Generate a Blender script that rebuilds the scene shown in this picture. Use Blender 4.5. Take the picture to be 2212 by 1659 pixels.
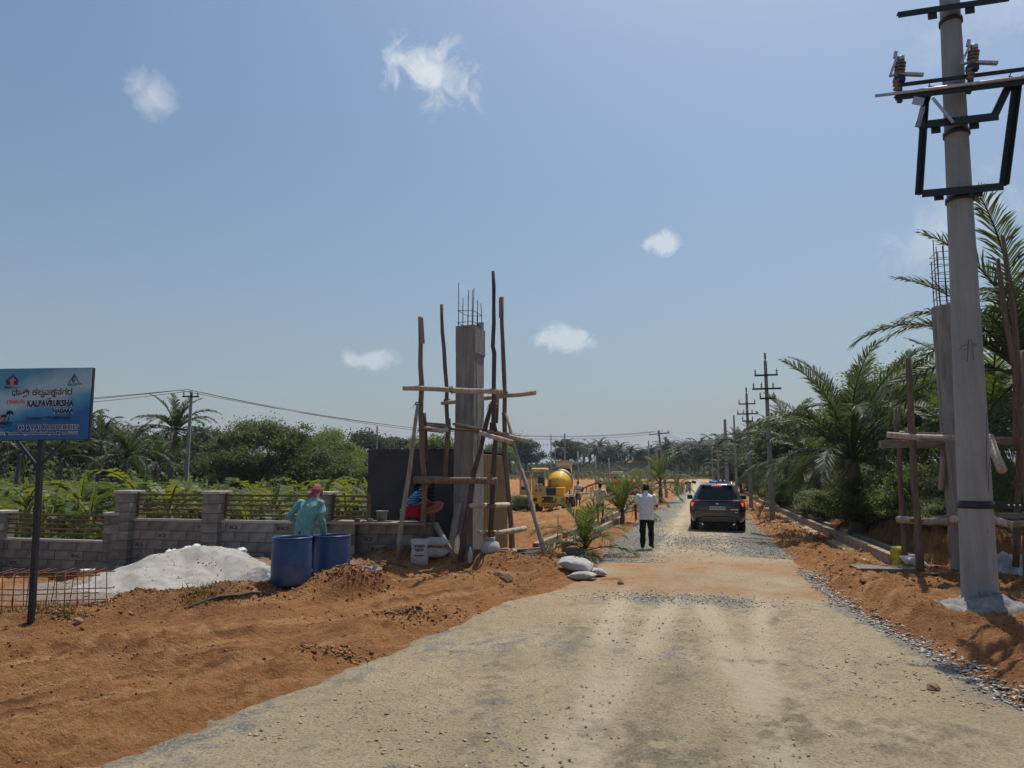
import bpy, bmesh, math, random
import numpy as np
from mathutils import Vector, Matrix, Euler
R = math.radians
random.seed(7); RNG = np.random.default_rng(11)
S = bpy.context.scene
for o in list(bpy.data.objects): bpy.data.objects.remove(o)
COL = S.collection

# ---------------------------------------------------------------- camera
CAM_H = 1.95; PITCH = R(7.41); FPX = 1534.0          # focal length for a 2212 px wide picture
cd = bpy.data.cameras.new('camera'); cam = bpy.data.objects.new('camera', cd); COL.objects.link(cam)
cam.location = (0, 0, CAM_H); cam.rotation_euler = (math.pi/2 + PITCH, 0, 0)
cd.sensor_fit = 'HORIZONTAL'; cd.sensor_width = 36; cd.lens = 36*FPX/2212; cd.clip_start = .05; cd.clip_end = 6000
S.camera = cam

# ---------------------------------------------------------------- sky, sun, exposure
SUN_EL = R(66); SUN_AZ = math.atan2(.49, .87)        # azimuth from +Y towards +X
SKY_K = .084
W = bpy.data.worlds.new('World'); S.world = W; W.use_nodes = True
def build_world():
    nt = W.node_tree; N = nt.nodes; L = nt.links; N.clear()
    out = N.new('ShaderNodeOutputWorld'); bg = N.new('ShaderNodeBackground'); L.new(bg.outputs[0], out.inputs[0])
    bg.inputs[1].default_value = SKY_K
    sky = N.new('ShaderNodeTexSky'); sky.sky_type = 'NISHITA'; sky.sun_disc = False
    sky.sun_elevation = SUN_EL; sky.sun_rotation = SUN_AZ; sky.altitude = 0; sky.air_density = 1.45; sky.dust_density = 3; sky.ozone_density = 5.2
    tc = N.new('ShaderNodeTexCoord')
    def math_(op, a, b=None, c=None, clamp=False):
        n = N.new('ShaderNodeMath'); n.operation = op; n.use_clamp = clamp
        for i, v in enumerate((a, b, c)):
            if v is None: continue
            if hasattr(v, 'links'): L.new(v, n.inputs[i])
            else: n.inputs[i].default_value = v
        return n.outputs[0]
    def dot(vec):
        n = N.new('ShaderNodeVectorMath'); n.operation = 'DOT_PRODUCT'; L.new(tc.outputs['Generated'], n.inputs[0]); n.inputs[1].default_value = vec
        return n.outputs['Value']
    # small fair-weather clouds, each fixed at its own direction in the sky
    nz = N.new('ShaderNodeTexNoise'); nz.inputs['Scale'].default_value = 26; nz.inputs['Detail'].default_value = 9; nz.inputs['Roughness'].default_value = .62; nz.inputs['Distortion'].default_value = .55
    L.new(tc.outputs['Generated'], nz.inputs['Vector'])
    nb = N.new('ShaderNodeTexNoise'); nb.inputs['Scale'].default_value = 9; nb.inputs['Detail'].default_value = 5
    L.new(tc.outputs['Generated'], nb.inputs['Vector'])
    total = None
    for (az, el, sx, sy, tilt, amt, soft) in CLOUDS:
        az, el, tilt = R(az), R(el), R(tilt)
        c = Vector((math.sin(az)*math.cos(el), math.cos(az)*math.cos(el), math.sin(el)))
        e1 = Vector((math.cos(az), -math.sin(az), 0)); e2 = e1.cross(c)
        a1 = e1*math.cos(tilt) + e2*math.sin(tilt); a2 = -e1*math.sin(tilt) + e2*math.cos(tilt)
        a = math_('MULTIPLY', dot(a1), 1/math.tan(R(sx))); b = math_('MULTIPLY', dot(a2), 1/math.tan(R(sy)))
        r2 = math_('ADD', math_('MULTIPLY', a, a), math_('MULTIPLY', b, b))
        r = math_('POWER', r2, .5)
        front = math_('GREATER_THAN', dot(c), .5)
        base = math_('SUBTRACT', 1.0, r)
        n1 = math_('MULTIPLY', math_('SUBTRACT', nz.outputs[0], .5), 3.4)
        n2 = math_('MULTIPLY', math_('SUBTRACT', nb.outputs[0], .5), 1.2)
        v = math_('ADD', math_('ADD', base, n1), n2)
        v = math_('MULTIPLY', math_('SMOOTH_MIN', math_('MAXIMUM', math_('MULTIPLY', v, soft), 0.0), 1.0, .2), amt)
        v = math_('MULTIPLY', v, math_('MULTIPLY', math_('MINIMUM', math_('MAXIMUM', math_('MULTIPLY', math_('SUBTRACT', 1.5, r), 2.0), 0.0), 1.0), front))
        total = v if total is None else math_('MAXIMUM', total, v)
    # pale dry-season haze that thickens towards the horizon all round
    el = math_('ABSOLUTE', dot((0, 0, 1)))
    hz = N.new('ShaderNodeMix'); hz.data_type = 'RGBA'; L.new(math_('MULTIPLY', math_('EXPONENT', math_('MULTIPLY', el, -6.5)), .9), hz.inputs['Factor']); tn = N.new('ShaderNodeMix'); tn.data_type = 'RGBA'; tn.blend_type = 'MULTIPLY'; tn.inputs['Factor'].default_value = 1; L.new(sky.outputs[0], tn.inputs['A']); tn.inputs['B'].default_value = (.97, 1.05, 1.10, 1); L.new(tn.outputs['Result'], hz.inputs['A']); hz.inputs['B'].default_value = (4.9, 5.55, 6.35, 1)
    mix = N.new('ShaderNodeMix'); mix.data_type = 'RGBA'
    L.new(math_('MINIMUM', total, .97), mix.inputs['Factor']); L.new(hz.outputs['Result'], mix.inputs['A']); mix.inputs['B'].default_value = (8.6, 9.2, 9.8, 1)
    L.new(mix.outputs['Result'], bg.inputs[0])
# azimuth, elevation, half-width, half-height, tilt, opacity, edge hardness
CLOUDS = [(-7.3, 30.9, 3.8, 2.5, -18, .9, 1.0), (-28.5, 26.5, 1.5, 1.6, 20, .55, .8), (12.6, 18.2, 1.6, .95, 0, .7, 1.6), (4.2, 11.0, 2.1, 1.1, -8, .6, 1.5),
          (-12.0, 9.2, 2.3, .85, 0, .5, 1.4), (37, 30.5, 5.5, 3.2, 20, .40, .7), (33.2, 17.0, 5.0, 3.0, 30, .42, .75), (52, 24, 6, 2.4, 0, .5, .8), (-58, 20, 4, 1.6, 0, .5, .9), (-75, 33, 5, 2.2, 10, .6, .9), (70, 14, 4, 1.2, 0, .5, 1.), (120, 26, 6, 2.4, 0, .6, .9), (-130, 22, 5, 2.0, 0, .6, .9), (175, 30, 6, 2.6, 0, .6, .9)]
build_world(); W.cycles.sampling_method = 'MANUAL'; W.cycles.sample_map_resolution = 256
sd = bpy.data.lights.new('sun', 'SUN'); sun = bpy.data.objects.new('sun', sd); COL.objects.link(sun)
sd.energy = 4.2; sd.angle = R(.53); sd.color = (1, .95, .87)
sdir = Vector((math.sin(SUN_AZ)*math.cos(SUN_EL), math.cos(SUN_AZ)*math.cos(SUN_EL), math.sin(SUN_EL)))
sun.rotation_euler = sdir.to_track_quat('Z', 'Y').to_euler()
S.view_settings.view_transform = 'Standard'; S.view_settings.look = 'None'; S.view_settings.exposure = 0; S.view_settings.gamma = 1; S.view_settings.use_curve_mapping = False
S.render.engine = 'CYCLES'
S.cycles.max_bounces = 6; S.cycles.diffuse_bounces = 3; S.cycles.transparent_max_bounces = 12; S.cycles.volume_bounces = 0; S.cycles.volume_max_steps = 16
S.cycles.use_denoising = True; S.cycles.caustics_reflective = False; S.cycles.caustics_refractive = False

# ---------------------------------------------------------------- finding places: a sight line of the survey -> a point of the site
CT, ST = math.cos(PITCH), math.sin(PITCH)
def ray(x, y):
    a = (x-1106)/FPX; w = -(y-829.5)/FPX
    return a, CT - w*ST, ST + w*CT
def at(x, y, Y):
    a, b, c = ray(x, y); t = Y/b
    return Vector((a*t, Y, CAM_H + c*t))
def grd(x, y, z=0):
    a, b, c = ray(x, y); t = (z-CAM_H)/c
    return Vector((a*t, b*t, z))
CU, SU = math.cos(R(15)), math.sin(R(15))             # the site is turned 15 degrees: u across the new road, v along it
def to_uv(x, y):
    ru, rv = x+1.0, y-16.0
    return ru*CU - rv*SU, ru*SU + rv*CU
def uvw(u, v, z=0): return Vector((-1 + u*CU + v*SU, 16 - u*SU + v*CU, z))
YAW = R(-15)

# ---------------------------------------------------------------- naming
def tag(o, label=None, cat=None, group=None, kind=None):
    if label: o['label'] = label
    if cat: o['category'] = cat
    if group: o['group'] = group
    if kind: o['kind'] = kind
    return o
def empty(name, loc=(0, 0, 0), rz=0, label=None, cat=None, group=None):
    o = bpy.data.objects.new(name, None); COL.objects.link(o); o.location = loc; o.rotation_euler = (0, 0, rz); o.empty_display_size = .2
    return tag(o, label, cat, group)
def link(name, me, parent=None, loc=None, rot=None, scale=None):
    o = bpy.data.objects.new(name, me); COL.objects.link(o)
    if parent: o.parent = parent
    if loc is not None: o.location = loc
    if rot is not None: o.rotation_euler = rot
    if scale is not None: o.scale = (scale,)*3 if isinstance(scale, (int, float)) else scale
    return o

# ---------------------------------------------------------------- materials
def nodes_of(name):
    m = bpy.data.materials.new(name); m.use_nodes = True; nt = m.node_tree
    return m, nt, nt.nodes, nt.links, nt.nodes['Principled BSDF']
def c4(c): return (c[0], c[1], c[2], 1)
def noise(N, L, vec, scale, detail=6, rough=.6, dist=0):
    n = N.new('ShaderNodeTexNoise'); n.inputs['Scale'].default_value = scale; n.inputs['Detail'].default_value = detail; n.inputs['Roughness'].default_value = rough; n.inputs['Distortion'].default_value = dist
    if vec is not None: L.new(vec, n.inputs['Vector'])
    return n.outputs[0]
def ramp(N, L, fac, stops):
    r = N.new('ShaderNodeValToRGB'); L.new(fac, r.inputs[0]); e = r.color_ramp.elements
    while len(e) < len(stops): e.new(.5)
    for el, (p, c) in zip(e, stops): el.position = p; el.color = c4(c) if hasattr(c, '__len__') else (c, c, c, 1)
    return r.outputs[0]
def mixc(N, L, fac, a, b, mode='MIX'):
    n = N.new('ShaderNodeMix'); n.data_type = 'RGBA'; n.blend_type = mode
    for i, v in (('Factor', fac), ('A', a), ('B', b)):
        if hasattr(v, 'links'): L.new(v, n.inputs[i])
        else: n.inputs[i].default_value = c4(v) if hasattr(v, '__len__') else v
    return n.outputs['Result']
def bumpn(N, L, height, strength=.4, dist=.02, normal=None):
    b = N.new('ShaderNodeBump'); b.inputs['Strength'].default_value = strength; b.inputs['Distance'].default_value = dist; L.new(height, b.inputs['Height'])
    if normal is not None: L.new(normal, b.inputs['Normal'])
    return b.outputs[0]
MATS = {}
def mat(name, col, rough=.8, var=.25, scale=8, bump=0, bscale=None, metal=0, col2=None, spec=.3, stretch=None, rand=0, dust=None, coat=0):
    if name in MATS: return MATS[name]
    m, nt, N, L, b = nodes_of(name)
    tc = N.new('ShaderNodeTexCoord'); vec = tc.outputs['Object']
    if stretch:
        mp = N.new('ShaderNodeMapping'); mp.inputs['Scale'].default_value = stretch; L.new(vec, mp.inputs[0]); vec = mp.outputs[0]
    f = noise(N, L, vec, scale)
    lo = tuple(c*(1-var) for c in col); hi = col2 if col2 else tuple(min(1, c*(1+var)) for c in col)
    cc = ramp(N, L, f, [(.3, lo), (.7, hi)])
    if rand:
        oi = N.new('ShaderNodeObjectInfo'); hs = N.new('ShaderNodeHueSaturation'); L.new(cc, hs.inputs['Color'])
        mr = N.new('ShaderNodeMapRange'); L.new(oi.outputs['Random'], mr.inputs[0]); mr.inputs[3].default_value = 1-rand; mr.inputs[4].default_value = 1+rand
        L.new(mr.outputs[0], hs.inputs['Value']); cc = hs.outputs[0]
    if dust:
        f2 = noise(N, L, tc.outputs['Object'], scale*.6, 8, .7)
        cc = mixc(N, L, ramp(N, L, f2, [(.45, 0.0), (.75, dust[1])]), cc, dust[0])
    L.new(cc, b.inputs['Base Color']); b.inputs['Roughness'].default_value = rough; b.inputs['Metallic'].default_value = metal; b.inputs['Specular IOR Level'].default_value = spec
    if coat: b.inputs['Coat Weight'].default_value = coat; b.inputs['Coat Roughness'].default_value = .06
    if bump: L.new(bumpn(N, L, noise(N, L, vec, bscale or scale*4, 8, .65), .6, bump), b.inputs['Normal'])
    MATS[name] = m; return m
def leafmat(name, col, trans, tf=.35, var=.35, scale=3, rough=.5, rand=.15, spec=.3):
    m, nt, N, L, b = nodes_of(name)
    ge = N.new('ShaderNodeNewGeometry'); f = noise(N, L, ge.outputs['Position'], scale, 4)
    oi = N.new('ShaderNodeObjectInfo')
    cc = ramp(N, L, f, [(.3, tuple(c*(1-var) for c in col)), (.5, col), (.72, (col[0]*(1+1.5*var), col[1]*(1+1.05*var), col[2]*(1+.6*var)))])
    hs = N.new('ShaderNodeHueSaturation'); L.new(cc, hs.inputs['Color']); mr = N.new('ShaderNodeMapRange'); L.new(oi.outputs['Random'], mr.inputs[0]); mr.inputs[3].default_value = 1-rand; mr.inputs[4].default_value = 1+rand
    L.new(mr.outputs[0], hs.inputs['Value'])
    L.new(hs.outputs[0], b.inputs['Base Color']); b.inputs['Roughness'].default_value = rough; b.inputs['Specular IOR Level'].default_value = spec
    t = N.new('ShaderNodeBsdfTranslucent'); t.inputs[0].default_value = c4(trans)
    mx = N.new('ShaderNodeMixShader'); mx.inputs[0].default_value = tf; L.new(b.outputs[0], mx.inputs[1]); L.new(t.outputs[0], mx.inputs[2])
    L.new(mx.outputs[0], N['Material Output'].inputs[0])
    MATS[name] = m; return m
def emit(name, col, strength, base=(.3, .01, .01)):
    m, nt, N, L, b = nodes_of(name); b.inputs['Base Color'].default_value = c4(base); b.inputs['Emission Color'].default_value = c4(col); b.inputs['Emission Strength'].default_value = strength; b.inputs['Roughness'].default_value = .2
    MATS[name] = m; return m
def glassmat(name, col=(.02, .025, .03), rough=.05, alpha=.75):
    m, nt, N, L, b = nodes_of(name); b.inputs['Base Color'].default_value = c4(col); b.inputs['Roughness'].default_value = rough; b.inputs['Specular IOR Level'].default_value = .6; b.inputs['Alpha'].default_value = alpha
    MATS[name] = m; return m

# ---------------------------------------------------------------- mesh building
class MB:
    def __init__(s): s.v = []; s.f = []; s.m = []; s.sm = []; s.cur = 0
    def add(s, vs, fs, smooth=False):
        b = len(s.v); s.v += [tuple(p) for p in vs]
        for f in fs: s.f.append(tuple(i+b for i in f)); s.m.append(s.cur); s.sm.append(smooth)
    def box(s, c, size, rot=None, taper=1.0, bev=0):
        x, y, z = size[0]/2, size[1]/2, size[2]/2
        if bev:
            b = bev; vs = []
            for (px, py, pz) in [(-1,-1,-1),(1,-1,-1),(1,1,-1),(-1,1,-1),(-1,-1,1),(1,-1,1),(1,1,1),(-1,1,1)]:
                t = taper if pz > 0 else 1
                vs += [Vector((px*x*t, py*(y*t-b), pz*(z-b))), Vector((px*(x*t-b), py*y*t, pz*(z-b))), Vector((px*(x*t-b), py*(y*t-b), pz*z))]
            X = lambda i: 3*i; Yv = lambda i: 3*i+1; Z = lambda i: 3*i+2
            fs = [(Z(3),Z(2),Z(1),Z(0)), (Z(4),Z(5),Z(6),Z(7)), (Yv(0),Yv(1),Yv(5),Yv(4)), (Yv(2),Yv(3),Yv(7),Yv(6)), (X(1),X(2),X(6),X(5)), (X(3),X(0),X(4),X(7))]
            for i, j in ((0,1),(2,3)): fs += [(Z(i),Z(j),Yv(j),Yv(i))]
            for i, j in ((5,4),(7,6)): fs += [(Z(i),Z(j),Yv(j),Yv(i))]
            for i, j in ((1,2),(3,0)): fs += [(Z(i),Z(j),X(j),X(i))]
            for i, j in ((6,5),(4,7)): fs += [(Z(i),Z(j),X(j),X(i))]
            for i, j in ((0,4),(5,1),(2,6),(7,3)): fs += [(X(i),X(j),Yv(j),Yv(i)) if (i,j) in ((0,4),(2,6)) else (X(i),X(j),Yv(j),Yv(i))]
            for i in range(8): fs.append((X(i),Yv(i),Z(i)))
        else:
            vs = [Vector((px*x*(taper if pz > 0 else 1), py*y*(taper if pz > 0 else 1), pz*z)) for pz in (-1,1) for (px,py) in ((-1,-1),(1,-1),(1,1),(-1,1))]
            fs = [(3,2,1,0),(4,5,6,7),(0,1,5,4),(1,2,6,5),(2,3,7,6),(3,0,4,7)]
        if rot is not None:
            M = rot if isinstance(rot, Matrix) else Euler(rot).to_matrix(); vs = [M @ v for v in vs]
        c = Vector(c); s.add([v+c for v in vs], fs); return s
    def beam(s, a, b, w, h, up=(0, 0, 1)):
        a, b = Vector(a), Vector(b); d = (b-a); L_ = d.length; d.normalize(); up = Vector(up)
        if abs(d.dot(up)) > .97: up = Vector((0, 1, 0))
        x = d.cross(up).normalized(); z = x.cross(d)
        M = Matrix((x, d, z)).transposed(); return s.box((a+b)/2, (w, L_, h), M)
    def tube(s, pts, rad, n=8, cap=True, sm=True, flat=1.0):
        pts = [Vector(p) for p in pts]; k = len(pts)
        rad = [rad]*k if isinstance(rad, (int, float)) else rad
        ref = None; vs = []; fs = []
        for i, p in enumerate(pts):
            d = (pts[min(i+1, k-1)] - pts[max(i-1, 0)])
            d = d.normalized() if d.length > 1e-9 else Vector((0, 0, 1))
            if ref is None: ref = Vector((0, 0, 1)) if abs(d.z) < .9 else Vector((1, 0, 0))
            a = (ref - d*ref.dot(d)); a = a.normalized() if a.length > 1e-6 else d.orthogonal().normalized(); b = d.cross(a); ref = a
            for j in range(n):
                t = 2*math.pi*j/n; vs.append(p + a*(math.cos(t)*rad[i]*flat) + b*(math.sin(t)*rad[i]))
        for i in range(k-1):
            for j in range(n):
                j2 = (j+1) % n; fs.append((i*n+j, i*n+j2, (i+1)*n+j2, (i+1)*n+j))
        s.add(vs, fs, sm)
        if cap:
            b0 = len(s.v) - k*n
            s.f += [tuple(b0+j for j in reversed(range(n))), tuple(b0+(k-1)*n+j for j in range(n))]; s.m += [s.cur]*2; s.sm += [False]*2
        return s
    def lathe(s, prof, n=24, c=(0, 0, 0), M=None, sm=True, cap=(True, True)):
        c = Vector(c); vs = []; fs = []
        for (r, z) in prof:
            for j in range(n):
                t = 2*math.pi*j/n; p = Vector((r*math.cos(t), r*math.sin(t), z)); vs.append((M @ p if M else p) + c)
        k = len(prof)
        for i in range(k-1):
            for j in range(n):
                j2 = (j+1) % n; fs.append((i*n+j, i*n+j2, (i+1)*n+j2, (i+1)*n+j))
        s.add(vs, fs, sm); b0 = len(s.v) - k*n
        if cap[0] and prof[0][0] > 1e-4: s.f.append(tuple(b0+j for j in reversed(range(n)))); s.m.append(s.cur); s.sm.append(False)
        if cap[1] and prof[-1][0] > 1e-4: s.f.append(tuple(b0+(k-1)*n+j for j in range(n))); s.m.append(s.cur); s.sm.append(False)
        return s
    def loft(s, rings, sm=True, cap=True):
        n = len(rings[0]); vs = [p for r in rings for p in r]; fs = []
        for i in range(len(rings)-1):
            for j in range(n):
                j2 = (j+1) % n; fs.append((i*n+j, i*n+j2, (i+1)*n+j2, (i+1)*n+j))
        s.add(vs, fs, sm)
        if cap:
            b0 = len(s.v) - len(vs); s.f += [tuple(b0+j for j in reversed(range(n))), tuple(b0+len(vs)-n+j for j in range(n))]; s.m += [s.cur]*2; s.sm += [False]*2
        return s
    def prism(s, poly, d, M=None, c=(0, 0, 0)):
        # polygon in x-z, extruded along y by d (centred)
        n = len(poly); c = Vector(c); vs = [Vector((p[0], y, p[1])) for y in (-d/2, d/2) for p in poly]
        if M is not None: vs = [M @ v for v in vs]
        fs = [tuple(range(n)), tuple(reversed(range(n, 2*n)))] + [(i, n+i, n+(i+1) % n, (i+1) % n) for i in range(n)]
        s.add([v+c for v in vs], fs); return s
    def mesh(s, name, mats):
        me = bpy.data.meshes.new(name); me.from_pydata(s.v, [], s.f)
        for m in (mats if isinstance(mats, (list, tuple)) else [mats]): me.materials.append(m)
        me.polygons.foreach_set('material_index', s.m); me.polygons.foreach_set('use_smooth', s.sm); me.update()
        return me
    def build(s, name, mats, parent=None, **k):
        return link(name, s.mesh(name, mats), parent, **k)
def fast(name, V, F, mats, smooth=False, midx=None):
    """big uniform meshes from numpy arrays"""
    me = bpy.data.meshes.new(name); V = np.asarray(V, np.float32); F = np.asarray(F, np.int32); nf, k = F.shape
    me.vertices.add(len(V)); me.vertices.foreach_set('co', V.ravel()); me.loops.add(nf*k); me.loops.foreach_set('vertex_index', F.ravel())
    me.polygons.add(nf); me.polygons.foreach_set('loop_start', np.arange(0, nf*k, k, dtype=np.int32)); me.polygons.foreach_set('loop_total', np.full(nf, k, np.int32))
    if smooth: me.polygons.foreach_set('use_smooth', np.ones(nf, bool))
    for m in (mats if isinstance(mats, (list, tuple)) else [mats]): me.materials.append(m)
    if midx is not None: me.polygons.foreach_set('material_index', np.asarray(midx, np.int32))
    me.update(calc_edges=True); me.validate(); return me
def rotmats(n, tilt=math.pi, rng=RNG):
    """random rotations: free yaw, tilt up to the given angle"""
    yaw = rng.uniform(0, 2*np.pi, n); p = rng.uniform(-tilt, tilt, n); r = rng.uniform(-tilt, tilt, n)
    cy, sy, cp, sp, cr, sr = np.cos(yaw), np.sin(yaw), np.cos(p), np.sin(p), np.cos(r), np.sin(r)
    M = np.empty((n, 3, 3)); M[:, 0, 0] = cy*cp; M[:, 0, 1] = cy*sp*sr - sy*cr; M[:, 0, 2] = cy*sp*cr + sy*sr
    M[:, 1, 0] = sy*cp; M[:, 1, 1] = sy*sp*sr + cy*cr; M[:, 1, 2] = sy*sp*cr - cy*sr; M[:, 2, 0] = -sp; M[:, 2, 1] = cp*sr; M[:, 2, 2] = cp*cr
    return M
def scatter(tv, tf, P, sc, M):
    """copies of a small template (n verts, faces) at P, scaled and turned, as arrays"""
    tv = np.asarray(tv, float); n = len(P); k = len(tv)
    sc = np.asarray(sc); sc = sc[:, None] if sc.ndim == 1 else sc
    V = np.einsum('nij,nkj->nki', M, tv[None]*sc[:, None, :] if sc.shape[1] == 3 else tv[None]*sc[:, None, :]) + P[:, None, :]
    F = np.asarray(tf)[None] + (np.arange(n)*k)[:, None, None]
    return V.reshape(-1, 3), F.reshape(-1, len(tf[0]))
# smooth lattice noise
_T = RNG.random((256, 256))
def vnoise(x, y):
    x = np.asarray(x, float); y = np.asarray(y, float); xi = np.floor(x).astype(int); yi = np.floor(y).astype(int); fx = x-xi; fy = y-yi
    fx = fx*fx*(3-2*fx); fy = fy*fy*(3-2*fy); a = _T[xi & 255, yi & 255]; b = _T[(xi+1) & 255, yi & 255]; c = _T[xi & 255, (yi+1) & 255]; d = _T[(xi+1) & 255, (yi+1) & 255]
    return (a*(1-fx)+b*fx)*(1-fy) + (c*(1-fx)+d*fx)*fy - .5
def fbm(x, y, o=5, g=.5, l=2.03):
    t = 0; a = 1
    for i in range(o): t = t + a*vnoise(x+i*17.3, y-i*9.1); x = x*l; y = y*l; a *= g
    return t
def sstep(a, b, x):
    t = np.clip((np.asarray(x, float)-a)/(b-a), 0, 1); return t*t*(3-2*t)
# ================================================================ terrain
V_E = np.array([-40, -14, -11, -9.1, -7.1, -4.2, -2.5, -.6, 4, 15, 72, 400.]); UL_E = np.array([-14, -1.6, 1.0, 1.41, 1.72, 1.95, 2.6, 2.85, 2.44, 2.3, 2.6, 2.6])
V_R = np.array([-40, -14, -7.8, -5.8, -3.5, -1.3, 8, 24, 400.]); UR_E = np.array([14, 8.8, 7.72, 7.5, 7.2, 7.1, 7.15, 7.05, 7.05])
def road_in(x, y):
    """metres inside the road's edge (negative outside)"""
    u, v = to_uv(x, y)
    d = np.minimum(u-np.interp(v, V_E, UL_E), np.interp(v, V_R, UR_E)-u)
    return np.minimum(d, 128-v)
def bell(t): return np.exp(-t*t)
MOUNDS = []   # x, y, r along, r across, angle, height
def mound(px, py, z, ra, rc, ang, h): p = grd(px, py, z); MOUNDS.append((p.x, p.y, ra, rc, R(ang), h))
MOUNDS.append((at(742, 1240, 11.5).x, 11.5, .70, .27, R(8), .40)); MOUNDS.append((at(800, 1240, 11.7).x, 11.7, .5, .3, R(8), .2)); mound(765, 1232, .2, .75, .4, 10, .12); mound(850, 1215, .2, .9, .45, 0, .16); mound(960, 1222, .15, 1.5, .5, -8, .20); mound(1130, 1228, .15, 1.3, .55, -10, .26)
mound(1185, 1215, .15, .5, .5, 0, .16); mound(330, 1303, .1, 1.9, .35, 12, .15); mound(120, 1330, .1, 1.0, .3, 5, .12); mound(730, 1418, .05, .55, .16, 48, .09)
mound(1325, 1252, .04, .33, .18, 0, .11); mound(560, 1285, .1, 1.0, .3, 20, .10); mound(1010, 1255, .1, 1.6, .5, 15, .12); mound(880, 1330, .05, 1.3, .3, 38, .07)
mound(650, 1275, .12, .9, .30, 32, .16); mound(560, 1296, .1, .9, .28, 12, .14); mound(1280, 1205, .05, .5, .3, 60, .10); mound(215, 1325, .0, .3, .2, 0, -.14)
def bank_edge(u, v):
    """signed distance past the foot of the cut bank on the far side of the drain"""
    a = u - (9.55 + .35*np.sin(v*.35) - .012*v); b = u - (9.9 + (2.2-v)*1.15)
    return np.minimum(a, b) + .30*fbm(u*.9+5, v*.9, 3) + .16*fbm(u*3.1, v*3.1+7, 3)
def base_h(x, y):
    x = np.asarray(x, float); y = np.asarray(y, float); u, v = to_uv(x, y)
    z = 1.35*sstep(46, 150, y) + 5.2*sstep(150, 275, y)*(1+.35*fbm(x*.012, y*.012, 3)) + .5*sstep(120, 180, y)*fbm(x*.05, y*.05, 4)
    z = z - .52*sstep(-5.5, -9.0, u)*sstep(-6.5, -3.2, v)*(1-sstep(60, 140, y)) - .25*sstep(-2.6, -4.5, u)*sstep(1.0, 4.0, v)*(1-sstep(60, 140, y))*sstep(-9, -6, u)
    bd = bank_edge(u, v); act = (1-sstep(70, 120, v))
    wd = .5+1.5*sstep(5, 13, v); z = z + act*(.78*sstep(0, 1, bd/wd) + .6*sstep(1.0, 8, bd))
    return z
def ground_h(x, y, rough=True):
    x = np.asarray(x, float); y = np.asarray(y, float); u, v = to_uv(x, y); d = road_in(x, y); z = base_h(x, y)
    out = sstep(.25, -.35, d)
    for (mx, my, ra, rc, an, h) in MOUNDS:
        dx, dy = x-mx, y-my; a = (dx*np.cos(an)+dy*np.sin(an))/ra; b = (-dx*np.sin(an)+dy*np.cos(an))/rc
        z = z + h*bell(np.sqrt(a*a+b*b)*1.1)*(1+.5*fbm(x*3, y*3, 3))
    # spoil thrown up along the right edge of the road, lumpy
    e = u - np.interp(v, V_R, UR_E); nz = fbm(x*1.7+3, y*1.7, 3)
    z = z + sstep(2.6, 0.2, v)*(.20*bell((e-.55-.25*nz)/.36)*(1+1.1*nz) + .08*sstep(.3, 1.1, e)) + sstep(0, 3, v)*(1-sstep(60, 110, v))*.10*bell((e-.75)/.45)*(1+nz)
    # left: the cleared ground stands a little above the road and rises to the gate
    el = np.interp(v, V_E, UL_E) - u
    z = z + .07*sstep(0, 1.2, el)*sstep(14, -2, v) + .10*sstep(.4, 3.5, el)*bell((v+1.2)/3.2)
    z = z - .055*sstep(-.1, .4, d)
    if rough:
        near = 1/(1+np.maximum(y-25, 0)/40); ca, sa = math.cos(R(41)), math.sin(R(41)); s = x*ca+y*sa; t = -x*sa+y*ca
        q = out*(1-.6*sstep(60, 200, y))
        tr = sstep(.6, 1.4, el)*sstep(-1, -4, v); cal = 1-.62*tr
        z = z + q*(.17*fbm(x*.8, y*.8, 3)*(1-.4*tr) + cal*.125*fbm(x*3.1+40, y*3.1, 4, .6) + cal*.075*np.abs(fbm(x*7.3, y*7.3+11, 3))*near + (1-.4*tr)*.034*fbm(x*19, y*19, 3)*near)
        z = z + q*tr*(.10*fbm(s*.35, t*3.3, 3) - .045*np.abs(np.sin(t*2.6+.8*fbm(s*.4, t*.4, 2)*3)) + .03*np.sign(np.sin(s*26+5*np.sin(t*3)))*bell(np.sin(t*2.6)/.35)*.35)
        for t0, k, ph in RUTS:
            c = t - t0 - k*s - .22*np.sin(s*.55+ph) - .10*fbm(s*.7+ph*9, t0*3., 2)
            z = z + tr*q*sstep(-.25, .15, fbm(s*.5+ph*5, t*.3, 2)+.12)*(-.060*bell(c/.13) + .045*bell((np.abs(c)-.22)/.07) + .014*bell(c/.12)*np.sin(s*55+6*np.sign(c)*c*9))
        bd = bank_edge(u, v); z = z + .28*bell((bd-.3)/.5)*fbm(x*2.6, y*2.6, 4, .65)*(1-sstep(60, 110, v)) + .12*sstep(.4, 1.5, bd)*fbm(x*1.5, y*1.5, 4)
        z = z + (1-out)*.012*fbm(x*6, y*6, 3)
    return z
RUTS = ((7.0, .035, 0), (8.5, .035, 1), (8.05, -.03, 2), (9.5, -.03, 3), (10.4, .06, 4), (6.1, .0, 5), (9.05, .02, 6))
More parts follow.
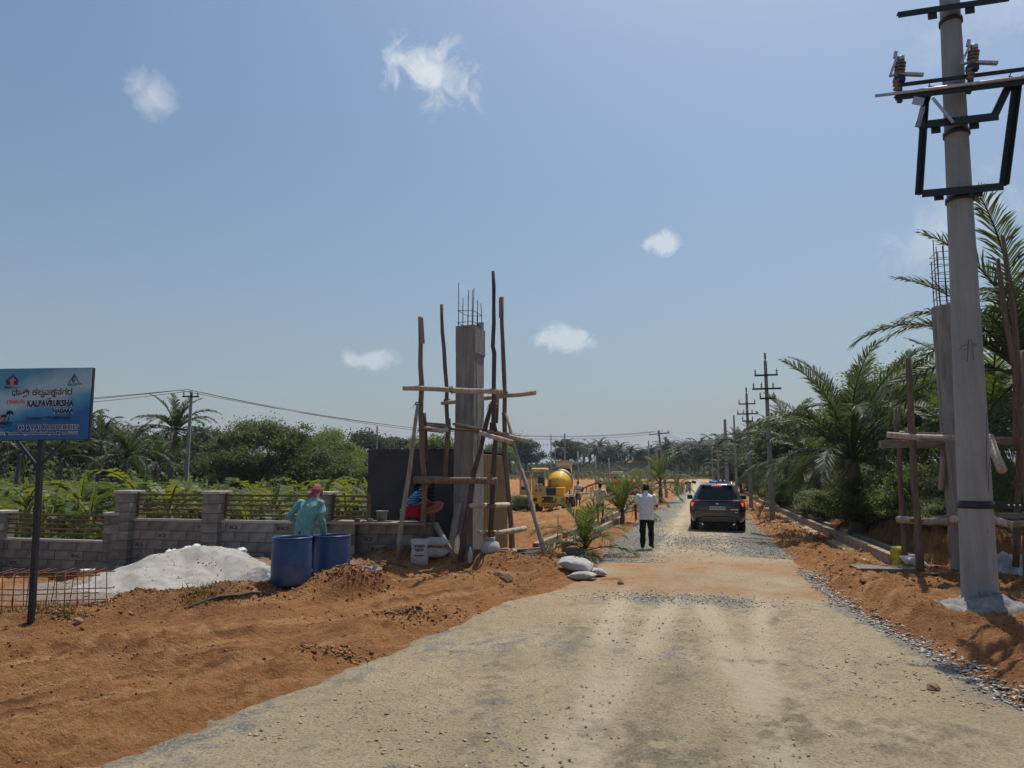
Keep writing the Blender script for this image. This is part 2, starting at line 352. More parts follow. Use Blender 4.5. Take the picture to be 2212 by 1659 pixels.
def rut_mask(x, y):
    """compacted wheel tracks across the cleared plot: groove and ridge weights"""
    u, v = to_uv(x, y); el = np.interp(v, V_E, UL_E)-u; ca, sa = math.cos(R(41)), math.sin(R(41)); s = x*ca+y*sa; t = -x*sa+y*ca; g = 0; r = 0
    for t0, k, ph in RUTS:
        c = t - t0 - k*s - .22*np.sin(s*.55+ph) - .10*fbm(s*.7+ph*9, t0*3., 2); w = sstep(-.25, .15, fbm(s*.5+ph*5, t*.3, 2)+.12)
        g = np.maximum(g, w*bell(c/.12)*(.72+.45*np.sin(s*48+np.abs(c)*40))); r = np.maximum(r, w*bell((np.abs(c)-.21)/.06))
    a = sstep(.3, 1.0, el)*sstep(-.5, -3, v); return g*a, r*a
def road_h(x, y):
    d = road_in(x, y); jag = .16*fbm(np.asarray(x)*1.9, np.asarray(y)*1.9, 4, .6) + .05*fbm(np.asarray(x)*9., np.asarray(y)*9., 2)
    u, v = to_uv(np.asarray(x, float), np.asarray(y, float))
    rut = .010*fbm(u*2.2, v*.25, 3) + .018*fbm(np.asarray(x)*.6, np.asarray(y)*.6, 2)
    return base_h(x, y) - .075 + .10*sstep(-.22, .22, d+jag) + .035*sstep(.1, 2.2, d) + .010*fbm(np.asarray(x)*5, np.asarray(y)*5, 4, .6) + .006*fbm(np.asarray(x)*16, np.asarray(y)*16, 2) + rut
def gz(x, y):
    g = float(ground_h(x, y))
    return max(g, float(road_h(x, y))) if float(road_in(x, y)) > -.3 else g
def on(px, py, it=6):
    """where the sight line through a pixel meets the ground"""
    z = 0.
    for _ in range(it):
        p = grd(px, py, z); z = .5*z + .5*gz(p.x, p.y)
    p = grd(px, py, z); return Vector((p.x, p.y, gz(p.x, p.y)))
def drop(p, dz=0): return Vector((p[0], p[1], gz(p[0], p[1])+dz))
def fan(ys, ss):
    Y, Sg = np.meshgrid(ys, ss, indexing='ij'); X = Sg*(np.maximum(Y, 0)+4.0)
    return X, Y
def fan_mesh(name, X, Y, Z, keep, mats, attrs):
    n, m = X.shape; idx = np.arange(n*m).reshape(n, m)
    F = np.stack([idx[:-1, :-1], idx[:-1, 1:], idx[1:, 1:], idx[1:, :-1]], -1).reshape(-1, 4)
    V = np.stack([X, Y, Z], -1).reshape(-1, 3)
    if keep is not None:
        F = F[keep.ravel()[F].any(1)]; used = np.zeros(n*m, bool); used[F.ravel()] = True; new = np.cumsum(used)-1; F = new[F]; V = V[used]; attrs = {k: a.reshape(-1, 4)[used] for k, a in attrs.items()}
    me = fast(name, V, F, mats, smooth=True)
    for k, a in attrs.items():
        at_ = me.color_attributes.new(k, 'FLOAT_COLOR', 'POINT'); at_.data.foreach_set('color', np.asarray(a, np.float32).reshape(-1))
    return me

def soil_material():
    m, nt, N, L, b = nodes_of('red_soil'); ge = N.new('ShaderNodeNewGeometry'); P = ge.outputs['Position']
    a = N.new('ShaderNodeVertexColor'); a.layer_name = 'zone'; sp = N.new('ShaderNodeSeparateColor'); L.new(a.outputs[0], sp.inputs[0])
    n1 = noise(N, L, P, .9, 8, .62); n2 = noise(N, L, P, 7, 8, .7); n3 = noise(N, L, P, 45, 5, .7)
    red = ramp(N, L, n1, [(.28, (.30, .133, .051)), (.5, (.40, .190, .075)), (.72, (.48, .250, .107))])
    red = mixc(N, L, ramp(N, L, n2, [(.33, .45), (.52, 0.0)]), red, (.20, .085, .036))
    mp = N.new('ShaderNodeMapping'); mp.inputs['Rotation'].default_value = (0, 0, -R(41)); L.new(P, mp.inputs[0]); mp2 = N.new('ShaderNodeMapping'); mp2.inputs['Scale'].default_value = (.45, 3.6, 1); L.new(mp.outputs[0], mp2.inputs[0])
    strk = noise(N, L, mp2.outputs[0], 1.0, 7, .66, .5)
    red = mixc(N, L, ramp(N, L, strk, [(.52, 0.0), (.66, .75)]), red, (.56, .315, .150)); red = mixc(N, L, ramp(N, L, strk, [(.34, .6), (.44, 0.0)]), red, (.22, .095, .040))
    lump = noise(N, L, P, 3.2, 7, .72); red = mixc(N, L, ramp(N, L, lump, [(.34, .5), (.43, 0.0)]), red, (.19, .080, .035)); red = mixc(N, L, ramp(N, L, lump, [(.62, 0.0), (.74, .3)]), red, (.50, .28, .14))
    rp = ramp(N, L, a.outputs['Alpha'], [(.52, 0.0), (.9, .8)]); red = mixc(N, L, rp, red, (.58, .335, .165)); rq = ramp(N, L, a.outputs['Alpha'], [(.05, .75), (.46, 0.0)]); red = mixc(N, L, rq, red, (.15, .060, .025))
    moist = noise(N, L, P, .33, 5, .55, .6)
    red = mixc(N, L, ramp(N, L, moist, [(.52, 0.0), (.68, .45)]), red, (.19, .076, .032))
    red = mixc(N, L, ramp(N, L, n3, [(.60, 0.0), (.72, .5)]), red, (.52, .33, .18))
    dry = ramp(N, L, n2, [(.3, (.055, .06, .022)), (.6, (.12, .115, .045)), (.8, (.21, .17, .08))])
    pale = ramp(N, L, n2, [(.3, (.33, .29, .24)), (.7, (.52, .48, .42))])
    scrub = ramp(N, L, n1, [(.3, (.045, .05, .022)), (.55, (.10, .095, .045)), (.75, (.19, .14, .075))])
    c = mixc(N, L, sp.outputs[0], red, dry); c = mixc(N, L, sp.outputs[1], c, pale); c = mixc(N, L, sp.outputs[2], c, scrub)
    L.new(c, b.inputs['Base Color']); b.inputs['Roughness'].default_value = .95; b.inputs['Specular IOR Level'].default_value = .12
    h = N.new('ShaderNodeMath'); h.operation = 'ADD'; L.new(n2, h.inputs[0]); L.new(noise(N, L, P, 26, 8, .7), h.inputs[1])
    L.new(bumpn(N, L, h.outputs[0], 1.0, .10), b.inputs['Normal']); return m
def road_material():
    m, nt, N, L, b = nodes_of('road_murram'); ge = N.new('ShaderNodeNewGeometry'); P = ge.outputs['Position']
    a = N.new('ShaderNodeVertexColor'); a.layer_name = 'zone'; sp = N.new('ShaderNodeSeparateColor'); L.new(a.outputs[0], sp.inputs[0])
    n1 = noise(N, L, P, .55, 7, .6); n2 = noise(N, L, P, 5, 8, .7); n3 = noise(N, L, P, 38, 6, .75)
    vo = N.new('ShaderNodeTexVoronoi'); vo.inputs['Scale'].default_value = 42; L.new(P, vo.inputs['Vector'])
    tan = ramp(N, L, n1, [(.3, (.365, .288, .180)), (.5, (.43, .346, .222)), (.7, (.49, .402, .270))])
    tan = mixc(N, L, ramp(N, L, n3, [(.38, .7), (.52, 0.0)]), tan, (.16, .13, .08))
    tan = mixc(N, L, ramp(N, L, n3, [(.62, 0.0), (.75, .5)]), tan, (.50, .43, .30))
    tan = mixc(N, L, ramp(N, L, n2, [(.48, 0.0), (.70, .42)]), tan, (.25, .20, .135))
    grey = ramp(N, L, vo.outputs['Color'], [(.1, (.20, .18, .15)), (.5, (.31, .285, .24)), (.9, (.44, .41, .355))])
    grey = mixc(N, L, ramp(N, L, vo.outputs['Distance'], [(.3, 0.0), (.62, .6)]), grey, (.10, .088, .07))
    gf = N.new('ShaderNodeMath'); gf.operation = 'ADD'; L.new(sp.outputs[0], gf.inputs[0])
    g2 = ramp(N, L, n2, [(.35, -.0), (.7, 1.0)]); gm = N.new('ShaderNodeMath'); gm.operation = 'MULTIPLY_ADD'; L.new(g2, gm.inputs[0]); gm.inputs[1].default_value = .9; gm.inputs[2].default_value = -.62
    L.new(gm.outputs[0], gf.inputs[1]); gf.use_clamp = True
    gs = ramp(N, L, gf.outputs[0], [(.18, 0.0), (.5, .92)])
    c = mixc(N, L, gs, tan, grey)
    red = ramp(N, L, n2, [(.3, (.29, .155, .075)), (.7, (.43, .27, .145))])
    c = mixc(N, L, sp.outputs[1], c, red)
    c = mixc(N, L, sp.outputs[2], c, (.53, .445, .315))
    a2 = N.new('ShaderNodeVertexColor'); a2.layer_name = 'grit'; s2 = N.new('ShaderNodeSeparateColor'); L.new(a2.outputs[0], s2.inputs[0]); c = mixc(N, L, s2.outputs[0], c, ramp(N, L, n3, [(.35, (.15, .12, .08)), (.6, (.30, .245, .16))]))
    L.new(c, b.inputs['Base Color']); b.inputs['Roughness'].default_value = .95; b.inputs['Specular IOR Level'].default_value = .15
    h = N.new('ShaderNodeMath'); h.operation = 'ADD'; L.new(noise(N, L, P, 30, 8, .75), h.inputs[0]); L.new(n2, h.inputs[1])
    L.new(bumpn(N, L, h.outputs[0], .9, .05), b.inputs['Normal']); return m
ys = [-30, -20, -12, -7, -4, -2, -.5, .8, 1.8]; q = 2.4
while q < 1500: ys.append(q); q += max(.02, q*(.0062 if q < 28 else .012))
ss = np.concatenate([np.linspace(-2.6, -.82, 50)[:-1], np.linspace(-.82, .82, 600), np.linspace(.82, 2.6, 50)[1:]])
X, Y = fan(np.array(ys), ss); Z = ground_h(X, Y); U, Vv = to_uv(X, Y)
zone = np.zeros(X.shape+(4,)); zone[..., 3] = 1
nn = fbm(X*.5, Y*.5, 4)
grass = np.maximum(sstep(1.2, 2.8, Vv+nn)*sstep(-1.9, -3.4, U+nn)*(1-sstep(30, 48, Y+14*nn))*1.0, sstep(-14, -17, U)*.8)
grass = np.maximum(grass, sstep(-.6, -1.6, X+1.2+.055*Y+1.2*nn)*sstep(20, 26, Y))*sstep(.4, -1.2, X+1.5+.05*Y)
grass = np.maximum(grass, .85*sstep(.9, 3.0, bank_edge(U, Vv)+1.5*nn)*(1-sstep(80, 120, Vv)))
zone[..., 0] = np.clip(grass, 0, 1)
zone[..., 2] = sstep(146, 165, Y+10*nn)
sp_ = grd(380, 1255, .1); zone[..., 1] = np.maximum(.85*sstep(3.0, 1.9, np.hypot((X-sp_.x)/1.1, (Y-sp_.y)/.8)+.9*nn), 0)
zone[..., 1] = np.maximum(zone[..., 1], .7*sstep(1.3, .6, np.hypot(X+3.6, (Y-13.4)*.8)+.5*nn))
rg_, rr2 = rut_mask(X, Y); zone[..., 3] = np.clip(.5+.5*rg_-.5*rr2*(.5+fbm(X*6, Y*6, 3)*2), 0, 1)
gm_ = link('ground', fan_mesh('ground', X, Y, Z, None, soil_material(), {'zone': zone})); tag(gm_, 'red bare soil of the building plot rising to the scrub hill', 'ground', kind='structure')
# the road sheet
ys2 = []; q = -6.
while q < 150: ys2.append(q); q += max(.032, abs(q)*.0075)
X, Y = fan(np.array(ys2), np.linspace(-.95, .95, 720)); D = road_in(X, Y); Z = road_h(X, Y); U, Vv = to_uv(X, Y)
zone = np.zeros(X.shape+(4,)); zone[..., 3] = 1; nn = fbm(X*.9, Y*.9, 4); n4 = fbm(X*.35+9, Y*.35, 3)
uL = np.interp(Vv, V_E, UL_E); uR = np.interp(Vv, V_R, UR_E)
gr = sstep(2.0, .7, U-uL+1.0*nn)*sstep(.6, 2.2, Vv+nn)*(1-sstep(60, 90, Vv)) + .85*bell((Vv-6.6-nn)/1.6) + .9*sstep(2.2, .9, uR-U+.9*nn)*sstep(2.6, 4.2, Vv) + .8*sstep(.5, .1, uR-U+.4*nn)*sstep(1.0, -2.5, Vv)
gr = gr + .9*bell((Vv+3.55+.5*nn)/.42)*sstep(2.5, 4.5, U)*sstep(6.4, 5.2, U) + .34*sstep(.10, .34, n4)*sstep(-1, -4, Vv) + .22*sstep(.05, .3, fbm(X*.7, Y*.7+30, 3))*sstep(-1, -4, Vv) + .45*sstep(.9, .2, U-uL+.5*nn)*sstep(-2, -6, Vv)
zone[..., 0] = np.clip(gr, 0, 1)
rd = sstep(-3.7, -2.3, Vv+1.0*nn+.06*(U-5))*sstep(2.6, -.2, Vv+1.8*nn)*np.clip(.52+1.1*fbm(X*1.6+20, Y*1.6, 4), 0, .85) + .45*bell((Vv-1.3+nn)/1.2) + .18*sstep(.1, .4, n4*-1)*sstep(0, -3, Vv) + .35*sstep(.25, -.05, D+.3*nn)
zone[..., 1] = np.clip(rd, 0, 1)
trk = sum(bell((U-c-.5*fbm(Vv*.13+c, Vv*.05, 2)-k*np.maximum(-Vv-3, 0))/.16) for c, k in ((3.7, .05), (5.2, .05), (4.6, -.06), (6.1, -.06)))*sstep(-1, -4, Vv) + .8*sum(bell((U-c)/.22) for c in (4.05, 5.65))*sstep(2, 6, Vv)
zone[..., 2] = np.clip(trk*.6*(1+1.5*nn), 0, .65)*(1-zone[..., 1])
zone[..., 0] *= 1-.6*np.clip(zone[..., 2]*1.5, 0, 1)
Z = Z - .014*np.clip(trk, 0, 1)*(.6+.8*np.sin(Vv*38+U*9)*.5) + .012*np.clip(trk, 0, 1)*np.abs(fbm(U*9, Vv*2.0, 3))
grit = np.zeros(X.shape+(4,)); gl = 0
for c, k, ph in ((3.2, .11, 0), (4.35, .03, 1), (4.9, -.03, 2), (5.6, -.08, 3), (6.3, -.10, 4), (2.4, .14, 5)):
    cc = U - c - k*np.maximum(-Vv-3, 0) - .25*fbm(Vv*.4+ph*7, ph*3.3+0*Vv, 2)
    gl = gl + bell(cc/.13)*sstep(-.08, .22, fbm(Vv*.45+ph*11, U*1.5, 3))
gl = (gl + .7*sstep(.18, .42, fbm(X*.9+50, Y*.9, 4)))*sstep(-3.6, -4.6, Vv); gl = np.clip(gl*(.6+2.2*fbm(X*11, Y*11, 3)), 0, 1)
grit[..., 0] = .95*gl; grit[..., 3] = 1; Z = Z + .016*gl*np.abs(fbm(X*14, Y*14, 3))*2
rm_ = link('road', fan_mesh('road', X, Y, Z, D > -.55, road_material(), {'zone': zone, 'grit': grit})); tag(rm_, 'pale compacted gravel road running through the plot', 'road', kind='structure')
print('terrain done')
# ================================================================ masonry, gate, scaffolding
GREY = mat('concrete_block', (.185, .172, .155), .92, .3, 5, .006, 40, col2=(.26, .243, .22), rand=.26)
MORTAR = mat('mortar', (.115, .108, .10), .95, .2, 6, .003)
CONC = mat('column_concrete', (.205, .195, .18), .88, .35, 3.2, .004, 30, stretch=(2.6, 2.6, .35), col2=(.31, .295, .272), dust=((.13, .12, .11), .6))
CONC_NEW = mat('pale_concrete', (.42, .40, .365), .9, .2, 4, .003, 30)
PLASTER = mat('dark_plaster', (.048, .047, .049), .9, .25, 1.6, .004, 60, col2=(.075, .072, .073), dust=((.10, .095, .09), .35))
RUST = mat('rusty_steel', (.20, .075, .035), .8, .4, 30, .001)
REBAR = mat('dark_rebar', (.045, .035, .032), .7, .3, 40)
DARK = mat('black_cloth_and_shade', (.012, .012, .012), .9, .1)  # near-black: black flag cloth, and painted shade behind the window bars
OLIVE = mat('olive_rail_paint', (.115, .085, .028), .55, .25, 9, rand=.1)
BROWN = mat('brown_sheet_paint', (.145, .09, .032), .6, .2, 4, stretch=(1, 1, .3), dust=((.22, .15, .08), .5))
INK = mat('black_ink', (.03, .028, .028), .8, .1)
WOODS = [mat('pole_bark_%s' % n, c, .9, .4, 6, .006, 30, stretch=(4, 4, .5), rand=.12) for n, c in (('brown', (.16, .115, .085)), ('grey', (.29, .25, .205)), ('pale', (.40, .34, .27)), ('dark', (.085, .062, .05)))]
PLANK = mat('weathered_plank', (.21, .18, .15), .9, .35, 5, .003, 40, stretch=(1, 6, 6), rand=.2)
ROPE = mat('coir_rope', (.20, .115, .06), .95, .4, 40, .004)

def text(name, body, size, m, parent=None, loc=(0, 0, 0), rot=(math.pi/2, 0, 0), ax='CENTER', bold=0, sx=1, shear=0, ext=.0008, space=1):
    c = bpy.data.curves.new(name, 'FONT'); c.body = body; c.size = size; c.align_x = ax; c.align_y = 'CENTER'; c.extrude = ext; c.offset = bold; c.shear = shear; c.space_character = space; c.resolution_u = 3
    c.materials.append(m); o = bpy.data.objects.new(name, c); COL.objects.link(o)
    if parent: o.parent = parent
    o.location = loc; o.rotation_euler = rot; o.scale = (sx, 1, 1); return o

BLK = MB().box((0, 0, 0), (.396, .15, .198), bev=.007).mesh('block', GREY)
BLKH = MB().box((0, 0, 0), (.196, .15, .198), bev=.007).mesh('block', GREY)
PBLK = MB().box((0, 0, 0), (.42, .42, .198), bev=.008).mesh('block', GREY)
def u_at(px, v, k2=1.014):
    k = (px-1106)/FPX/k2; return (k*(16+v*CU) + 1 - v*SU)/(CU + k*SU)
def block_wall(root, u0, u1, v, z0, rows, lettered=(), seed=1, cop=.05, skip=None):
    """running-bond courses of hollow blocks from u0 to u1; root is at the site origin, turned like the site"""
    rnd = random.Random(seed); L_ = u1-u0; n = int(L_/.408)
    m = MB(); m.box(((u0+u1)/2, v, z0+rows*.21/2-.02), (L_-.01, .125, rows*.21+.02)); m.build('mortar', MORTAR, root)
    if cop: MB().box(((u0+u1)/2, v, z0+rows*.21+cop/2-.006), (L_, .17, cop), bev=.006).build('coping', CONC_NEW, root)
    blocks = {}
    for r in range(rows):
        x = u0 + (.0 if r % 2 == 0 else -.204); i = 0
        while x < u1-.05:
            a, b = max(x, u0), min(x+.408, u1)
            if b-a > .1 and not (skip and skip((a+b)/2, r)):
                half = (b-a) < .33
                o = link('block', BLKH if half else BLK, root, (((a+b)/2), v + rnd.uniform(-.006, .006), z0+r*.21+.105), (0, 0, rnd.uniform(-.012, .012)), ((b-a-.012)/(.196 if half else .396), 1, 1))
                blocks[(r, i)] = o
            x += .408; i += 1
    for (r, i, s) in lettered:
        if (r, i) in blocks: text('lettering', s, .105, INK, blocks[(r, i)], (.0, -.0775, -.005), bold=.003)
    return blocks
def pillar(root, u, v, z0, top, seed=1):
    p = empty('pillar', (u, v, 0)); p.parent = root; rnd = random.Random(seed)
    n = int((top-.07-z0)/.21)
    for r in range(n+1):
        z = top-.07-.105-.21*r
        if z < z0-.15: break
        link('block', PBLK, p, (rnd.uniform(-.006, .006), rnd.uniform(-.006, .006), z), (0, 0, rnd.choice((0, math.pi/2))))
    MB().box((0, 0, z0 + (top-z0-.08)/2), (.40, .40, top-z0-.1)).build('mortar', MORTAR, p)
    MB().box((0, 0, top-.035), (.47, .47, .07), bev=.01).build('cap', CONC_NEW, p)
def rails(root, u0, u1, v, zs):
    for z in zs: MB().box(((u0+u1)/2, v+.02, z), (u1-u0, .03, .042)).build('rail', OLIVE, root)

WV = -1.42
def site_root(name, label, cat, group=None): return empty(name, uvw(0, 0), YAW, label, cat, group)
# lower wall at the left, stepping down with the ground
uA = u_at(278, WV); uP1 = u_at(258, WV)
w1 = site_root('boundary_wall', 'low stretch of grey block wall behind the blue signboard', 'wall')
block_wall(w1, -15.2, uP1-.2, WV, -.62, 5, [(3, 15, '◈AC'), (0, 14, '◈ACE'), (2, 10, 'ACE')], 3)
for pu in (uP1, u_at(6, WV), u_at(6, WV)-3.3): pillar(w1, pu, WV, -.75, 1.13, int(pu*7) % 97)
f1 = site_root('rail_fence', 'lower olive rail fence on the wall behind the signboard', 'fence', 'olive rail fences on the wall')
rails(f1, u_at(6, WV)+.2, uP1-.2, WV, [.60+.108*i for i in range(5)]); rails(f1, -15.2, u_at(6, WV)-.2, WV, [.60+.108*i for i in range(5)])
# main stretch
w2 = site_root('boundary_wall', 'taller stretch of grey block wall behind the sand heap and drums', 'wall')
uE = -1.95
block_wall(w2, uA+.22, uE, WV, -.10, 5, [(2, 0, 'ACE'), (2, 5, 'ACE'), (4, 4, 'ACE'), (4, 6, 'ACE'), (4, 9, '◈ACE'), (1, 8, 'ACE'), (3, 2, 'ACE')], 5)
MB().box(((uA+uE)/2, WV-.10, -.16), (uE-uA, .36, .22), bev=.01).build('plinth', CONC_NEW, w2)
MB().box(((-15.2+uP1)/2, WV-.10, -.62), (uP1+15.2, .34, .16), bev=.01).build('plinth', CONC_NEW, w1)
pus = [uA, u_at(467, WV), u_at(697, WV)]
for pu in pus: pillar(w2, pu, WV, -.15, 1.63, int(pu*13) % 89)
for a, b, lab in ((pus[0], pus[1], 'olive rail fence panel above the sand heap'), (pus[1], pus[2], 'olive rail fence panel behind the person in green'), (pus[2], u_at(800, WV)+.2, 'short olive rail fence panel beside the dark plastered room')):
    f = site_root('rail_fence', lab, 'fence', 'olive rail fences on the wall'); rails(f, a+.2, b-.2, WV, [1.10+.108*i for i in range(5)])
    MB().box((a+.24, WV+.02, 1.31), (.05, .035, .56)).build('rail_post', OLIVE, f); MB().box((b-.24, WV+.02, 1.31), (.05, .035, .56)).build('rail_post', OLIVE, f)
# low wall that carries the working planks, beside the gate column
w3 = site_root('low_block_wall', 'low grey block wall under the working planks beside the gate column', 'wall')
block_wall(w3, -2.35, -.32, -1.22, .12, 4, [(2, 1, 'ACE'), (1, 2, '◈ACE'), (1, 4, 'ACE')], 9, cop=0)
def plank(name, a, b, w, t, m=PLANK, parent=None, up=(0, 0, 1), bev=.004):
    a, b = Vector(a), Vector(b); d = b-a; L_ = d.length; d.normalize(); up = Vector(up)
    if abs(d.dot(up)) > .97: up = Vector((0, 1, 0))
    x = d.cross(up).normalized(); z = x.cross(d); q = Matrix((d, x, z)).transposed().to_4x4(); q.translation = (a+b)/2
    o = MB().box((0, 0, 0), (L_, w, t), bev=bev).build(name, m, None); o.matrix_world = q
    if parent:
        o.parent = parent; o.matrix_parent_inverse = Matrix.Translation(-Vector(parent.location))
    return o
for i, (vv, u0, u1) in enumerate(((-1.50, -2.62, -.42), (-1.26, -2.45, -.30), (-1.03, -2.55, -.5))):
    p = plank('plank', uvw(u0, vv, .12+.84+.028), uvw(u1, vv, .12+.84+.028), .215, .045)
    tag(p, ('front', 'middle', 'rear')[i] + ' weathered plank of the working platform on the low block wall', 'plank', 'planks of the working platform')

# the dark plastered room behind the left gate column
gr_ = site_root('guard_room', 'charcoal plastered room with a brown ribbed metal side behind the gate column', 'building')
RU0, RU1, RV0, RV1, RT = -2.74, .12, .62, 2.75, 2.52
wu0, wu1, wz0, wz1 = u_at(893, RV0), u_at(938, RV0), 1.36, 1.95
m = MB(); zb = -.2
m.box(((RU0+wu0)/2, RV0+.08, (RT+zb)/2), (wu0-RU0, .16, RT-zb)); m.box(((RU1+wu1)/2, RV0+.08, (RT+zb)/2), (RU1-wu1, .16, RT-zb))
m.box(((wu0+wu1)/2, RV0+.08, (RT+wz1)/2), (wu1-wu0, .16, RT-wz1)); m.box(((wu0+wu1)/2, RV0+.08, (zb+wz0)/2), (wu1-wu0, .16, wz0-zb)); m.build('front_wall', PLASTER, gr_)
MB().box((RU0+.08, (RV0+.16+RV1)/2, (RT+zb)/2), (.16, RV1-RV0-.16, RT-zb)).build('side_wall', PLASTER, gr_)
MB().box(((RU0+.16+RU1)/2, RV1-.08, (RT+zb)/2), (RU1-RU0-.16, .16, RT-zb)).build('rear_wall', PLASTER, gr_)
m = MB(); m.box(((RU0+RU1)/2-.01, (RV0+RV1)/2, RT+.03), (RU1-RU0+.02, RV1-RV0+.04, .06))
for i in range(26): m.box((random.uniform(RU0, RU1), random.uniform(RV0, RV0+.2), RT+.065), (random.uniform(.05, .2), .08, random.uniform(.01, .04)))
m.build('roof', PLASTER, gr_)
win = empty('window', ((wu0+wu1)/2, RV0+.06, (wz0+wz1)/2)); win.parent = gr_
MB().box((0, .1, 0), (wu1-wu0, .02, wz1-wz0)).build('pane', DARK, win)  # dark sheet: the room's inner shade put into its colour
for i in range(6): MB().box((0, 0, -.24+.095*i), (wu1-wu0-.01, .035, .018)).build('bar', REBAR, win)
shs = empty('ribbed_sheet', (RU1+.02, (RV0+RV1)/2, 0)); shs.parent = gr_
MB().box((0, 0, 1.22), (.012, RV1-RV0-.04, 2.5)).build('sheet', BROWN, shs)
for i in range(11): MB().box((.02, -1.0+.2*i, 1.22), (.03, .19, 2.5), bev=.01).build('rib', BROWN, shs)
MB().box((.03, 0, 1.9), (.03, RV1-RV0-.04, .035)).build('rib', BROWN, shs)

# gate columns
def gate_column(name, u, v, label, segs, top, wu, wv, seed, zb=-.1):
    rnd = random.Random(seed); root = empty(name, uvw(u, v, 0), YAW, label, 'column', 'gate columns'); root.rotation_euler = (0, 0, YAW)
    def lift(z0, z1, w, d, dx, chip=False):
        rings = []; k = max(2, int((z1-z0)/.22))
        for i in range(k+1):
            z = z0+(z1-z0)*i/k; ring = []
            for (sx, sy) in ((-1, -1), (-.25, -1), (.3, -1), (1, -1), (1, -.3), (1, .4), (1, 1), (-1, 1), (-1, .2)):
                e = rnd.uniform(-.006, .006); zz = z
                if i == k and chip: zz += rnd.uniform(-.05, .07)
                ring.append((sx*(w/2+e)+dx, sy*(d/2+rnd.uniform(-.006, .006)), zz))
            rings.append(ring)
        mm = MB(); mm.loft(rings, sm=False); mm.build('shaft', CONC, root)
    for i, (z0, z1, gro, dx) in enumerate(segs): lift(z0, z1, wu+gro, wv+gro, dx, i == len(segs)-1)
    bars = []
    for i in range(4):
        for (fx, fy) in (((-1+2*i/3), -1), ((-1+2*i/3), 1)): bars.append((fx, fy))
    bars += [(-1, 0), (1, 0)]; t0 = segs[-1][1]
    for j, (fx, fy) in enumerate(bars):
        h = rnd.choice((.55, .62, .75, .9, .35)); x, y = fx*(wu/2-.05), fy*(wv/2-.05)
        MB().tube([(x, y, t0-.15), (x+rnd.uniform(-.01, .01), y, t0+h*.5), (x+rnd.uniform(-.02, .03), y+rnd.uniform(-.02, .02), t0+h+top)], .0095, 6).build('rebar', REBAR, root)
    for zz in ((.12, .40) if top < .3 else (.15, .3, .45, .6, .75, .9, 1.05)):
        a, b = wu/2-.04, wv/2-.04; dz = rnd.uniform(-.03, .03)
        MB().tube([(-a, -b, t0+zz), (a, -b, t0+zz+dz), (a, b, t0+zz), (-a, b, t0+zz-dz), (-a, -b, t0+zz)], .007, 5).build('stirrup', REBAR, root)
    return root
lc = gate_column('gate_column', 0, .12, 'unfinished concrete gate column inside the wooden scaffold beside the dark room', [(-.1, 2.95, 0, 0), (2.95, 4.72, -.012, .012), (4.72, 5.30, .008, .018)], .15, .45, .76, 4)
m = MB()
m.prism([(-.12, 0), (.14, 0), (.14, .18), (.05, .24), (-.04, .10)], .08, None, (.05, .30, 5.28)); m.prism([(-.1, 0), (.12, 0), (.12, .27), (.0, .25), (-.06, .1)], .10, Matrix.Rotation(R(90), 3, 'Z'), (.17, .25, 5.28)); m.build('broken_top', CONC, lc)
MB().tube([(.20, -.30, 5.25), (.235, -.29, 4.6), (.245, -.2, 3.6), (.25, -.21, 2.9), (.25, -.15, 2.5)], .006, 5).build('hanging_wire', REBAR, lc)
rc_uv = to_uv(8.62, 13.75)
rc = gate_column('gate_column', rc_uv[0], rc_uv[1], 'unfinished concrete gate column hidden partly behind the big grey utility pole', [(-.15, 3.35, 0, 0), (3.35, 5.30, -.015, 0)], .62, .45, .5, 12)

# ---------------------------------------------------------------- pole scaffolds
def Z3(x, y): return ((1400+x/2.552)*.54004, (1050+y/2.552)*.54004)
def Z4(x, y): return ((1400+x/2.369)*.54004, (1650+y/2.369)*.54004)
def Z7(x, y): return ((3450+x/2.212)*.54004, (750+y/2.212)*.54004)
def Z8(x, y): return ((3400+x/1.382)*.54004, (1400+y/1.382)*.54004)
def wobble(pts, seed, amp, step=.35):
    rnd = random.Random(seed); out = []
    for i in range(len(pts)-1):
        a, b = pts[i], pts[i+1]; k = max(1, int((b-a).length/step))
        for j in range(k): out.append(a.lerp(b, j/k) + Vector((rnd.uniform(-amp, amp), rnd.uniform(-amp, amp), rnd.uniform(-amp, amp))))
    out.append(pts[-1]); return out
def wood(name, pts, r0, r1, m, parent, seed=1, amp=.012, n=9):
    pts = wobble([Vector(p) for p in pts], seed, amp); k = len(pts); rnd = random.Random(seed*3+1)
    rad = [(r0+(r1-r0)*i/(k-1))*rnd.uniform(.9, 1.1) for i in range(k)]
    o = MB().tube(pts, rad, n).build(name, m)
    if parent: o.parent = parent; o.matrix_parent_inverse = Matrix.Translation(-Vector(parent.location))
    return o
def lash(p, d, r, parent, up=(0, 0, 1)):
    """a few turns of coir rope round a crossing"""
    m = MB(); rnd = random.Random(int(p[0]*991)); d = Vector(d).normalized()
    q = d.to_track_quat('Z', 'Y').to_matrix()
    for i in range(4):
        off = d*(-.03+.02*i); tl = Euler((rnd.uniform(-.25, .25), rnd.uniform(-.25, .25), 0)).to_matrix()
        m.tube([Vector(p)+off+q @ (tl @ Vector((math.cos(a)*r, math.sin(a)*r, 0))) for a in [2*math.pi*j/10 for j in range(11)]], .009, 5, False)
    m.tube([Vector(p)+q @ Vector((r, 0, 0)), Vector(p)+q @ Vector((r*1.5, .02, -.02))+Vector((0, 0, -.08))], .006, 4)
    o = m.build('rope_lashing', ROPE); o.parent = parent; o.matrix_parent_inverse = Matrix.Translation(-Vector(parent.location)); return o
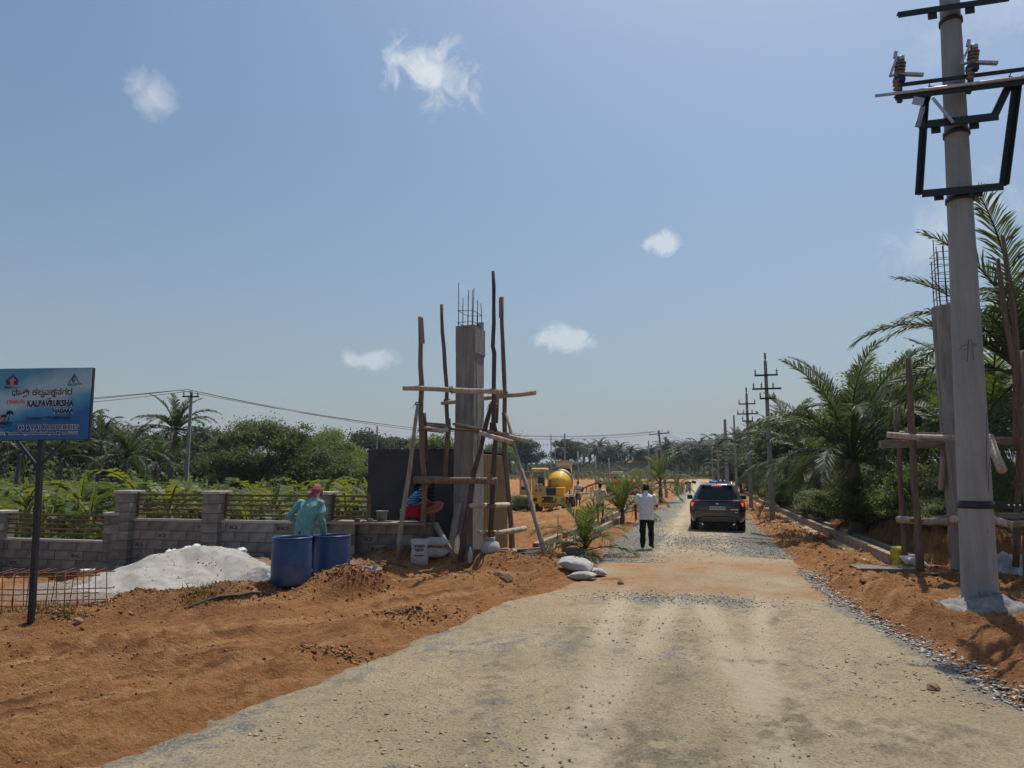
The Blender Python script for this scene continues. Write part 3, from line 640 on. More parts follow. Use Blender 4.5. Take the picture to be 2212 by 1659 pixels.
def path(conv, pts, Y0, Y1=None):
    Y1 = Y0 if Y1 is None else Y1; n = len(pts); return [at(*conv(*p), Y0+(Y1-Y0)*i/max(1, n-1)) for i, p in enumerate(pts)]
ls = empty('scaffold', drop((-1.0, 15.6)), 0, 'rickety scaffold of crooked wooden poles round the left gate column', 'scaffold', 'pole scaffolds at the gate')
YF, YB = 14.75, 16.9
p1 = path(Z3, [(717, 560), (722, 830), (722, 1050), (730, 1250), (726, 1600)], YF) + path(Z4, [(690, 420), (712, 620), (706, 820), (690, 1080), (680, 1300)], YF)
wood('pole', p1, .045, .062, WOODS[0], ls, 11)
plank('board', at(*Z3(725, 565), YF-.06), at(*Z3(742, 830), YF-.06), .09, .03, PLANK, ls, up=(0, 1, 0))
wood('pole', path(Z3, [(937, 430), (945, 720), (972, 1050), (985, 1300), (994, 1640)], YB), .042, .05, WOODS[0], ls, 12)
wood('pole', path(Z4, [(935, 60), (928, 170), (908, 560), (895, 662)], 15.0), .05, .055, WOODS[0], ls, 13)
p3 = path(Z3, [(1465, 90), (1463, 250), (1466, 620), (1462, 860), (1474, 930), (1466, 1250), (1466, 1620)], YF-.15) + path(Z4, [(1388, 200), (1366, 340), (1352, 620), (1342, 900), (1336, 1330)], YF-.15)
wood('pole', p3, .038, .058, WOODS[3], ls, 14)
p4 = path(Z3, [(1545, 356), (1552, 600), (1556, 850), (1565, 1100), (1578, 1350), (1578, 1600)], 16.3) + path(Z4, [(1465, 400), (1490, 640), (1507, 830), (1524, 1060), (1534, 1280)], 16.3)
wood('pole', p4, .045, .065, WOODS[0], ls, 15)
plank('board', at(*Z3(1535, 360), 16.22), at(*Z3(1535, 565), 16.22), .07, .03, PLANK, ls, up=(0, 1, 0))
wood('brace', path(Z3, [(695, 1440), (672, 1600)], 14.6) + path(Z4, [(600, 260), (570, 530), (515, 850), (470, 1150), (460, 1390)], 14.5), .035, .055, WOODS[1], ls, 16)
wood('brace', path(Z4, [(1485, 20), (1550, 280), (1620, 540), (1720, 860), (1842, 1350)], 16.2, 14.9), .036, .052, WOODS[1], ls, 17)
wood('brace', path(Z3, [(1455, 1420), (1400, 1620)], 14.8) + path(Z4, [(1232, 370), (1172, 580), (1132, 850), (1085, 1100), (1045, 1400)], 14.7, 14.4), .045, .06, WOODS[3], ls, 18)
wood('pole', path(Z3, [(1500, 1330), (1490, 1640)], 15.3) + path(Z4, [(1345, 100), (1342, 200)], 15.3), .05, .05, WOODS[3], ls, 19)
wood('pole', path(Z3, [(752, 1540), (760, 1650)], 14.9) + path(Z4, [(712, 300), (722, 600)], 14.9), .04, .045, WOODS[3], ls, 20)
wood('ledger', path(Z3, [(545, 1285), (900, 1292), (1200, 1312), (1560, 1322)], YF-.1, YF-.25), .05, .058, WOODS[2], ls, 21)
wood('ledger', path(Z3, [(930, 1432), (1340, 1392), (1600, 1358), (1893, 1328)], YB, 15.8), .05, .052, WOODS[2], ls, 22)
wood('ledger', path(Z4, [(692, 155), (880, 172), (930, 160)], YF+.1), .05, .05, WOODS[2], ls, 23)
wood('ledger', path(Z4, [(1222, 188), (1340, 230), (1540, 282)], YF-.3), .052, .045, WOODS[2], ls, 24)
wood('ledger', path(Z4, [(1400, 205), (1692, 270)], 16.0, 15.8), .045, .05, WOODS[2], ls, 25)
wood('ledger', path(Z4, [(605, 637), (1000, 648), (1395, 650)], YF-.1, YF-.28), .085, .07, WOODS[0], ls, 26)
wood('ledger', path(Z4, [(1150, 888), (1330, 885), (1500, 874)], YF-.3, 16.2), .056, .055, WOODS[2], ls, 27)
wood('ledger', path(Z4, [(1222, 1138), (1400, 1140), (1660, 1098)], YF-.3, 15.9), .052, .06, WOODS[2], ls, 28)
for (a, b, Ya, Yb, w) in (((720, 100), (925, 118), 15.6, 15.6, .14), ((725, 118), (960, 145), 15.4, 15.4, .16), ((980, 105), (1500, 215), 14.95, 15.4, .17), ((760, 140), (1500, 205), 15.1, 15.5, .2), ((1000, 125), (1420, 190), 15.25, 15.6, .16)):
    plank('board', at(*Z4(*a), Ya), at(*Z4(*b), Yb), w, .04, PLANK, ls)
for pt, Y, r in ((Z3(728, 1285), YF-.02, .085), (Z3(1040, 1300), YF-.15, .08), (Z3(1470, 1310), YF-.2, .085), (Z3(1578, 1340), 16.2, .08), (Z3(990, 1410), YB, .075), (Z4(700, 640), YF-.05, .12), (Z4(1352, 640), YF-.2, .11), (Z4(690, 160), YF, .085), (Z4(1375, 210), YF-.2, .085), (Z4(1480, 240), 16.1, .085), (Z4(1340, 885), YF-.2, .09), (Z4(1508, 875), 16.25, .09), (Z4(1340, 1140), YF-.2, .085), (Z4(1545, 1110), 16.2, .085), (Z4(720, 420), 14.85, .075), (Z3(705, 1440), 14.7, .085), (Z3(1580, 1570), 16.25, .09), (Z3(1460, 1460), 14.7, .09)):
    lash(at(*pt, Y), (0, 0, 1) if (int(pt[0]) % 2) else (1, 0, .2), r, ls)
# loose timber leaning on the column
for a, b, w, lab in ((Z4(1025, 860), Z4(925, 1440), .13, 'long grey plank leaning on the left gate column'), (Z4(1025, 1118), Z4(1003, 1410), .11, 'short grey plank standing at the foot of the left gate column')):
    tag(plank('leaning_plank', at(*a, 15.25), at(*b, 14.75), w, .035, PLANK, None, up=(0, 1, .1)), lab, 'plank')
o = wood('leaning_log', [at(*Z4(812, 1052), 14.85), at(*Z4(1000, 1410), 14.55)], .06, .065, WOODS[1], None, 31); tag(o, 'bare log leaning from the low block wall to the ground', 'log')

rs = empty('scaffold', drop((9.0, 13.8)), 0, 'pole scaffold round the right gate column behind the big utility pole', 'scaffold', 'pole scaffolds at the gate')
wood('pole', path(Z8, [(320, 40), (340, 430), (360, 800), (388, 1225)], 13.4), .055, .068, WOODS[0], rs, 41)
wood('pole', path(Z8, [(250, 320), (270, 560), (290, 900), (302, 1175)], 14.7), .046, .058, WOODS[0], rs, 42)
pa = path(Z7, [(1243, 420), (1290, 800), (1330, 1050), (1395, 1640)], 13.6) + path(Z8, [(935, 480), (930, 800), (915, 1200)], 13.6)
wood('pole', pa, .045, .06, WOODS[0], rs, 43)
pb = path(Z7, [(1198, 635), (1240, 1000), (1300, 1350), (1350, 1640)], 12.9) + path(Z8, [(918, 300), (925, 560)], 12.9)
wood('pole', pb, .04, .05, WOODS[0], rs, 44)
wood('pole', path(Z8, [(962, 0), (975, 400), (980, 900), (985, 1300)], 12.6), .06, .07, WOODS[0], rs, 45)
wood('pole', path(Z8, [(514, 530), (505, 775)], 13.9), .055, .06, WOODS[1], rs, 46)
wood('ledger', path(Z8, [(205, 468), (350, 480), (590, 485)], 13.3, 13.0), .055, .06, WOODS[2], rs, 47)
plank('board', at(*Z8(165, 522), 14.2), at(*Z8(560, 522), 13.9), .22, .14, PLANK, rs)
for a, b, Y in (((370, 462), (568, 470), 13.3), ((380, 490), (590, 505), 13.1), ((740, 485), (1100, 500), 13.2), ((730, 510), (1100, 530), 13.4), ((745, 500), (1100, 512), 13.8)):
    plank('board', at(*Z8(*a), Y), at(*Z8(*b), Y-.2), .22, .05, PLANK, rs)
wood('ledger', path(Z8, [(262, 938), (420, 945), (600, 948)], 14.3, 13.3), .065, .07, WOODS[1], rs, 48)
plank('board', at(*Z8(445, 925), 13.9), at(*Z8(590, 925), 13.7), .2, .05, PLANK, rs)
wood('ledger', [at(*Z8(575, 930), 12.9), at(*Z8(600, 945), 14.6)], .07, .07, WOODS[2], rs, 49)
wood('ledger', path(Z8, [(745, 905), (800, 945), (900, 968)], 12.6, 12.3), .075, .06, WOODS[2], rs, 50)
wood('ledger', path(Z8, [(900, 960), (1150, 960)], 12.5), .06, .06, WOODS[1], rs, 51)
plank('board', at(*Z8(800, 915), 13.6), at(*Z8(1150, 920), 13.2), .24, .10, PLANK, rs)
wood('prop', path(Z8, [(765, 480), (842, 665)], 12.8, 12.2), .07, .085, WOODS[2], rs, 52)
for pt, Y, r in ((Z8(345, 478), 13.35, .11), (Z8(275, 515), 14.4, .1), (Z8(368, 942), 13.5, .115), (Z8(293, 935), 14.5, .105), (Z8(930, 740), 13.5, .11), (Z8(925, 300), 12.95, .10), (Z8(945, 130), 13.0, .12), (Z8(930, 950), 12.7, .11), (Z8(770, 490), 12.8, .10)):
    lash(at(*pt, Y), (0, 0, 1), r, rs)
# ================================================================ poles, wires, signboard
POLE = mat('spun_pole_concrete', (.29, .285, .275), .75, .2, 2.0, .0015, 50, stretch=(3, 3, .35), dust=((.19, .185, .18), .6))
PSC = mat('street_pole_concrete', (.27, .26, .24), .85, .18, 3, .002, 30, stretch=(2, 2, .4))
BLACK = mat('black_painted_steel', (.014, .015, .019), .45, .3, 12, spec=.45)
GALV = mat('galvanised_steel', (.42, .43, .44), .45, .2, 14, metal=.7)
PORC = mat('porcelain_insulator', (.16, .13, .12), .25, .2, 10, spec=.6)
WIRE = mat('line_wire', (.05, .05, .055), .5, .1)
GROUT = mat('grey_grout', (.19, .183, .172), .95, .3, 7, .02, 14, col2=(.28, .27, .255))
FITS = []
def insulator(p, r=.06, h=.3, n=3, parent=None, axis=(0, 0, 1), m=PORC):
    prof = [(.018, 0)]
    for i in range(n):
        z = h*(.12+.76*i/n); prof += [(.02, z), (r, z+.02), (r*.95, z+.035), (.022, z+h*.2)]
    prof += [(.02, h)]; q = Vector(axis).normalized().to_track_quat('Z', 'Y').to_matrix()
    o = MB().lathe(prof, 12, (0, 0, 0), q).build('insulator', m, parent); o.location = p; return o
def lbar(a, b, w, t, name, parent, m=BLACK, up=(0, 0, 1)):
    """an angle-iron bar: two flanges"""
    a, b = Vector(a), Vector(b); d = (b-a).normalized(); up = Vector(up)
    if abs(d.dot(up)) > .95: up = Vector((0, 1, 0))
    x = d.cross(up).normalized(); z = x.cross(d); mm = MB()
    mm.beam(a+x*(w/2), b+x*(w/2), t, w, up); mm.beam(a+z*(w/2), b+z*(w/2), w, t, up)
    return mm.build(name, m, parent)
# --- the big pole in the right foreground
pb_ = on(2118, 1308); BPX, BPY, BPZ = pb_.x, pb_.y, pb_.z
bp = empty('utility_pole', (BPX, BPY, BPZ), 0, 'tall thick grey concrete utility pole in front of the right gate column', 'utility pole')
HT = 10.6; LEAN = .30
def axis(z): return Vector((LEAN*z/9.3, 0, z))
zs_ = [-.3 + (HT+.3)*i/30 for i in range(31)]
MB().tube([axis(z) for z in zs_], [.243-(.243-.150)*max(z, 0)/9.3 for z in zs_], 28).build('shaft', POLE, bp)
def Z6(x, y): return ((3450+x/1.952)*.54004, (y/1.952)*.54004)
def armpt(c, off=.22):
    Y = BPY-off
    for _ in range(5):
        p = at(*Z6(*c), Y); Y = BPY - off - (p.x-BPX-.2)*.268
    p = at(*Z6(*c), Y); return p - Vector((BPX, BPY, BPZ))
def arm(c0, c1, off=.22, ext=0):
    a, b = armpt(c0, off), armpt(c1, off); z = (a.z+b.z)/2; a.z = b.z = z
    if ext: b = b + (b-a).normalized()*ext
    return a, b
a, b = arm((270, 115), (1135, 20)); a1 = lbar(a, b, .10, .012, 'cross_arm', bp); 
def clamp(c, off=.24):
    p = armpt(c, off); z = p.z; r = .243-.01*z+.012
    MB().lathe([(r, -.035), (r+.012, -.035), (r+.012, .035), (r, .035)], 28, (LEAN*z/9.3, 0, z-.03), cap=(False, False)).build('clamp', BLACK, bp)
    for sx_ in (-1, 1): MB().box(Vector((p.x+sx_*.26, p.y-sx_*.07, z-.03)), (.13, .03, .10), (0, 0, YAW)).build('clamp_tab', BLACK, bp)
for c in ((690, 90), (720, 985), (745, 1510)): clamp(c)
a, b = arm((300, 680), (1261, 540), .30, 1.3); lbar(a, b, .065, .01, 'cross_arm', bp)
a, b = arm((250, 785), (1261, 640), .34, 1.3); lbar(a, b, .085, .012, 'cross_arm', bp)
a, b = arm((100, 765), (1261, 585), .42, 1.3); MB().tube([a, b], .026, 10).build('operating_pipe', GALV, bp)
a, b = arm((430, 992), (1050, 925), .24); lbar(a, b, .125, .012, 'cross_arm', bp)
a, b = arm((455, 1522), (1090, 1470), .24); lbar(a, b, .115, .012, 'cross_arm', bp)
for c0, c1, w in (((495, 690), (440, 1515), .08), ((545, 660), (437, 985), .085), ((1215, 590), (1105, 1440), .095), ((1185, 585), (1040, 890), .11)):
    lbar(armpt(c0, .32), armpt(c1, .30), w, .012, 'brace', bp)
for c0, c1 in (((540, 770), (700, 962)), ((470, 830), (432, 985))): lbar(armpt(c0, .40), armpt(c1, .34), .05, .008, 'brace', bp, GALV)
MB().box(armpt((435, 790), .42), (.16, .012, .13), (0, R(20), YAW)).build('plate', GALV, bp)
def switch(c_base, c_top, c_arm, c_foot):
    t = empty('switch_unit', armpt(c_base, .36)); t.parent = bp; o0 = armpt(c_base, .36)
    top = armpt(c_top, .36)-o0; insulator((0, 0, 0), .085, top.length, 4, t, top)
    insulator((-.05, 0, -.02), .06, .26, 3, t, (0, 0, -1))
    MB().box((0, 0, -.05), (.16, .1, .09), (0, 0, YAW)).build('bracket', BLACK, t)
    MB().beam((0, 0, -.07), armpt(c_foot, .36)-o0, .07, .05).build('bracket', BLACK, t)
    m = MB(); m.beam((-.02, 0, .05), armpt(c_arm, .36)-o0, .05, .02); m.beam(armpt(c_arm, .36)-o0, top+Vector((-.06, 0, .05)), .06, .035); m.beam((.02, 0, .05), Vector((.34, -.09, -.02)), .07, .04); m.build('blade', GALV, t)
    MB().tube([top+Vector((0, 0, -.02)), top+Vector((0, 0, .05))], .055, 8).build('cap', GALV, t); MB().beam(top+Vector((-.1, 0, .02)), top+Vector((-.07, 0, .14)), .05, .03).build('horn', GALV, t)
switch((285, 600), (300, 465), (215, 595), (290, 800)); switch((855, 510), (872, 375), (765, 505), (825, 730))
# steel strap at breast height running off to the next pole
q = at(2090, 1091, BPY-.24)-pb_; z = q.z; r = .243-.01*z
MB().lathe([(r, -.055), (r+.014, -.055), (r+.014, .055), (r, .055)], 32, (LEAN*z/9.3, 0, z), cap=(False, False)).build('strap', BLACK, bp)
MB().box((1.0, -.47, z-.015), (1.7, .012, .10), (0, R(1.2), YAW)).build('strap_bar', BLACK, bp)
for i in range(3): MB().tube([(.33+.07*i, -.33-.02*i, z), (.33+.07*i, -.29-.02*i, z)], .012, 6).build('bolt', GALV, bp)
# chalk-like figure scratched on the shaft
def on_shaft(px, py):
    """scratch marks wrap the shaft"""
    p = at(px, py, BPY); z = p.z-BPZ; dx = p.x-BPX-LEAN*z/9.3; r = .243-.01*z+.002
    dx = max(-r*.98, min(r*.98, dx)); return Vector((LEAN*z/9.3+dx, -math.sqrt(r*r-dx*dx), z))
m = MB()
for st in ([(820, 1455), (835, 1420), (865, 1405), (868, 1440), (840, 1450), (865, 1450)], [(865, 1550), (872, 1370), (892, 1368), (890, 1395), (948, 1400)], [(890, 1410), (920, 1405), (935, 1415), (915, 1430), (890, 1428)], [(895, 1440), (910, 1548)]):
    m.tube([on_shaft(*Z7(*s)) for s in st], .0035, 4)
m.build('scratched_mark', REBAR, bp)
m = MB()
for st in ([(715, 350), (712, 440), (704, 560), (703, 690)], [(728, 620), (716, 680), (713, 780)], [(736, 600), (722, 640)], [(660, 1310), (672, 1350), (668, 1390)], [(706, 985), (703, 1005)]):
    m.tube([on_shaft(*Z8(*s)) for s in st], .0028, 4)
m.build('crack', REBAR, bp)
# grout collar heaped at its foot
def heap(name, cx, cy, prof_h, rx, ry, m, ang=0, n=64, amp=.35, seed=0, power=1.0, sub=18, pw=None, fine=(9, .02)):
    rings = []; V = []; F = []
    for i in range(sub+1):
        f = i/sub
        for j in range(n):
            t = 2*math.pi*j/n; wob = 1 + amp*float(fbm(math.cos(t)*1.3+seed, math.sin(t)*1.3-seed, 3)); rr = f*wob
            dx, dy = rx*rr*math.cos(t), ry*rr*math.sin(t); x = cx+dx*math.cos(ang)-dy*math.sin(ang); y = cy+dx*math.sin(ang)+dy*math.cos(ang)
            V.append((x, y, f))
    V = np.array(V); g = ground_h(V[:, 0], V[:, 1]); f = V[:, 2]
    h = prof_h*(1-f**1.15)**power if pw is None else prof_h*pw(f)
    Z = g + h + fine[1]*(1.2-f)*fbm(V[:, 0]*fine[0]*.3+seed, V[:, 1]*fine[0]*.3, 4)*3 + fine[1]*fbm(V[:, 0]*fine[0], V[:, 1]*fine[0], 3) - .035*(f > .97)
    V[:, 2] = Z
    for i in range(sub):
        for j in range(n): j2 = (j+1) % n; F.append((i*n+j, i*n+j2, (i+1)*n+j2, (i+1)*n+j))
    me = fast(name, V, np.array(F), m, True); return link(name, me)
o = heap('grout_collar', BPX-.02, BPY-.18, .17, .80, .58, GROUT, amp=.5, seed=3, fine=(13, .03)); tag(o, 'rough grey grout collar heaped round the foot of the big utility pole', 'grout')

# --- street poles along the right side of the road
def street_pole(name, X, Y, top, label, arms, w0=.24, w1=.13, lean=0, group='poles along the new road', horn=True, zb=None, yaw=YAW):
    z0 = gz(X, Y) if zb is None else zb; H_ = top-z0
    r = empty(name, (X, Y, z0), yaw, label, 'utility pole', group)
    MB().box((lean*H_/2*0, 0, H_/2-.15), (w0, w0*.8, H_+.3), taper=w1/w0).build('shaft', PSC, r)
    if lean: r.rotation_euler = (0, lean, yaw)
    for (dz, half, ins) in arms:
        z = H_-dz; MB().box((0, -.11, z), (half*2, .07, .075)).build('cross_arm', BLACK, r)
        for s in ins: insulator((s*half, -.11, z+.03), .055, .26, 2, r)
    if horn: MB().lathe([(.03, 0), (.035, .12), (.075, .14), (.03, .18), (.07, .24), (.03, .28), (.055, .34), (.012, .40)], 10, (0, 0, H_)).build('top_insulator', PORC, r)
    return r
A3 = [(.66, .50, (-.92, .92)), (1.28, .62, (-.9, -.35, .45)), (1.72, .32, (-.9, .9))]
p = at(1669, 1125, 31.9); street_pole('utility_pole', p.x, 31.9, 7.15, 'nearest square concrete pole right of the road with three cross-arms', A3)
p = at(1623, 1098, 43.8); street_pole('utility_pole', p.x, 43.8, at(1612, 850, 43.8).z, 'second square concrete pole right of the road with three cross-arms', A3)
p = at(1592, 1070, 60.); street_pole('utility_pole', p.x, 60., at(1588, 897, 60.).z, 'bare-topped third concrete pole right of the road with two short arms', [(1.6, .72, (-.95, 0, .6)), (2.25, .36, (.9,))], horn=False)
p = at(1572, 1070, 66.); street_pole('utility_pole', p.x, 66., at(1570, 906, 66.).z, 'thick bare-topped concrete pole behind the parked car with many dark bands', [(1.9, .8, ()), (2.9, .45, ()), (3.3, .5, ()), (3.9, .45, ()), (4.2, .45, ())], w0=.36, w1=.24, horn=False)
for px, Y, tp, lab in ((1553, 84, 955, 'far slim concrete pole beside the palms, right of the car roof'), (1541, 100, 968, 'farthest slim concrete pole among the roadside palms')):
    p = at(px, 1060, Y); street_pole('utility_pole', p.x, Y, at(px, tp, Y).z, lab, [(.5, .5, ())], horn=False)
# --- other poles
p = at(399, 1100, 38.); lp = street_pole('utility_pole', p.x, 38., at(402, 846, 38.).z, 'lone square concrete pole in the banana field beside the tall palm', [(.28, .42, (-.85, .85, .1))], .19, .13, group='poles of the overhead line', horn=False, yaw=R(8))
p = at(1440, 1070, 64.); mp = street_pole('utility_pole', p.x, 64., at(1432, 929, 64.).z, 'leaning concrete pole with one cross-arm behind the young palm', [(.32, .95, (-.9, .9))], .22, .15, lean=R(-5.5), group='poles of the overhead line', horn=False, yaw=R(5))
for px, tp, Y, lab, arms in ((812, 921, 95, 'far pole with four short arms above the dark plastered room', [(1.2, .5, ()), (1.9, 1.2, ()), (4.3, .9, ()), (5.2, .7, ())]), (1221, 936, 120, 'far paired pole rising behind the mixer truck', [(1.0, .5, ()), (2.2, .5, ())]),
                             (1191, 939, 150, 'far bare pole left of the mixer chute', []), (1200, 950, 165, 'shorter far bare pole beside the mixer chute', []), (1403, 952, 130, 'far bare pole among the distant palms', []), (1421, 961, 150, 'shorter far bare pole among the distant palms', [])):
    p = at(px, 1040, Y); street_pole('utility_pole', p.x, Y, at(px, tp, Y).z, lab, arms, .3, .18, group='distant poles', horn=False, yaw=0)
for px, tp, Y, lab in ((1249, 975, 88, 'slim pale post on the red plot beside the mixer truck'), (1287, 984, 92, 'slim pale post on the red plot behind the digger arm'), (1316, 990, 98, 'slim pale post on the red plot above the digger cab')):
    p = at(px, 1040, Y); z0 = gz(p.x, Y); q = MB().tube([(0, 0, -.2), (0, 0, at(px, tp, Y).z-z0)], [.09, .06], 8).build('survey_post', PSC); q.location = (p.x, Y, z0); tag(q, lab, 'post', 'slim posts on the red plot')
# --- wires
def wire(a, b, sag, r, label, group):
    a, b = Vector(a), Vector(b); pts = []
    for i in range(25):
        t = i/24; p = a.lerp(b, t); p.z -= sag*4*t*(1-t); pts.append(p)
    tag(MB().tube(pts, r, 4).build('power_line', WIRE), label, 'power line', group)
Lt = at(402, 850, 38.); Mt = at(1432, 936, 64.)
for i, (dx, dz) in enumerate(((-.36, .18), (.05, .22), (.36, .15))):
    wire(Lt+Vector((dx, 0, dz)), Mt+Vector((dx*2, 0, dz)), 1.25+.12*i, .014, ('upper', 'middle', 'lower')[i]+' wire of the span from the field pole to the leaning pole', 'wires over the field')
    wire(Lt+Vector((dx, 0, dz)), Lt+Vector((dx-26, 4, -.9+dz)), .25+.1*i, .014, ('upper', 'middle', 'lower')[i]+' wire running from the field pole out past the signboard', 'wires over the field')
for i, (px, py, Y) in enumerate(((1553, 957, 84), (1570, 935, 66), (1572, 985, 66))):
    wire(Mt+Vector((.4-.3*i, 0, .05)), at(px, py, Y), .6+.5*i, .014, ('top', 'middle', 'lowest')[i]+' slack wire from the leaning pole to the roadside poles', 'slack wires over the road')

# ---------------------------------------------------------------- signboard
def board_material():
    m, nt, N, L, b = nodes_of('sign_print'); tc = N.new('ShaderNodeTexCoord'); sp = N.new('ShaderNodeSeparateXYZ'); L.new(tc.outputs['Object'], sp.inputs[0])
    f = N.new('ShaderNodeMath'); f.operation = 'MULTIPLY_ADD'; L.new(sp.outputs[2], f.inputs[0]); f.inputs[1].default_value = -1.05; f.inputs[2].default_value = .45
    g = N.new('ShaderNodeMath'); g.operation = 'MULTIPLY_ADD'; L.new(sp.outputs[0], g.inputs[0]); g.inputs[1].default_value = .28; L.new(f.outputs[0], g.inputs[2])
    h = N.new('ShaderNodeMath'); h.operation = 'MULTIPLY_ADD'; L.new(noise(N, L, tc.outputs['Object'], 2.2, 2), h.inputs[0]); h.inputs[1].default_value = .5; L.new(g.outputs[0], h.inputs[2])
    c = ramp(N, L, h.outputs[0], [(.22, (.07, .27, .42)), (.42, (.32, .47, .55)), (.62, (.36, .50, .58)), (.80, (.06, .28, .46)), (.98, (.012, .11, .32))])
    L.new(c, b.inputs['Base Color']); b.inputs['Roughness'].default_value = .35; b.inputs['Specular IOR Level'].default_value = .4; MATS['sign_print'] = m; return m
SGN = board_material()
def flat(name, col): return mat(name, col, .5, .03, 3)
NAVY = flat('print_navy', (.012, .03, .075)); MAROON = flat('print_maroon', (.10, .015, .03)); SALMON = flat('print_orange', (.55, .17, .09)); WHITE_P = flat('print_white', (.72, .76, .80)); DEEP = flat('print_deep_blue', (.015, .08, .20)); TEAL = flat('print_teal', (.02, .09, .11))
sg0 = on(69, 1313); SY = 9.5
sgc = at(98, 873, SY); sgp = empty('signboard', (at(84, 1100, SY).x+.02, SY, sg0.z), 0, 'blue and white property signboard on one black post beside the rebar cage', 'signboard')
SX, SZ = sgc.x-sgp.location.x, sgc.z-sgp.location.z; BW, BH = 1.24, .955
panel = MB().box((0, 0, 0), (BW, .02, BH)).build('panel', SGN, sgp, loc=(SX, -.035, SZ), rot=(0, R(-.8), 0))
fr = MB()
for z in (-BH/2, BH/2): fr.box((0, .012, z*.985), (BW+.012, .05, .03))
for x in (-BW/2, BW/2): fr.box((x*.99, .012, 0), (.03, .05, BH+.01))
fr.box((0, .016, 0), (BW-.03, .012, BH-.03)); fr.build('frame', BLACK, sgp, loc=(SX, -.012, SZ), rot=(0, R(-.8), 0))
lx = at(67, 1313, SY).x-sgp.location.x
MB().beam((lx, .03, -.15), (SX-.03, .03, SZ-BH/2+.02), .062, .062).build('post', BLACK, sgp)
MB().beam((SX-.04, .03, SZ-.85), (SX-.36, .02, SZ-BH/2), .035, .035).build('brace', BLACK, sgp); MB().beam((SX-.04, .03, SZ-.85), (SX+.30, .02, SZ-BH/2), .035, .035).build('brace', BLACK, sgp)
def L2(sx, sy): return ((sx-757)/1497*BW, (695-sy)/1145*BH)
def stxt(body, sx, sy, w, h, m, bold=0, halo=True, shear=0, name='lettering'):
    x, z = L2(sx, sy); hgt = h/1145*BH
    for k, (mm, bo, y) in enumerate(((WHITE_P, bold+.004, -.0115), (m, bold, -.0135)) if halo else ((m, bold, -.0135),)):
        o = text(name, body, hgt*1.38, mm, panel, (x, y, z), bold=bo, ext=.0006, shear=shear); FITS.append((o, w/1497*BW))
KN = empty('kannada_lettering', (0, 0, 0)); KN.parent = panel
def kn(ch, sx, sy, h, wid):
    x, z = L2(sx, sy)
    for mm, bo, y in ((WHITE_P, .0045, -.0115), (MAROON, .0022, -.0135)):
        o = text('letter', ch, h/1145*BH*1.5, mm, KN, (x, y, z), bold=bo, ext=.0006); FITS.append((o, wid/1497*BW))
for ch, x, w in (('ಧಾ', 312, 140), ('ತ', 430, 80), ('ೀ', 500, 55), ('ಕ', 610, 82), ('ಲ', 705, 90), ('ವ', 805, 90), ('ಕ', 905, 85), ('ನ', 1000, 85), ('ಗ', 1090, 72), ('ರ', 1175, 78)): kn(ch, x, 512, 88, w)
for ch, x, w in (('ರ', 455, 55), ('ಪ', 740, 55), ('ೃ', 860, 45), ('ಷ', 925, 55)): kn(ch, x, 580, 46, w)
stxt('DHATRI', 318, 662, 290, 62, SALMON, .002, False); stxt('KALPAVRUKSHA', 870, 695, 745, 100, NAVY, .006); stxt('NAGARA', 1085, 815, 330, 62, NAVY, .005)
stxt('Contect : 9916057666', 850, 925, 725, 55, NAVY, .001, False); stxt('DHATRI PROPERTIES', 860, 1078, 995, 75, NAVY, .002); stxt('S-5/17, Bhuddha Marga, Siddhartha Nagara, Mysore-570011', 692, 1166, 1320, 40, NAVY, .001)
stxt('Dhatri', 168, 422, 112, 38, NAVY, .001, False); stxt('Properties', 282, 430, 92, 18, NAVY, 0, False); stxt('ARYA', 1165, 380, 70, 22, TEAL, 0, False); stxt('ENTURES', 1300, 380, 125, 22, TEAL, 0, False); stxt('BEGINS WITH INDIA', 1202, 407, 145, 14, TEAL, 0, False)
def poly(name, pts, m, y=-.0128, d=.002):
    mm = MB(); mm.prism([L2(*p) for p in pts], d, None, (0, y, 0)); return mm.build(name, m, panel)
poly('logo', [(133, 380), (133, 300), (218, 236), (232, 252), (170, 315), (198, 320), (198, 380)], MAROON); poly('logo', [(327, 380), (327, 300), (262, 236), (250, 252), (300, 315), (262, 320), (262, 380)], MAROON)
poly('logo', [(200, 395), (200, 318), (172, 322), (233, 275), (290, 322), (260, 318), (260, 395)], SALMON, -.0138)
m = MB(); m.lathe([(.010, -.001), (.014, -.001), (.014, .001), (.010, .001)], 16, (*[L2(236, 228)[0]], -.013, L2(236, 228)[1]), Matrix.Rotation(R(90), 3, 'X'), cap=(False, False)); m.build('logo', DEEP, panel)
for pts in ([(1140, 362), (1155, 362), (1240, 225), (1300, 362), (1316, 362), (1236, 208)], [(1190, 290), (1212, 270), (1226, 330), (1275, 255), (1222, 380)], [(1200, 285), (1236, 240), (1252, 275), (1240, 290), (1232, 268), (1210, 292)]): poly('logo', pts, TEAL)
poly('logo', [(1128, 388), (1365, 388), (1365, 392), (1128, 392)], TEAL); poly('rule', [(320, 972), (1400, 972), (1400, 979), (320, 984)], DEEP)
cx_, cz_ = L2(92, 915)
for i in range(7):
    z0 = -.047+.0145*i; w_ = math.sqrt(max(0, .052**2-z0*z0)); MB().box((cx_, -.0125, cz_+z0), (w_*2, .002, .0085)).build('logo', SALMON, panel)
poly('logo', [(35, 985), (120, 975), (330, 983), (250, 1003), (190, 1030), (110, 1030), (50, 1008)], NAVY, -.0138); poly('logo', [(20, 1003), (60, 1028), (130, 1045), (200, 1035), (300, 998), (240, 1050), (160, 1078), (90, 1070), (45, 1040)], DEEP)
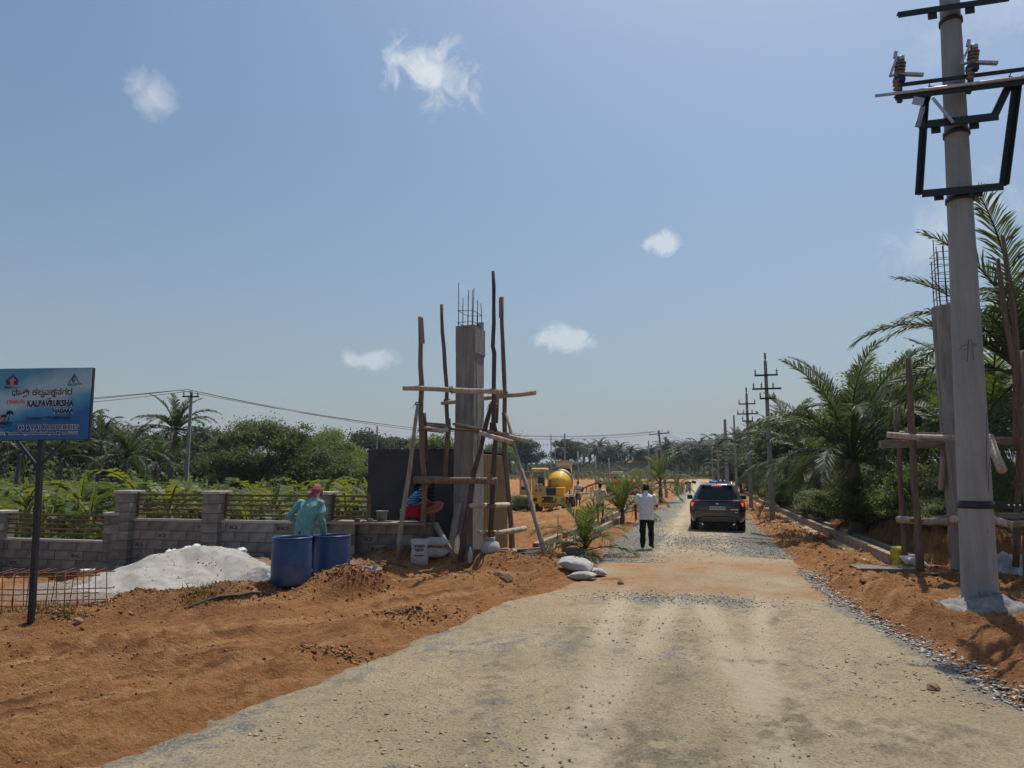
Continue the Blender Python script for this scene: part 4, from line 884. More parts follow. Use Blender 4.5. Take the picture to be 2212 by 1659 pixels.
def mini_palm(bx, by, tx, ty, k):
    m = MB(); P2 = lambda x, y: (L2(x, y)[0], -.0145, L2(x, y)[1])
    m.tube([P2(bx, by), P2((bx+tx)/2+6*k, (by+ty)/2), P2(tx, ty)], .005*k, 4)
    for a in (10, 50, 95, 140, 185, 215, -20): 
        ex, ey = tx+74*k*math.cos(R(a)), ty-60*k*math.sin(R(a)); m.tube([P2(tx, ty), P2((tx+ex)/2, (ty+ey)/2-14*k), P2(ex, ey+22*k)], [.004*k, .010*k, .001], 4)
    m.build('logo', NAVY, panel)
mini_palm(205, 978, 230, 842, 1.0); mini_palm(165, 978, 135, 890, .7)

# rusty reinforcement cage lying at the foot of the sign
rcg = on(90, 1318); cage = empty('rebar_cage', (rcg.x, rcg.y+.2, rcg.z), R(4), 'rusty reinforcement cage lying on the ground at the foot of the signboard', 'rebar cage')
L0, L1 = -1.5, .66
for y in (-.22, .22):
    for z in (.06, .22, .46):
        MB().tube([(L0, y, z+.02), (-.4, y+.01, z-.01), (L1+.1, y-.01, z+.012)], .008, 6).build('bar', RUST, cage)
rnd = random.Random(5)
for i in range(13):
    x = L0+.1+(L1-L0-.12)*i/12+rnd.uniform(-.03, .03); t = rnd.uniform(-.05, .05)
    MB().tube([(x, -.24, -.05), (x+t, -.23, .50), (x+t+.02, .23, .52), (x+.01, .24, -.04)], .0065, 5).build('stirrup', RUST, cage)
print('poles and sign done')
# ================================================================ vegetation
FR_D = leafmat('palm_frond_dark', (.055, .076, .034), (.11, .145, .038), .28, .4, 1.5, .5, .25, .3)
FR_G = leafmat('palm_frond_green', (.068, .096, .030), (.17, .22, .035), .34, .4, 1.5, .5, .22, .3)
FR_Y = leafmat('palm_frond_yellowing', (.15, .12, .03), (.30, .24, .04), .35, .4, 3, .5, .2)
FR_DRY = leafmat('dry_frond', (.16, .115, .06), (.18, .12, .05), .2, .4, 4, .8, .15)
FR_FAR = leafmat('distant_palm', (.036, .048, .027), (.05, .07, .028), .2, .3, .5, .6, .2)
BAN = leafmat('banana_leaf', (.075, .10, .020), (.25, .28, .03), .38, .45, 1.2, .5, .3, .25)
BAN_D = leafmat('banana_leaf_shaded', (.05, .08, .02), (.14, .18, .025), .35, .4, 1.2, .5, .25, .25)  # darker copy: shade put into the colour of low leaves and undergrowth
BAN_DRY = leafmat('dry_banana_leaf', (.24, .19, .085), (.3, .22, .08), .3, .4, 3, .8, .1)
LF_DK = leafmat('tree_leaf_dark', (.062, .080, .028), (.14, .18, .035), .34, .4, 1.1, .6, .15)
LF_MD = leafmat('tree_leaf_mid', (.088, .118, .034), (.19, .25, .04), .36, .4, 1.1, .6, .15)
LF_LT = leafmat('tree_leaf_bright', (.080, .118, .030), (.19, .26, .04), .38, .35, 2, .5, .15)
LF_SH = leafmat('shrub_leaf', (.12, .145, .07), (.22, .27, .08), .34, .4, 2.5, .6, .15)
LF_FAR = leafmat('distant_leaf', (.062, .075, .034), (.09, .11, .035), .25, .4, .25, .7, .2)
SCR = leafmat('dry_scrub_leaf', (.095, .092, .045), (.12, .12, .05), .2, .5, .12, .8, .1)
GRASS = leafmat('grass_blade', (.10, .115, .035), (.2, .22, .05), .3, .5, 3, .7, .1)
BARK = mat('tree_bark', (.12, .092, .068), .95, .35, 6, .02, 20, stretch=(3, 3, .6))
PTRUNK = mat('palm_trunk', (.14, .115, .09), .95, .35, 5, .02, 18, stretch=(1, 1, 4))
BSTEM = mat('banana_stem', (.14, .14, .05), .7, .4, 6, .004, stretch=(2, 2, .5))
def frond_mesh(name, L_, e0, droop, nl, ll, seed, m, lw=.036, dr=.5, curl=.0, start=.16):
    """a feather palm leaf: arched midrib, two rows of drooping leaflets"""
    rnd = random.Random(seed); mb = MB(); n = 14; pts = []; ang = []; p = Vector((0, 0, 0)); side = 0
    for i in range(n+1):
        s = i/n; a = R(e0) - R(droop)*s**1.45; ang.append(a); pts.append(p.copy()); p = p + Vector((math.cos(a)*math.cos(curl*s), math.sin(curl*s), math.sin(a)))*(L_/n)
    mb.tube(pts, [L_*.0105*(1-.85*i/n) for i in range(n+1)], 5)
    def pos(s):
        f = s*n; i = min(n-1, int(f)); return pts[i].lerp(pts[i+1], f-i), ang[i]
    for k in range(nl):
        s = start + (1-start)*(k+.3)/nl; q, a = pos(min(s, .999)); fw = Vector((math.cos(a), 0, math.sin(a))); up = Vector((-math.sin(a), 0, math.cos(a)))
        prof = (math.sin(math.pi*min(1, .12+.80*(s-start)/(1-start)))**.65)
        for sd in (-1, 1):
            if rnd.random() < .035: continue
            l = ll*prof*rnd.uniform(.86, 1.1); sw = R(rnd.uniform(28, 46) + 28*s); lift = R(rnd.uniform(10, 34))*(1-s*.5)
            d = (Vector((0, sd, 0))*math.cos(sw) + fw*math.sin(sw)); d = (d*math.cos(lift) + up*math.sin(lift)).normalized()
            w = fw*(lw*.5) + up*rnd.uniform(-.3, .3)*lw*.4
            dd = rnd.uniform(.7, 1.35)*dr; m1 = q + d*(l*.5) + Vector((0, 0, -l*.10*dd)); t = q + d*(l*.92) + Vector((0, 0, -l*.55*dd)) + Vector((rnd.uniform(-.04, .04)*l, rnd.uniform(-.05, .05)*l, 0))
            mb.add([q-w*.7, q+w*.7, m1+w, m1-w, t], [(0, 1, 2, 3), (3, 2, 4)])
    return mb.mesh(name, m)
def fronds(m, L_, nl, ll, lw, key, seed0=0):
    kinds = {'up': (76, 52, .35), 'mid': (50, 84, .55), 'low': (16, 78, .8), 'hang': (-28, 55, 1.0)}
    return {k: [frond_mesh('frond', L_*(1+.08*j), e+6*j-4, d+8*j, nl, ll, seed0+hash_(k)+j, m, lw, dr, .12*(-1)**j) for j in range(2)] for k, (e, d, dr) in kinds.items()}
def hash_(s): return sum(ord(c)*(i+3) for i, c in enumerate(s)) % 997
F_BIG = fronds(FR_D, 4.0, 74, .80, .056, 'big', 1); F_GRN = fronds(FR_G, 3.2, 56, .70, .055, 'grn', 50); F_YNG = fronds(FR_G, 1.25, 30, .42, .034, 'yng', 90); F_LOW = fronds(FR_D, 3.6, 40, .75, .10, 'low', 120); F_YEL = fronds(FR_Y, 1.2, 26, .38, .032, 'yel', 160); F_DRY = fronds(FR_DRY, 2.4, 26, .45, .03, 'dry', 190)
def trunk_mesh(h, r0, r1, bend, seed, n=10, m=PTRUNK, rings=True):
    rnd = random.Random(seed); k = max(6, int(h/.35)); pts = []; rad = []
    for i in range(k+1):
        s = i/k; pts.append((bend*s*s, .15*bend*math.sin(s*3), h*s)); rad.append((r0+(r1-r0)*s**.7)*(1+(.07 if i % 2 else -.03))*(1.35-.35*min(1, s*6)))
    return MB().tube(pts, rad, n).mesh('trunk', m), Vector(pts[-1])
def palm(name, loc, h, plan, sc, label, group, seed, F, r0=.19, r1=.13, bend=.3, rot=0, dry=0, cat='palm'):
    rnd = random.Random(seed); root = empty(name, loc, rot, label, cat, group)
    me, top = trunk_mesh(h, r0, r1, bend, seed); link('trunk', me, root, (0, 0, -.1))
    a = rnd.uniform(0, 6.28)
    for kind, n in plan:
        for i in range(n):
            a += 2.39996; link('frond', rnd.choice(F[kind]), root, top + Vector((0, 0, -.1+rnd.uniform(-.08, .08))), (rnd.uniform(-.12, .12), rnd.uniform(-.12, .1), a+rnd.uniform(-.25, .25)), sc*rnd.uniform(.85, 1.1))
    for i in range(dry): link('dry_frond', rnd.choice(F_DRY['hang']), root, top + Vector((0, 0, -.2)), (0, .5, rnd.uniform(0, 6.28)), sc*.8)
    return root
def P3(x, y): return Vector((x, y, gz(x, y)))
PLAN = [('up', 5), ('mid', 8), ('low', 7), ('hang', 3)]
# right-hand grove
def gpalm(px, py, Y, plan, sc, label, seed, F, tr=.18, dry=1, grp='coconut palms right of the road', rot=0):
    c = at(px, py, Y); g = gz(c.x, Y); palm('coconut_palm', (c.x, Y, g), max(.35, c.z-g), plan, sc, label, grp, seed, F, tr, tr*.75, random.Random(seed).uniform(-.2, .2), rot, dry)
gpalm(1846, 985, 22.5, [('up', 8), ('mid', 12), ('low', 9)], .93, 'largest bushy coconut palm on the bank behind the shrubs', 3, F_BIG, .26, 2)
gpalm(1762, 1005, 33, PLAN, .92, 'coconut palm with arching fronds right of the nearest street pole', 5, F_BIG, .22, 2)
gpalm(1700, 1012, 47, PLAN, .85, 'coconut palm on the bank behind the second street pole', 7, F_BIG, .2)
gpalm(1728, 985, 42, PLAN, .95, 'tall dark coconut palm between the two nearest street poles', 8, F_BIG, .2)
gpalm(1648, 1015, 66, PLAN, .85, 'coconut palm drooping beside the third street pole', 9, F_LOW, .2)
gpalm(1630, 985, 76, PLAN, .95, 'slender coconut palm behind the third street pole', 10, F_LOW, .2)
gpalm(1668, 968, 68, PLAN, .95, 'high coconut palm behind the second street pole', 11, F_LOW, .2)
gpalm(1592, 1002, 92, PLAN, 1.0, 'coconut palm above the roof of the black car', 12, F_LOW, .2)
gpalm(1560, 1012, 112, PLAN, 1.0, 'coconut palm leaning over the far end of the road', 13, F_LOW, .2)
gpalm(1598, 965, 112, PLAN, 1.1, 'crown of a tall coconut palm over the far right trees', 14, F_LOW, .22)
gpalm(1672, 940, 92, PLAN, 1.0, 'tall coconut palm far behind the street poles', 15, F_LOW, .22)
gpalm(1712, 955, 66, PLAN, 1.0, 'coconut palm half hidden behind the arching fronds', 16, F_LOW, .22)
gpalm(1632, 948, 122, PLAN, 1.1, 'distant tall coconut palm left of the second street pole', 17, F_LOW, .22)
gpalm(2225, 800, 15.6, [('up', 5), ('mid', 9), ('low', 6), ('hang', 2)], .98, 'tall coconut palm at the right edge behind the scaffold', 21, F_BIG, .24, 0, rot=R(20))
pR = [o for o in COL.objects if o.name.startswith('coconut_palm')][-1]; cR = at(2225, 800, 15.6).z-pR.location.z
for kind, j, rx, sc_ in (('mid', 0, R(165), .88), ('up', 1, R(150), .95)): link('frond', F_BIG[kind][j], pR, (0, 0, cR-.1), (0, -.1, rx), sc_)
gpalm(2125, 905, 18.2, [('up', 4), ('mid', 8), ('low', 6)], .95, 'coconut palm hidden behind the big utility pole', 22, F_GRN, .22, 0)
gpalm(2040, 930, 20.5, [('mid', 6), ('low', 7), ('hang', 3)], .95, 'low coconut palm behind the right gate column', 24, F_GRN, .22, 1)
gpalm(1935, 955, 25, [('up', 3), ('mid', 6), ('low', 6)], .9, 'coconut palm among the leafy tree branches', 25, F_BIG, .22, 1)
# young palms planted on the left verge
def young(px, py, Y, h, plan, sc, label, seed, F, tr):
    p = on(px, py); p = P3(p.x, p.y); palm('young_palm', p, h, plan, sc, label, 'young palms on the left verge', seed, F, tr, tr*.7, .03)
    return p
y1 = young(1262, 1200, 18, .2, [('up', 5), ('mid', 6), ('low', 4)], 1.2, 'nearest young coconut palm beside the stone-edged gravel', 31, F_YNG, .07)
for k, (kind, rz) in enumerate((('mid', 2.9), ('low', 3.6), ('mid', -.3), ('up', 1.5))): link('yellow_frond', F_YEL[kind][k % 2], [o for o in COL.objects if o.name.startswith('young_palm')][-1], (0, 0, .15), (0, 0, rz), .95)
y2 = young(1344, 1131, 29, .55, [('up', 7), ('mid', 4), ('low', 2)], 1.55, 'young coconut palm with upright fronds left of the man in white', 32, F_YNG, .11)
for k, (kind, rz) in enumerate((('mid', 2.9), ('low', 3.3), ('mid', 3.9))): link('yellow_frond', F_YEL[kind][k % 2], [o for o in COL.objects if o.name.startswith('young_palm')][-1], (0, 0, .5), (0, 0, rz), 1.5)
y3 = young(1427, 1086, 50, 1.5, [('up', 6), ('mid', 7), ('low', 6), ('hang', 3)], .85, 'taller young coconut palm with a short trunk beside the leaning pole', 33, F_GRN, .16)
y4 = young(1392, 1098, 42, .6, [('up', 5), ('mid', 5), ('low', 3)], .60, 'dusty young palm behind the man in white', 34, F_GRN, .12)
y5 = young(1462, 1068, 66, .8, [('up', 5), ('mid', 5), ('low', 3)], .62, 'farthest young palm on the left verge', 35, F_GRN, .12)

# distant palms on the hill: trunk and crown
def far_crown(seed, n=20):
    rnd = random.Random(seed); V = []; Fq = []; mb = MB()
    for i in range(n):
        az = 2.39996*i; e = R(70-95*i/n+rnd.uniform(-10, 10)); L_ = rnd.uniform(2.1, 2.9); p = Vector((0, 0, 0)); pts = [p]
        for k in range(6):
            a = e-R(75)*((k+1)/6)**1.4; p = p + Vector((math.cos(az)*math.cos(a), math.sin(az)*math.cos(a), math.sin(a)))*(L_/6); pts.append(p)
        sv = Vector((-math.sin(az), math.cos(az), 0))
        for k in range(1, 7):
            for s in (-1, 1):
                for j in range(2):
                    q = pts[k-1].lerp(pts[k], .5*j+.25); l = rnd.uniform(.45, .75)*(1-.05*k); d = pts[k]-pts[k-1]; d.normalize()
                    t = q + sv*s*l*.75 + d*l*.5 + Vector((0, 0, -l*rnd.uniform(.15, .7))); mb.add([q-d*.12, q+d*.12, t], [(0, 1, 2)])
        mb.add([pts[0]+sv*.05, pts[0]-sv*.05, pts[3]-sv*.04, pts[3]+sv*.04], [(0, 1, 2, 3)]); mb.add([pts[3]+sv*.04, pts[3]-sv*.04, pts[6]], [(0, 1, 2)])
    return mb.mesh('crown', FR_FAR)
FC = [far_crown(i) for i in range(4)]
def Z5(x, y): return ((2050+x/2.552)*.54004, (1700+y/2.552)*.54004)
def ZB(x, y): return ((2500+x/3.016)*.54004, (1750+y/3.016)*.54004)
far = [(*Z5(735, 262), 235), (*Z5(770, 235), 242), (*Z5(805, 228), 250), (*Z5(850, 262), 230), (*Z5(893, 205), 238), (*Z5(935, 262), 245), (*Z5(985, 232), 240), (*Z5(1040, 268), 250), (*Z5(1092, 240), 236), (*Z5(1200, 262), 232), (*Z5(1150, 300), 250), (*Z5(1290, 320), 255), (*Z5(1375, 300), 225), (*Z5(1425, 262), 220), (*Z5(1500, 300), 230), (*Z5(1545, 240), 205), (*Z5(1600, 225), 200), (*Z5(1650, 270), 215),
       (*ZB(490, 130), 205), (*ZB(560, 190), 210), (*ZB(690, 140), 195), (*ZB(640, 180), 190), (*ZB(760, 190), 200), (*ZB(905, 95), 180), (*ZB(960, 150), 185), (*ZB(1010, 130), 175), (*ZB(1080, 110), 165), (*ZB(1180, 60), 150), (*ZB(1120, 100), 160), (*ZB(1290, 50), 140), (*ZB(840, 150), 190)]
far += [(190, 905, 62), (225, 925, 58), (243, 935, 66), (262, 950, 60), (296, 935, 78), (150, 925, 64), (112, 940, 60), (60, 938, 66), (20, 930, 62), (330, 955, 74), (280, 968, 52), (425, 952, 88), (443, 938, 92)]
for i, (px, py, Y) in enumerate(far):
    c = at(px, py, Y); g = gz(c.x, Y); h = c.z-g; near = Y < 100
    where = 'hazy palm on the far hill beyond the red plot' if not near else 'palm in the dark grove behind the banana field'
    r = empty('coconut_palm', (c.x, Y, g), 0, where, 'palm', 'palms on the far hill' if not near else 'palms behind the banana field')
    rr = .22 if not near else .13; b = random.Random(i).uniform(-.9, .9)*(1 if not near else .4)
    MB().tube([(-b, 0, -.3), (-b*.3, 0, h*.6), (0, 0, h)], [rr*1.2, rr, rr*.8], 6).build('trunk', PTRUNK, r)
    link('crown', FC[i % 4], r, (0, 0, h), (0, 0, i*1.3), (1.65 if not near else .8)*random.Random(i*3).uniform(.85, 1.15))
# the tall palm beside the field pole
c = at(372, 928, 40); palm('coconut_palm', (c.x, 40, gz(c.x, 40)), c.z-gz(c.x, 40), [('up', 6), ('mid', 12), ('low', 10), ('hang', 6)], .66, 'tall coconut palm beside the field pole', 'palms behind the banana field', 61, F_LOW, .17, .13, .2)
for px, py, Y, sc, lab, sd in ((268, 985, 33, .60, 'low grey-green palm in front of the dark grove', 62), (335, 1000, 36, .5, 'small palm right of the low grey-green palm', 63), (215, 960, 40, .55, 'feathery areca palm right of the signboard', 64), (40, 975, 42, .55, 'palm behind the signboard post', 65), (130, 985, 38, .55, 'palm under the right end of the signboard', 66)):
    c = at(px, py, Y); palm('coconut_palm', (c.x, Y, gz(c.x, Y)), max(.8, c.z-gz(c.x, Y)), [('up', 4), ('mid', 8), ('low', 5), ('hang', 2)], sc, lab, 'palms behind the banana field', sd, F_LOW, .14, .1, .1)

# ---------------------------------------------------------------- broadleaf trees
LEAF_T = [(-.5, 0, 0), (0, -.28, .06), (.5, 0, -.05), (0, .28, .06)]; LEAF_F = [(0, 1, 2, 3)]
def leaf_cloud(clumps, per, size, rng, sub=9, spread=.42, flat=.8):
    P = []
    for (c, r) in clumps:
        k = sub; d = rng.normal(size=(k, 3)); d /= np.linalg.norm(d, axis=1)[:, None]; rad = rng.uniform(.35, 1, k)[:, None]
        cc = np.array(c) + d*rad*np.array(r); n = per//k
        for q in cc: P.append(q + rng.normal(size=(n, 3))*np.array(r)*spread*np.array([1, 1, flat])*rng.uniform(.6, 1.1))
    P = np.concatenate(P); return scatter(LEAF_T, LEAF_F, P, size*rng.uniform(.6, 1.35, len(P)), rotmats(len(P), 1.0, rng))
def branches(mb, base, clumps, r0, rnd):
    for (c, r) in clumps:
        b = Vector(base); e = Vector(c) - Vector((0, 0, r[2]*.3)); md = b.lerp(e, .5) + Vector((rnd.uniform(-.3, .3), rnd.uniform(-.3, .3), rnd.uniform(0, .4)))*(e-b).length*.25
        mb.tube([b, md, e], [r0, r0*.55, r0*.18], 6)
        for k in range(3):
            t = Vector(c) + Vector((rnd.uniform(-1, 1)*r[0], rnd.uniform(-1, 1)*r[1], rnd.uniform(-.2, .9)*r[2])); mb.tube([md.lerp(e, .6), t], [r0*.25, r0*.06], 5)
def tree_meshes(H_, clumps, per, size, seed, m, r0=.16, fork=.35, sub=9, spread=.42):
    rng = np.random.default_rng(seed); rnd = random.Random(seed); V, F = leaf_cloud(clumps, per, size, rng, sub, spread); crown = fast('crown', V, F, m)
    mb = MB(); fk = Vector((rnd.uniform(-.2, .2), 0, H_*fork)); mb.tube([(0, 0, -.3), fk*.5+Vector((.06, 0, 0)), fk], [r0*1.25, r0, r0*.8], 9); branches(mb, fk, clumps, r0*.6, rnd)
    return mb.mesh('trunk', BARK), crown
def tree(name, loc, meshes, label, group=None, rz=0, sc=1, cat='tree'):
    r = empty(name, loc, rz, label, cat, group); link('trunk', meshes[0], r, None, None, sc); link('crown', meshes[1], r, None, None, sc); return r
def dome(n, rx, rz, zc, cr, seed, ry=None):
    rnd = random.Random(seed); ry = ry or rx; out = []
    for i in range(n):
        a = 2.39996*i; f = math.sqrt((i+.5)/n); x, y = rx*f*math.cos(a), ry*f*math.sin(a); z = zc + rz*math.sqrt(max(0, 1-f*f))*rnd.uniform(.55, 1) - (.25*rz if f > .8 else 0)
        s = cr*rnd.uniform(.75, 1.25); out.append(((x, y, z), (s, s, s*.62)))
    return out
T_ACA = tree_meshes(6.6, dome(22, 4.6, 2.6, 3.0, 1.25, 5, 3.6) + dome(12, 4.2, .6, 2.0, 1.1, 6, 3.2), 1500, .17, 5, LF_DK, .2, .3, 14, .36)
T_ACB = tree_meshes(6.6, dome(18, 3.4, 2.6, 3.4, 1.15, 8, 3.0) + dome(8, 3.0, .4, 2.4, .9, 9, 2.6), 1400, .16, 8, LF_MD, .18, .35, 14, .36)
p = at(590, 1040, 52); tree('acacia_tree', P3(p.x, 52), T_ACA, 'widest dark spreading tree behind the rail fence', sc=1.06); p = at(676, 1040, 56); tree('acacia_tree', P3(p.x, 56), T_ACB, 'airy spreading tree joined to the right side of the widest tree', sc=1.0)
p = at(520, 1040, 58); tree('acacia_tree', P3(p.x, 58), T_ACB, 'lower spreading tree at the left edge of the widest tree', rz=2.2, sc=.68)
T_RND = [tree_meshes(5, dome(12, 1.9, 1.6, 2.2, .9, 20+i) + dome(6, 1.6, .2, 1.7, .7, 30+i), 420, .24, 40+i, m, .16, .3, 8, .42) for i, m in enumerate((LF_FAR, LF_MD, LF_FAR))]
k_ = 0
for px, py, Y, sc, ti, lab in ((765, 996, 66, .62, 1, 'round yellowish tree left of the dark plastered room'), (790, 962, 120, 2.0, 0, 'dark domed tree over the dark plastered room'), (850, 968, 130, 1.8, 2, 'spreading tree over the roof of the dark room'), (728, 985, 84, .95, 2, 'small tree right of the airy tree'), (935, 965, 110, 1.5, 1, 'feathery tree behind the scaffold poles'), (885, 972, 150, 1.6, 0, 'far tree just left of the column'),
                              (1100, 963, 190, 2.4, 0, 'broad far tree left of the mixer truck'), (1135, 968, 190, 2.2, 2, 'broad far tree directly behind the truck cab'), (1075, 975, 170, 1.7, 1, 'far tree behind the ribbed metal panel'), (1228, 968, 210, 2.2, 2, 'airy far tree with a visible trunk right of the mixer chute'), (1310, 990, 235, 1.8, 0, 'dark bush tree under the hill palms'), (1480, 985, 215, 2.2, 0, 'dark round tree under the hill palms above the road'), (1390, 990, 225, 1.6, 2, 'small round tree beneath the hill palms'),
                              (1540, 985, 175, 2.0, 0, 'dark round tree above the car roof'), (460, 968, 78, 1.2, 0, 'slim dark tree left of the spreading tree'), (438, 972, 84, 1.1, 2, 'second slim dark tree left of the spreading tree'), (330, 985, 70, 1.2, 0, 'dark tree in the grove behind the field pole'), (235, 975, 62, 1.2, 0, 'dark tree in the grove right of the signboard'), (160, 968, 66, 1.4, 2, 'dark tree in the grove behind the right end of the signboard'), (80, 960, 70, 1.6, 0, 'dark tree behind the middle of the signboard'), (5, 960, 66, 1.5, 2, 'dark tree at the left edge behind the signboard'), (300, 990, 56, .9, 2, 'low dark tree left of the tall palm'), (1622, 985, 120, 1.8, 0, 'dark tree behind the second street pole'), (1680, 985, 70, 1.3, 0, 'dark tree behind the arching palms'), (1760, 975, 40, 1.2, 2, 'dark tree filling in behind the largest palm'), (1600, 1015, 74, .9, 2, 'low tree behind the third street pole')):
    c = at(px, py, Y); H_ = 2.9*sc; g = gz(c.x, Y); tree('broadleaf_tree', (c.x, Y, min(g, c.z-2.2*sc) if Y > 100 else g), T_RND[ti], lab, 'trees of the background', k_*1.1, sc if c.z-g < 3*sc else (c.z-g)/3.0); k_ += 1
# the bright leafy tree over the bank at the right
T_LEAF = tree_meshes(6.4, dome(20, 3.2, 2.4, 3.2, 1.0, 71, 2.6) + dome(9, 2.6, .5, 2.2, .85, 72, 2.2), 1500, .115, 71, LF_LT, .13, .34, 16, .34)
c = at(1985, 1080, 27); tree('leafy_tree', P3(c.x, 27), T_LEAF, 'bright green leafy tree behind the right gate column', sc=.92)
c = at(2140, 1080, 25); tree('leafy_tree', P3(c.x, 25), T_LEAF, 'bright green leafy tree right of the big utility pole', rz=1.9, sc=.8)
c = at(1900, 1080, 30); tree('leafy_tree', P3(c.x, 30), T_LEAF, 'bright green leafy tree touching the largest palm', rz=4, sc=.74)
# shrubs on the bank
SHRUBS = []
T_SHR = [tree_meshes(1.0, dome(10, .62, .42, .42, .26, 80+i) + dome(6, .6, .05, .22, .2, 90+i), 620, .055, 80+i, LF_SH if i < 2 else LF_MD, .02, .15, 10, .42) for i in range(3)]
k_ = 0
for px, py, Y, sc in ((1765, 1100, 25, 1.3), (1800, 1108, 22, 1.2), (1835, 1105, 20.5, 1.35), (1870, 1100, 19.3, 1.45), (1910, 1098, 18.6, 1.55), (1950, 1098, 17.9, 1.5), (1990, 1095, 17.2, 1.35), (1730, 1095, 29, 1.3), (1700, 1090, 34, 1.4), (2015, 1105, 16.2, .8), (1680, 1085, 39, 1.4), (1890, 1075, 22, 1.6), (1960, 1070, 21, 1.7), (2060, 1085, 18, 1.4), (2120, 1080, 18, 1.5), (2190, 1075, 18, 1.6), (1655, 1078, 46, 1.5), (1640, 1070, 54, 1.6), (1610, 1062, 70, 1.8), (1780, 1110, 23, 1.1), (1750, 1108, 26, 1.2), (1720, 1103, 30, 1.2), (1825, 1118, 20, .9), (1860, 1120, 18.8, .9), (1930, 1112, 17.6, 1.1), (1975, 1112, 16.8, .9), (1690, 1096, 36, 1.2), (1670, 1090, 42, 1.2)):
    c = at(px, py, Y); u_, v_ = to_uv(c.x, Y)
    while float(bank_edge(u_, v_)) < (.45 if k_ % 2 else .9): u_ += .1
    q = uvw(u_, v_); tree('shrub', P3(q.x, q.y), T_SHR[k_ % 3], 'grey-green fine-leaved shrub on top of the cut bank', 'shrubs on the cut bank', k_*1.7, sc, 'shrub'); SHRUBS.append((px, [o for o in COL.objects][-3])); k_ += 1
c = on(55, 1118); p = at(1140, 1060, 48)
tree('shrub', P3(at(1125, 1075, 46).x, 46), T_SHR[0], 'grey-green weed clump left of the mixer truck wheels', 'weeds by the mixer truck', 1, 1.2, 'shrub'); tree('shrub', P3(at(1112, 1070, 50).x, 50), T_SHR[1], 'low weed clump behind the brace pole, left of the mixer truck', 'weeds by the mixer truck', 2, 1.3, 'shrub')

# ---------------------------------------------------------------- banana plants
def banana_leaf(seed, L_, e0, droop, wid, m):
    rnd = random.Random(seed); mb = MB(); n = 11; p = Vector((0, 0, 0)); pts = []; an = []
    for i in range(n+1):
        s = i/n; a = R(e0)-R(droop)*s**1.3; pts.append(p.copy()); an.append(a); p = p + Vector((math.cos(a), .05*math.sin(s*3), math.sin(a)))*(L_/n)
    mb.tube(pts, [.022*(1-.9*i/n)+.002 for i in range(n+1)], 4)
    for sd in (-1, 1):
        for i in range(2, n):
            s0, s1 = i/n, (i+1)/n
            w = lambda s: wid*math.sin(math.pi*min(1, max(.0, (s-.12)/.9)))**.6
            for h in range(2):
                q0 = pts[i].lerp(pts[i+1], h*.5); q1 = pts[i].lerp(pts[i+1], h*.5+.47); up0 = Vector((-math.sin(an[i]), 0, math.cos(an[i])))
                tw = rnd.uniform(-.25, .35); l0, l1 = w(s0+h*.5/n), w(s0+(h+1)*.5/n)
                e0_ = q0 + Vector((0, sd, 0))*l0*.92 + up0*l0*(.32-tw) - Vector((0, 0, l0*.28)); e1_ = q1 + Vector((0, sd, 0))*l1*.92 + up0*l1*(.32-tw) - Vector((0, 0, l1*.28))
                mb.add([q0, q1, e1_, e0_], [(0, 1, 2, 3)])
    return mb.mesh('leaf', m)
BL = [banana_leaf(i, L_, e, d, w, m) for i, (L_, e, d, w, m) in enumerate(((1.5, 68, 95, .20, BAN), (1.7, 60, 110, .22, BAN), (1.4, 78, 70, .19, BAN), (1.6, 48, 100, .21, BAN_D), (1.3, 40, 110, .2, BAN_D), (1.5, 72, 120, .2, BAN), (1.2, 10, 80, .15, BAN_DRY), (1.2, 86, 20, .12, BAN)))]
BST = MB().tube([(0, 0, -.2), (0, 0, .6), (.02, 0, 1.25)], [.10, .085, .05], 8).mesh('stem', BSTEM)
rnd = random.Random(77); spots = []
for i in range(4000):
    px = rnd.uniform(-60, 800); Y = rnd.uniform(19.5, 38); X_ = (px-1106)/FPX*Y/1.014; u_, v_ = to_uv(X_, Y)
    if v_ < 1.6 or (u_ > -3.3 and v_ < 5): continue
    if all((X_-a)**2+(Y-b)**2 > 1.15**2 for a, b in spots): spots.append((X_, Y))
    if len(spots) >= 105: break
for i, (X_, Y) in enumerate(sorted(spots, key=lambda s: s[1])):
    r = empty('banana_plant', P3(X_, Y), rnd.uniform(0, 6.28), 'leafy banana plant in the field behind the rail fence', 'banana plant', 'banana plants behind the fence'); sc = rnd.uniform(.78, 1.32)
    link('stem', BST, r, None, None, sc); a = rnd.uniform(0, 6)
    for k in range(rnd.randint(6, 8)):
        a += 2.4; lf_ = link('leaf', BL[rnd.choice((0, 1, 3, 4, 5, 3, 4, 1, 5, 6)) if k else 7], r, (0, 0, 1.2*sc-.03*k), (rnd.uniform(-.1, .1), rnd.uniform(-.05, .35), a), sc*rnd.uniform(.8, 1.15)*(1 if k else .7))
# undergrowth between the bananas, grove floor and the scrub of the hill (nobody could count it)
def weeds(name, n, xr, yr, cond, size, m, label, cat, zh=.5, seed=1, tilt=1.1, vs=1.0):
    rng = np.random.default_rng(seed); x = rng.uniform(xr[0], xr[1], n); y = rng.uniform(yr[0], yr[1], n); k = cond(x, y); x, y = x[k], y[k]
    cl = np.clip(.5+1.3*fbm(x*.35, y*.35, 3), .02, 1.6); P = np.stack([x, y, ground_h(x, y, False) + rng.random(len(x))**1.3*zh*cl], -1)
    V, F = scatter(LEAF_T, LEAF_F, P, size*rng.uniform(.5, 1.4, len(P))*(.7+.5*cl), rotmats(len(P), tilt, rng)); o = link(name, fast(name, V, F, m)); tag(o, label, cat, kind='stuff'); return o
def fieldc(x, y):
    u, v = to_uv(x, y); return (v > .3) & (u < -3.0) & (np.abs(x) < y*.85)
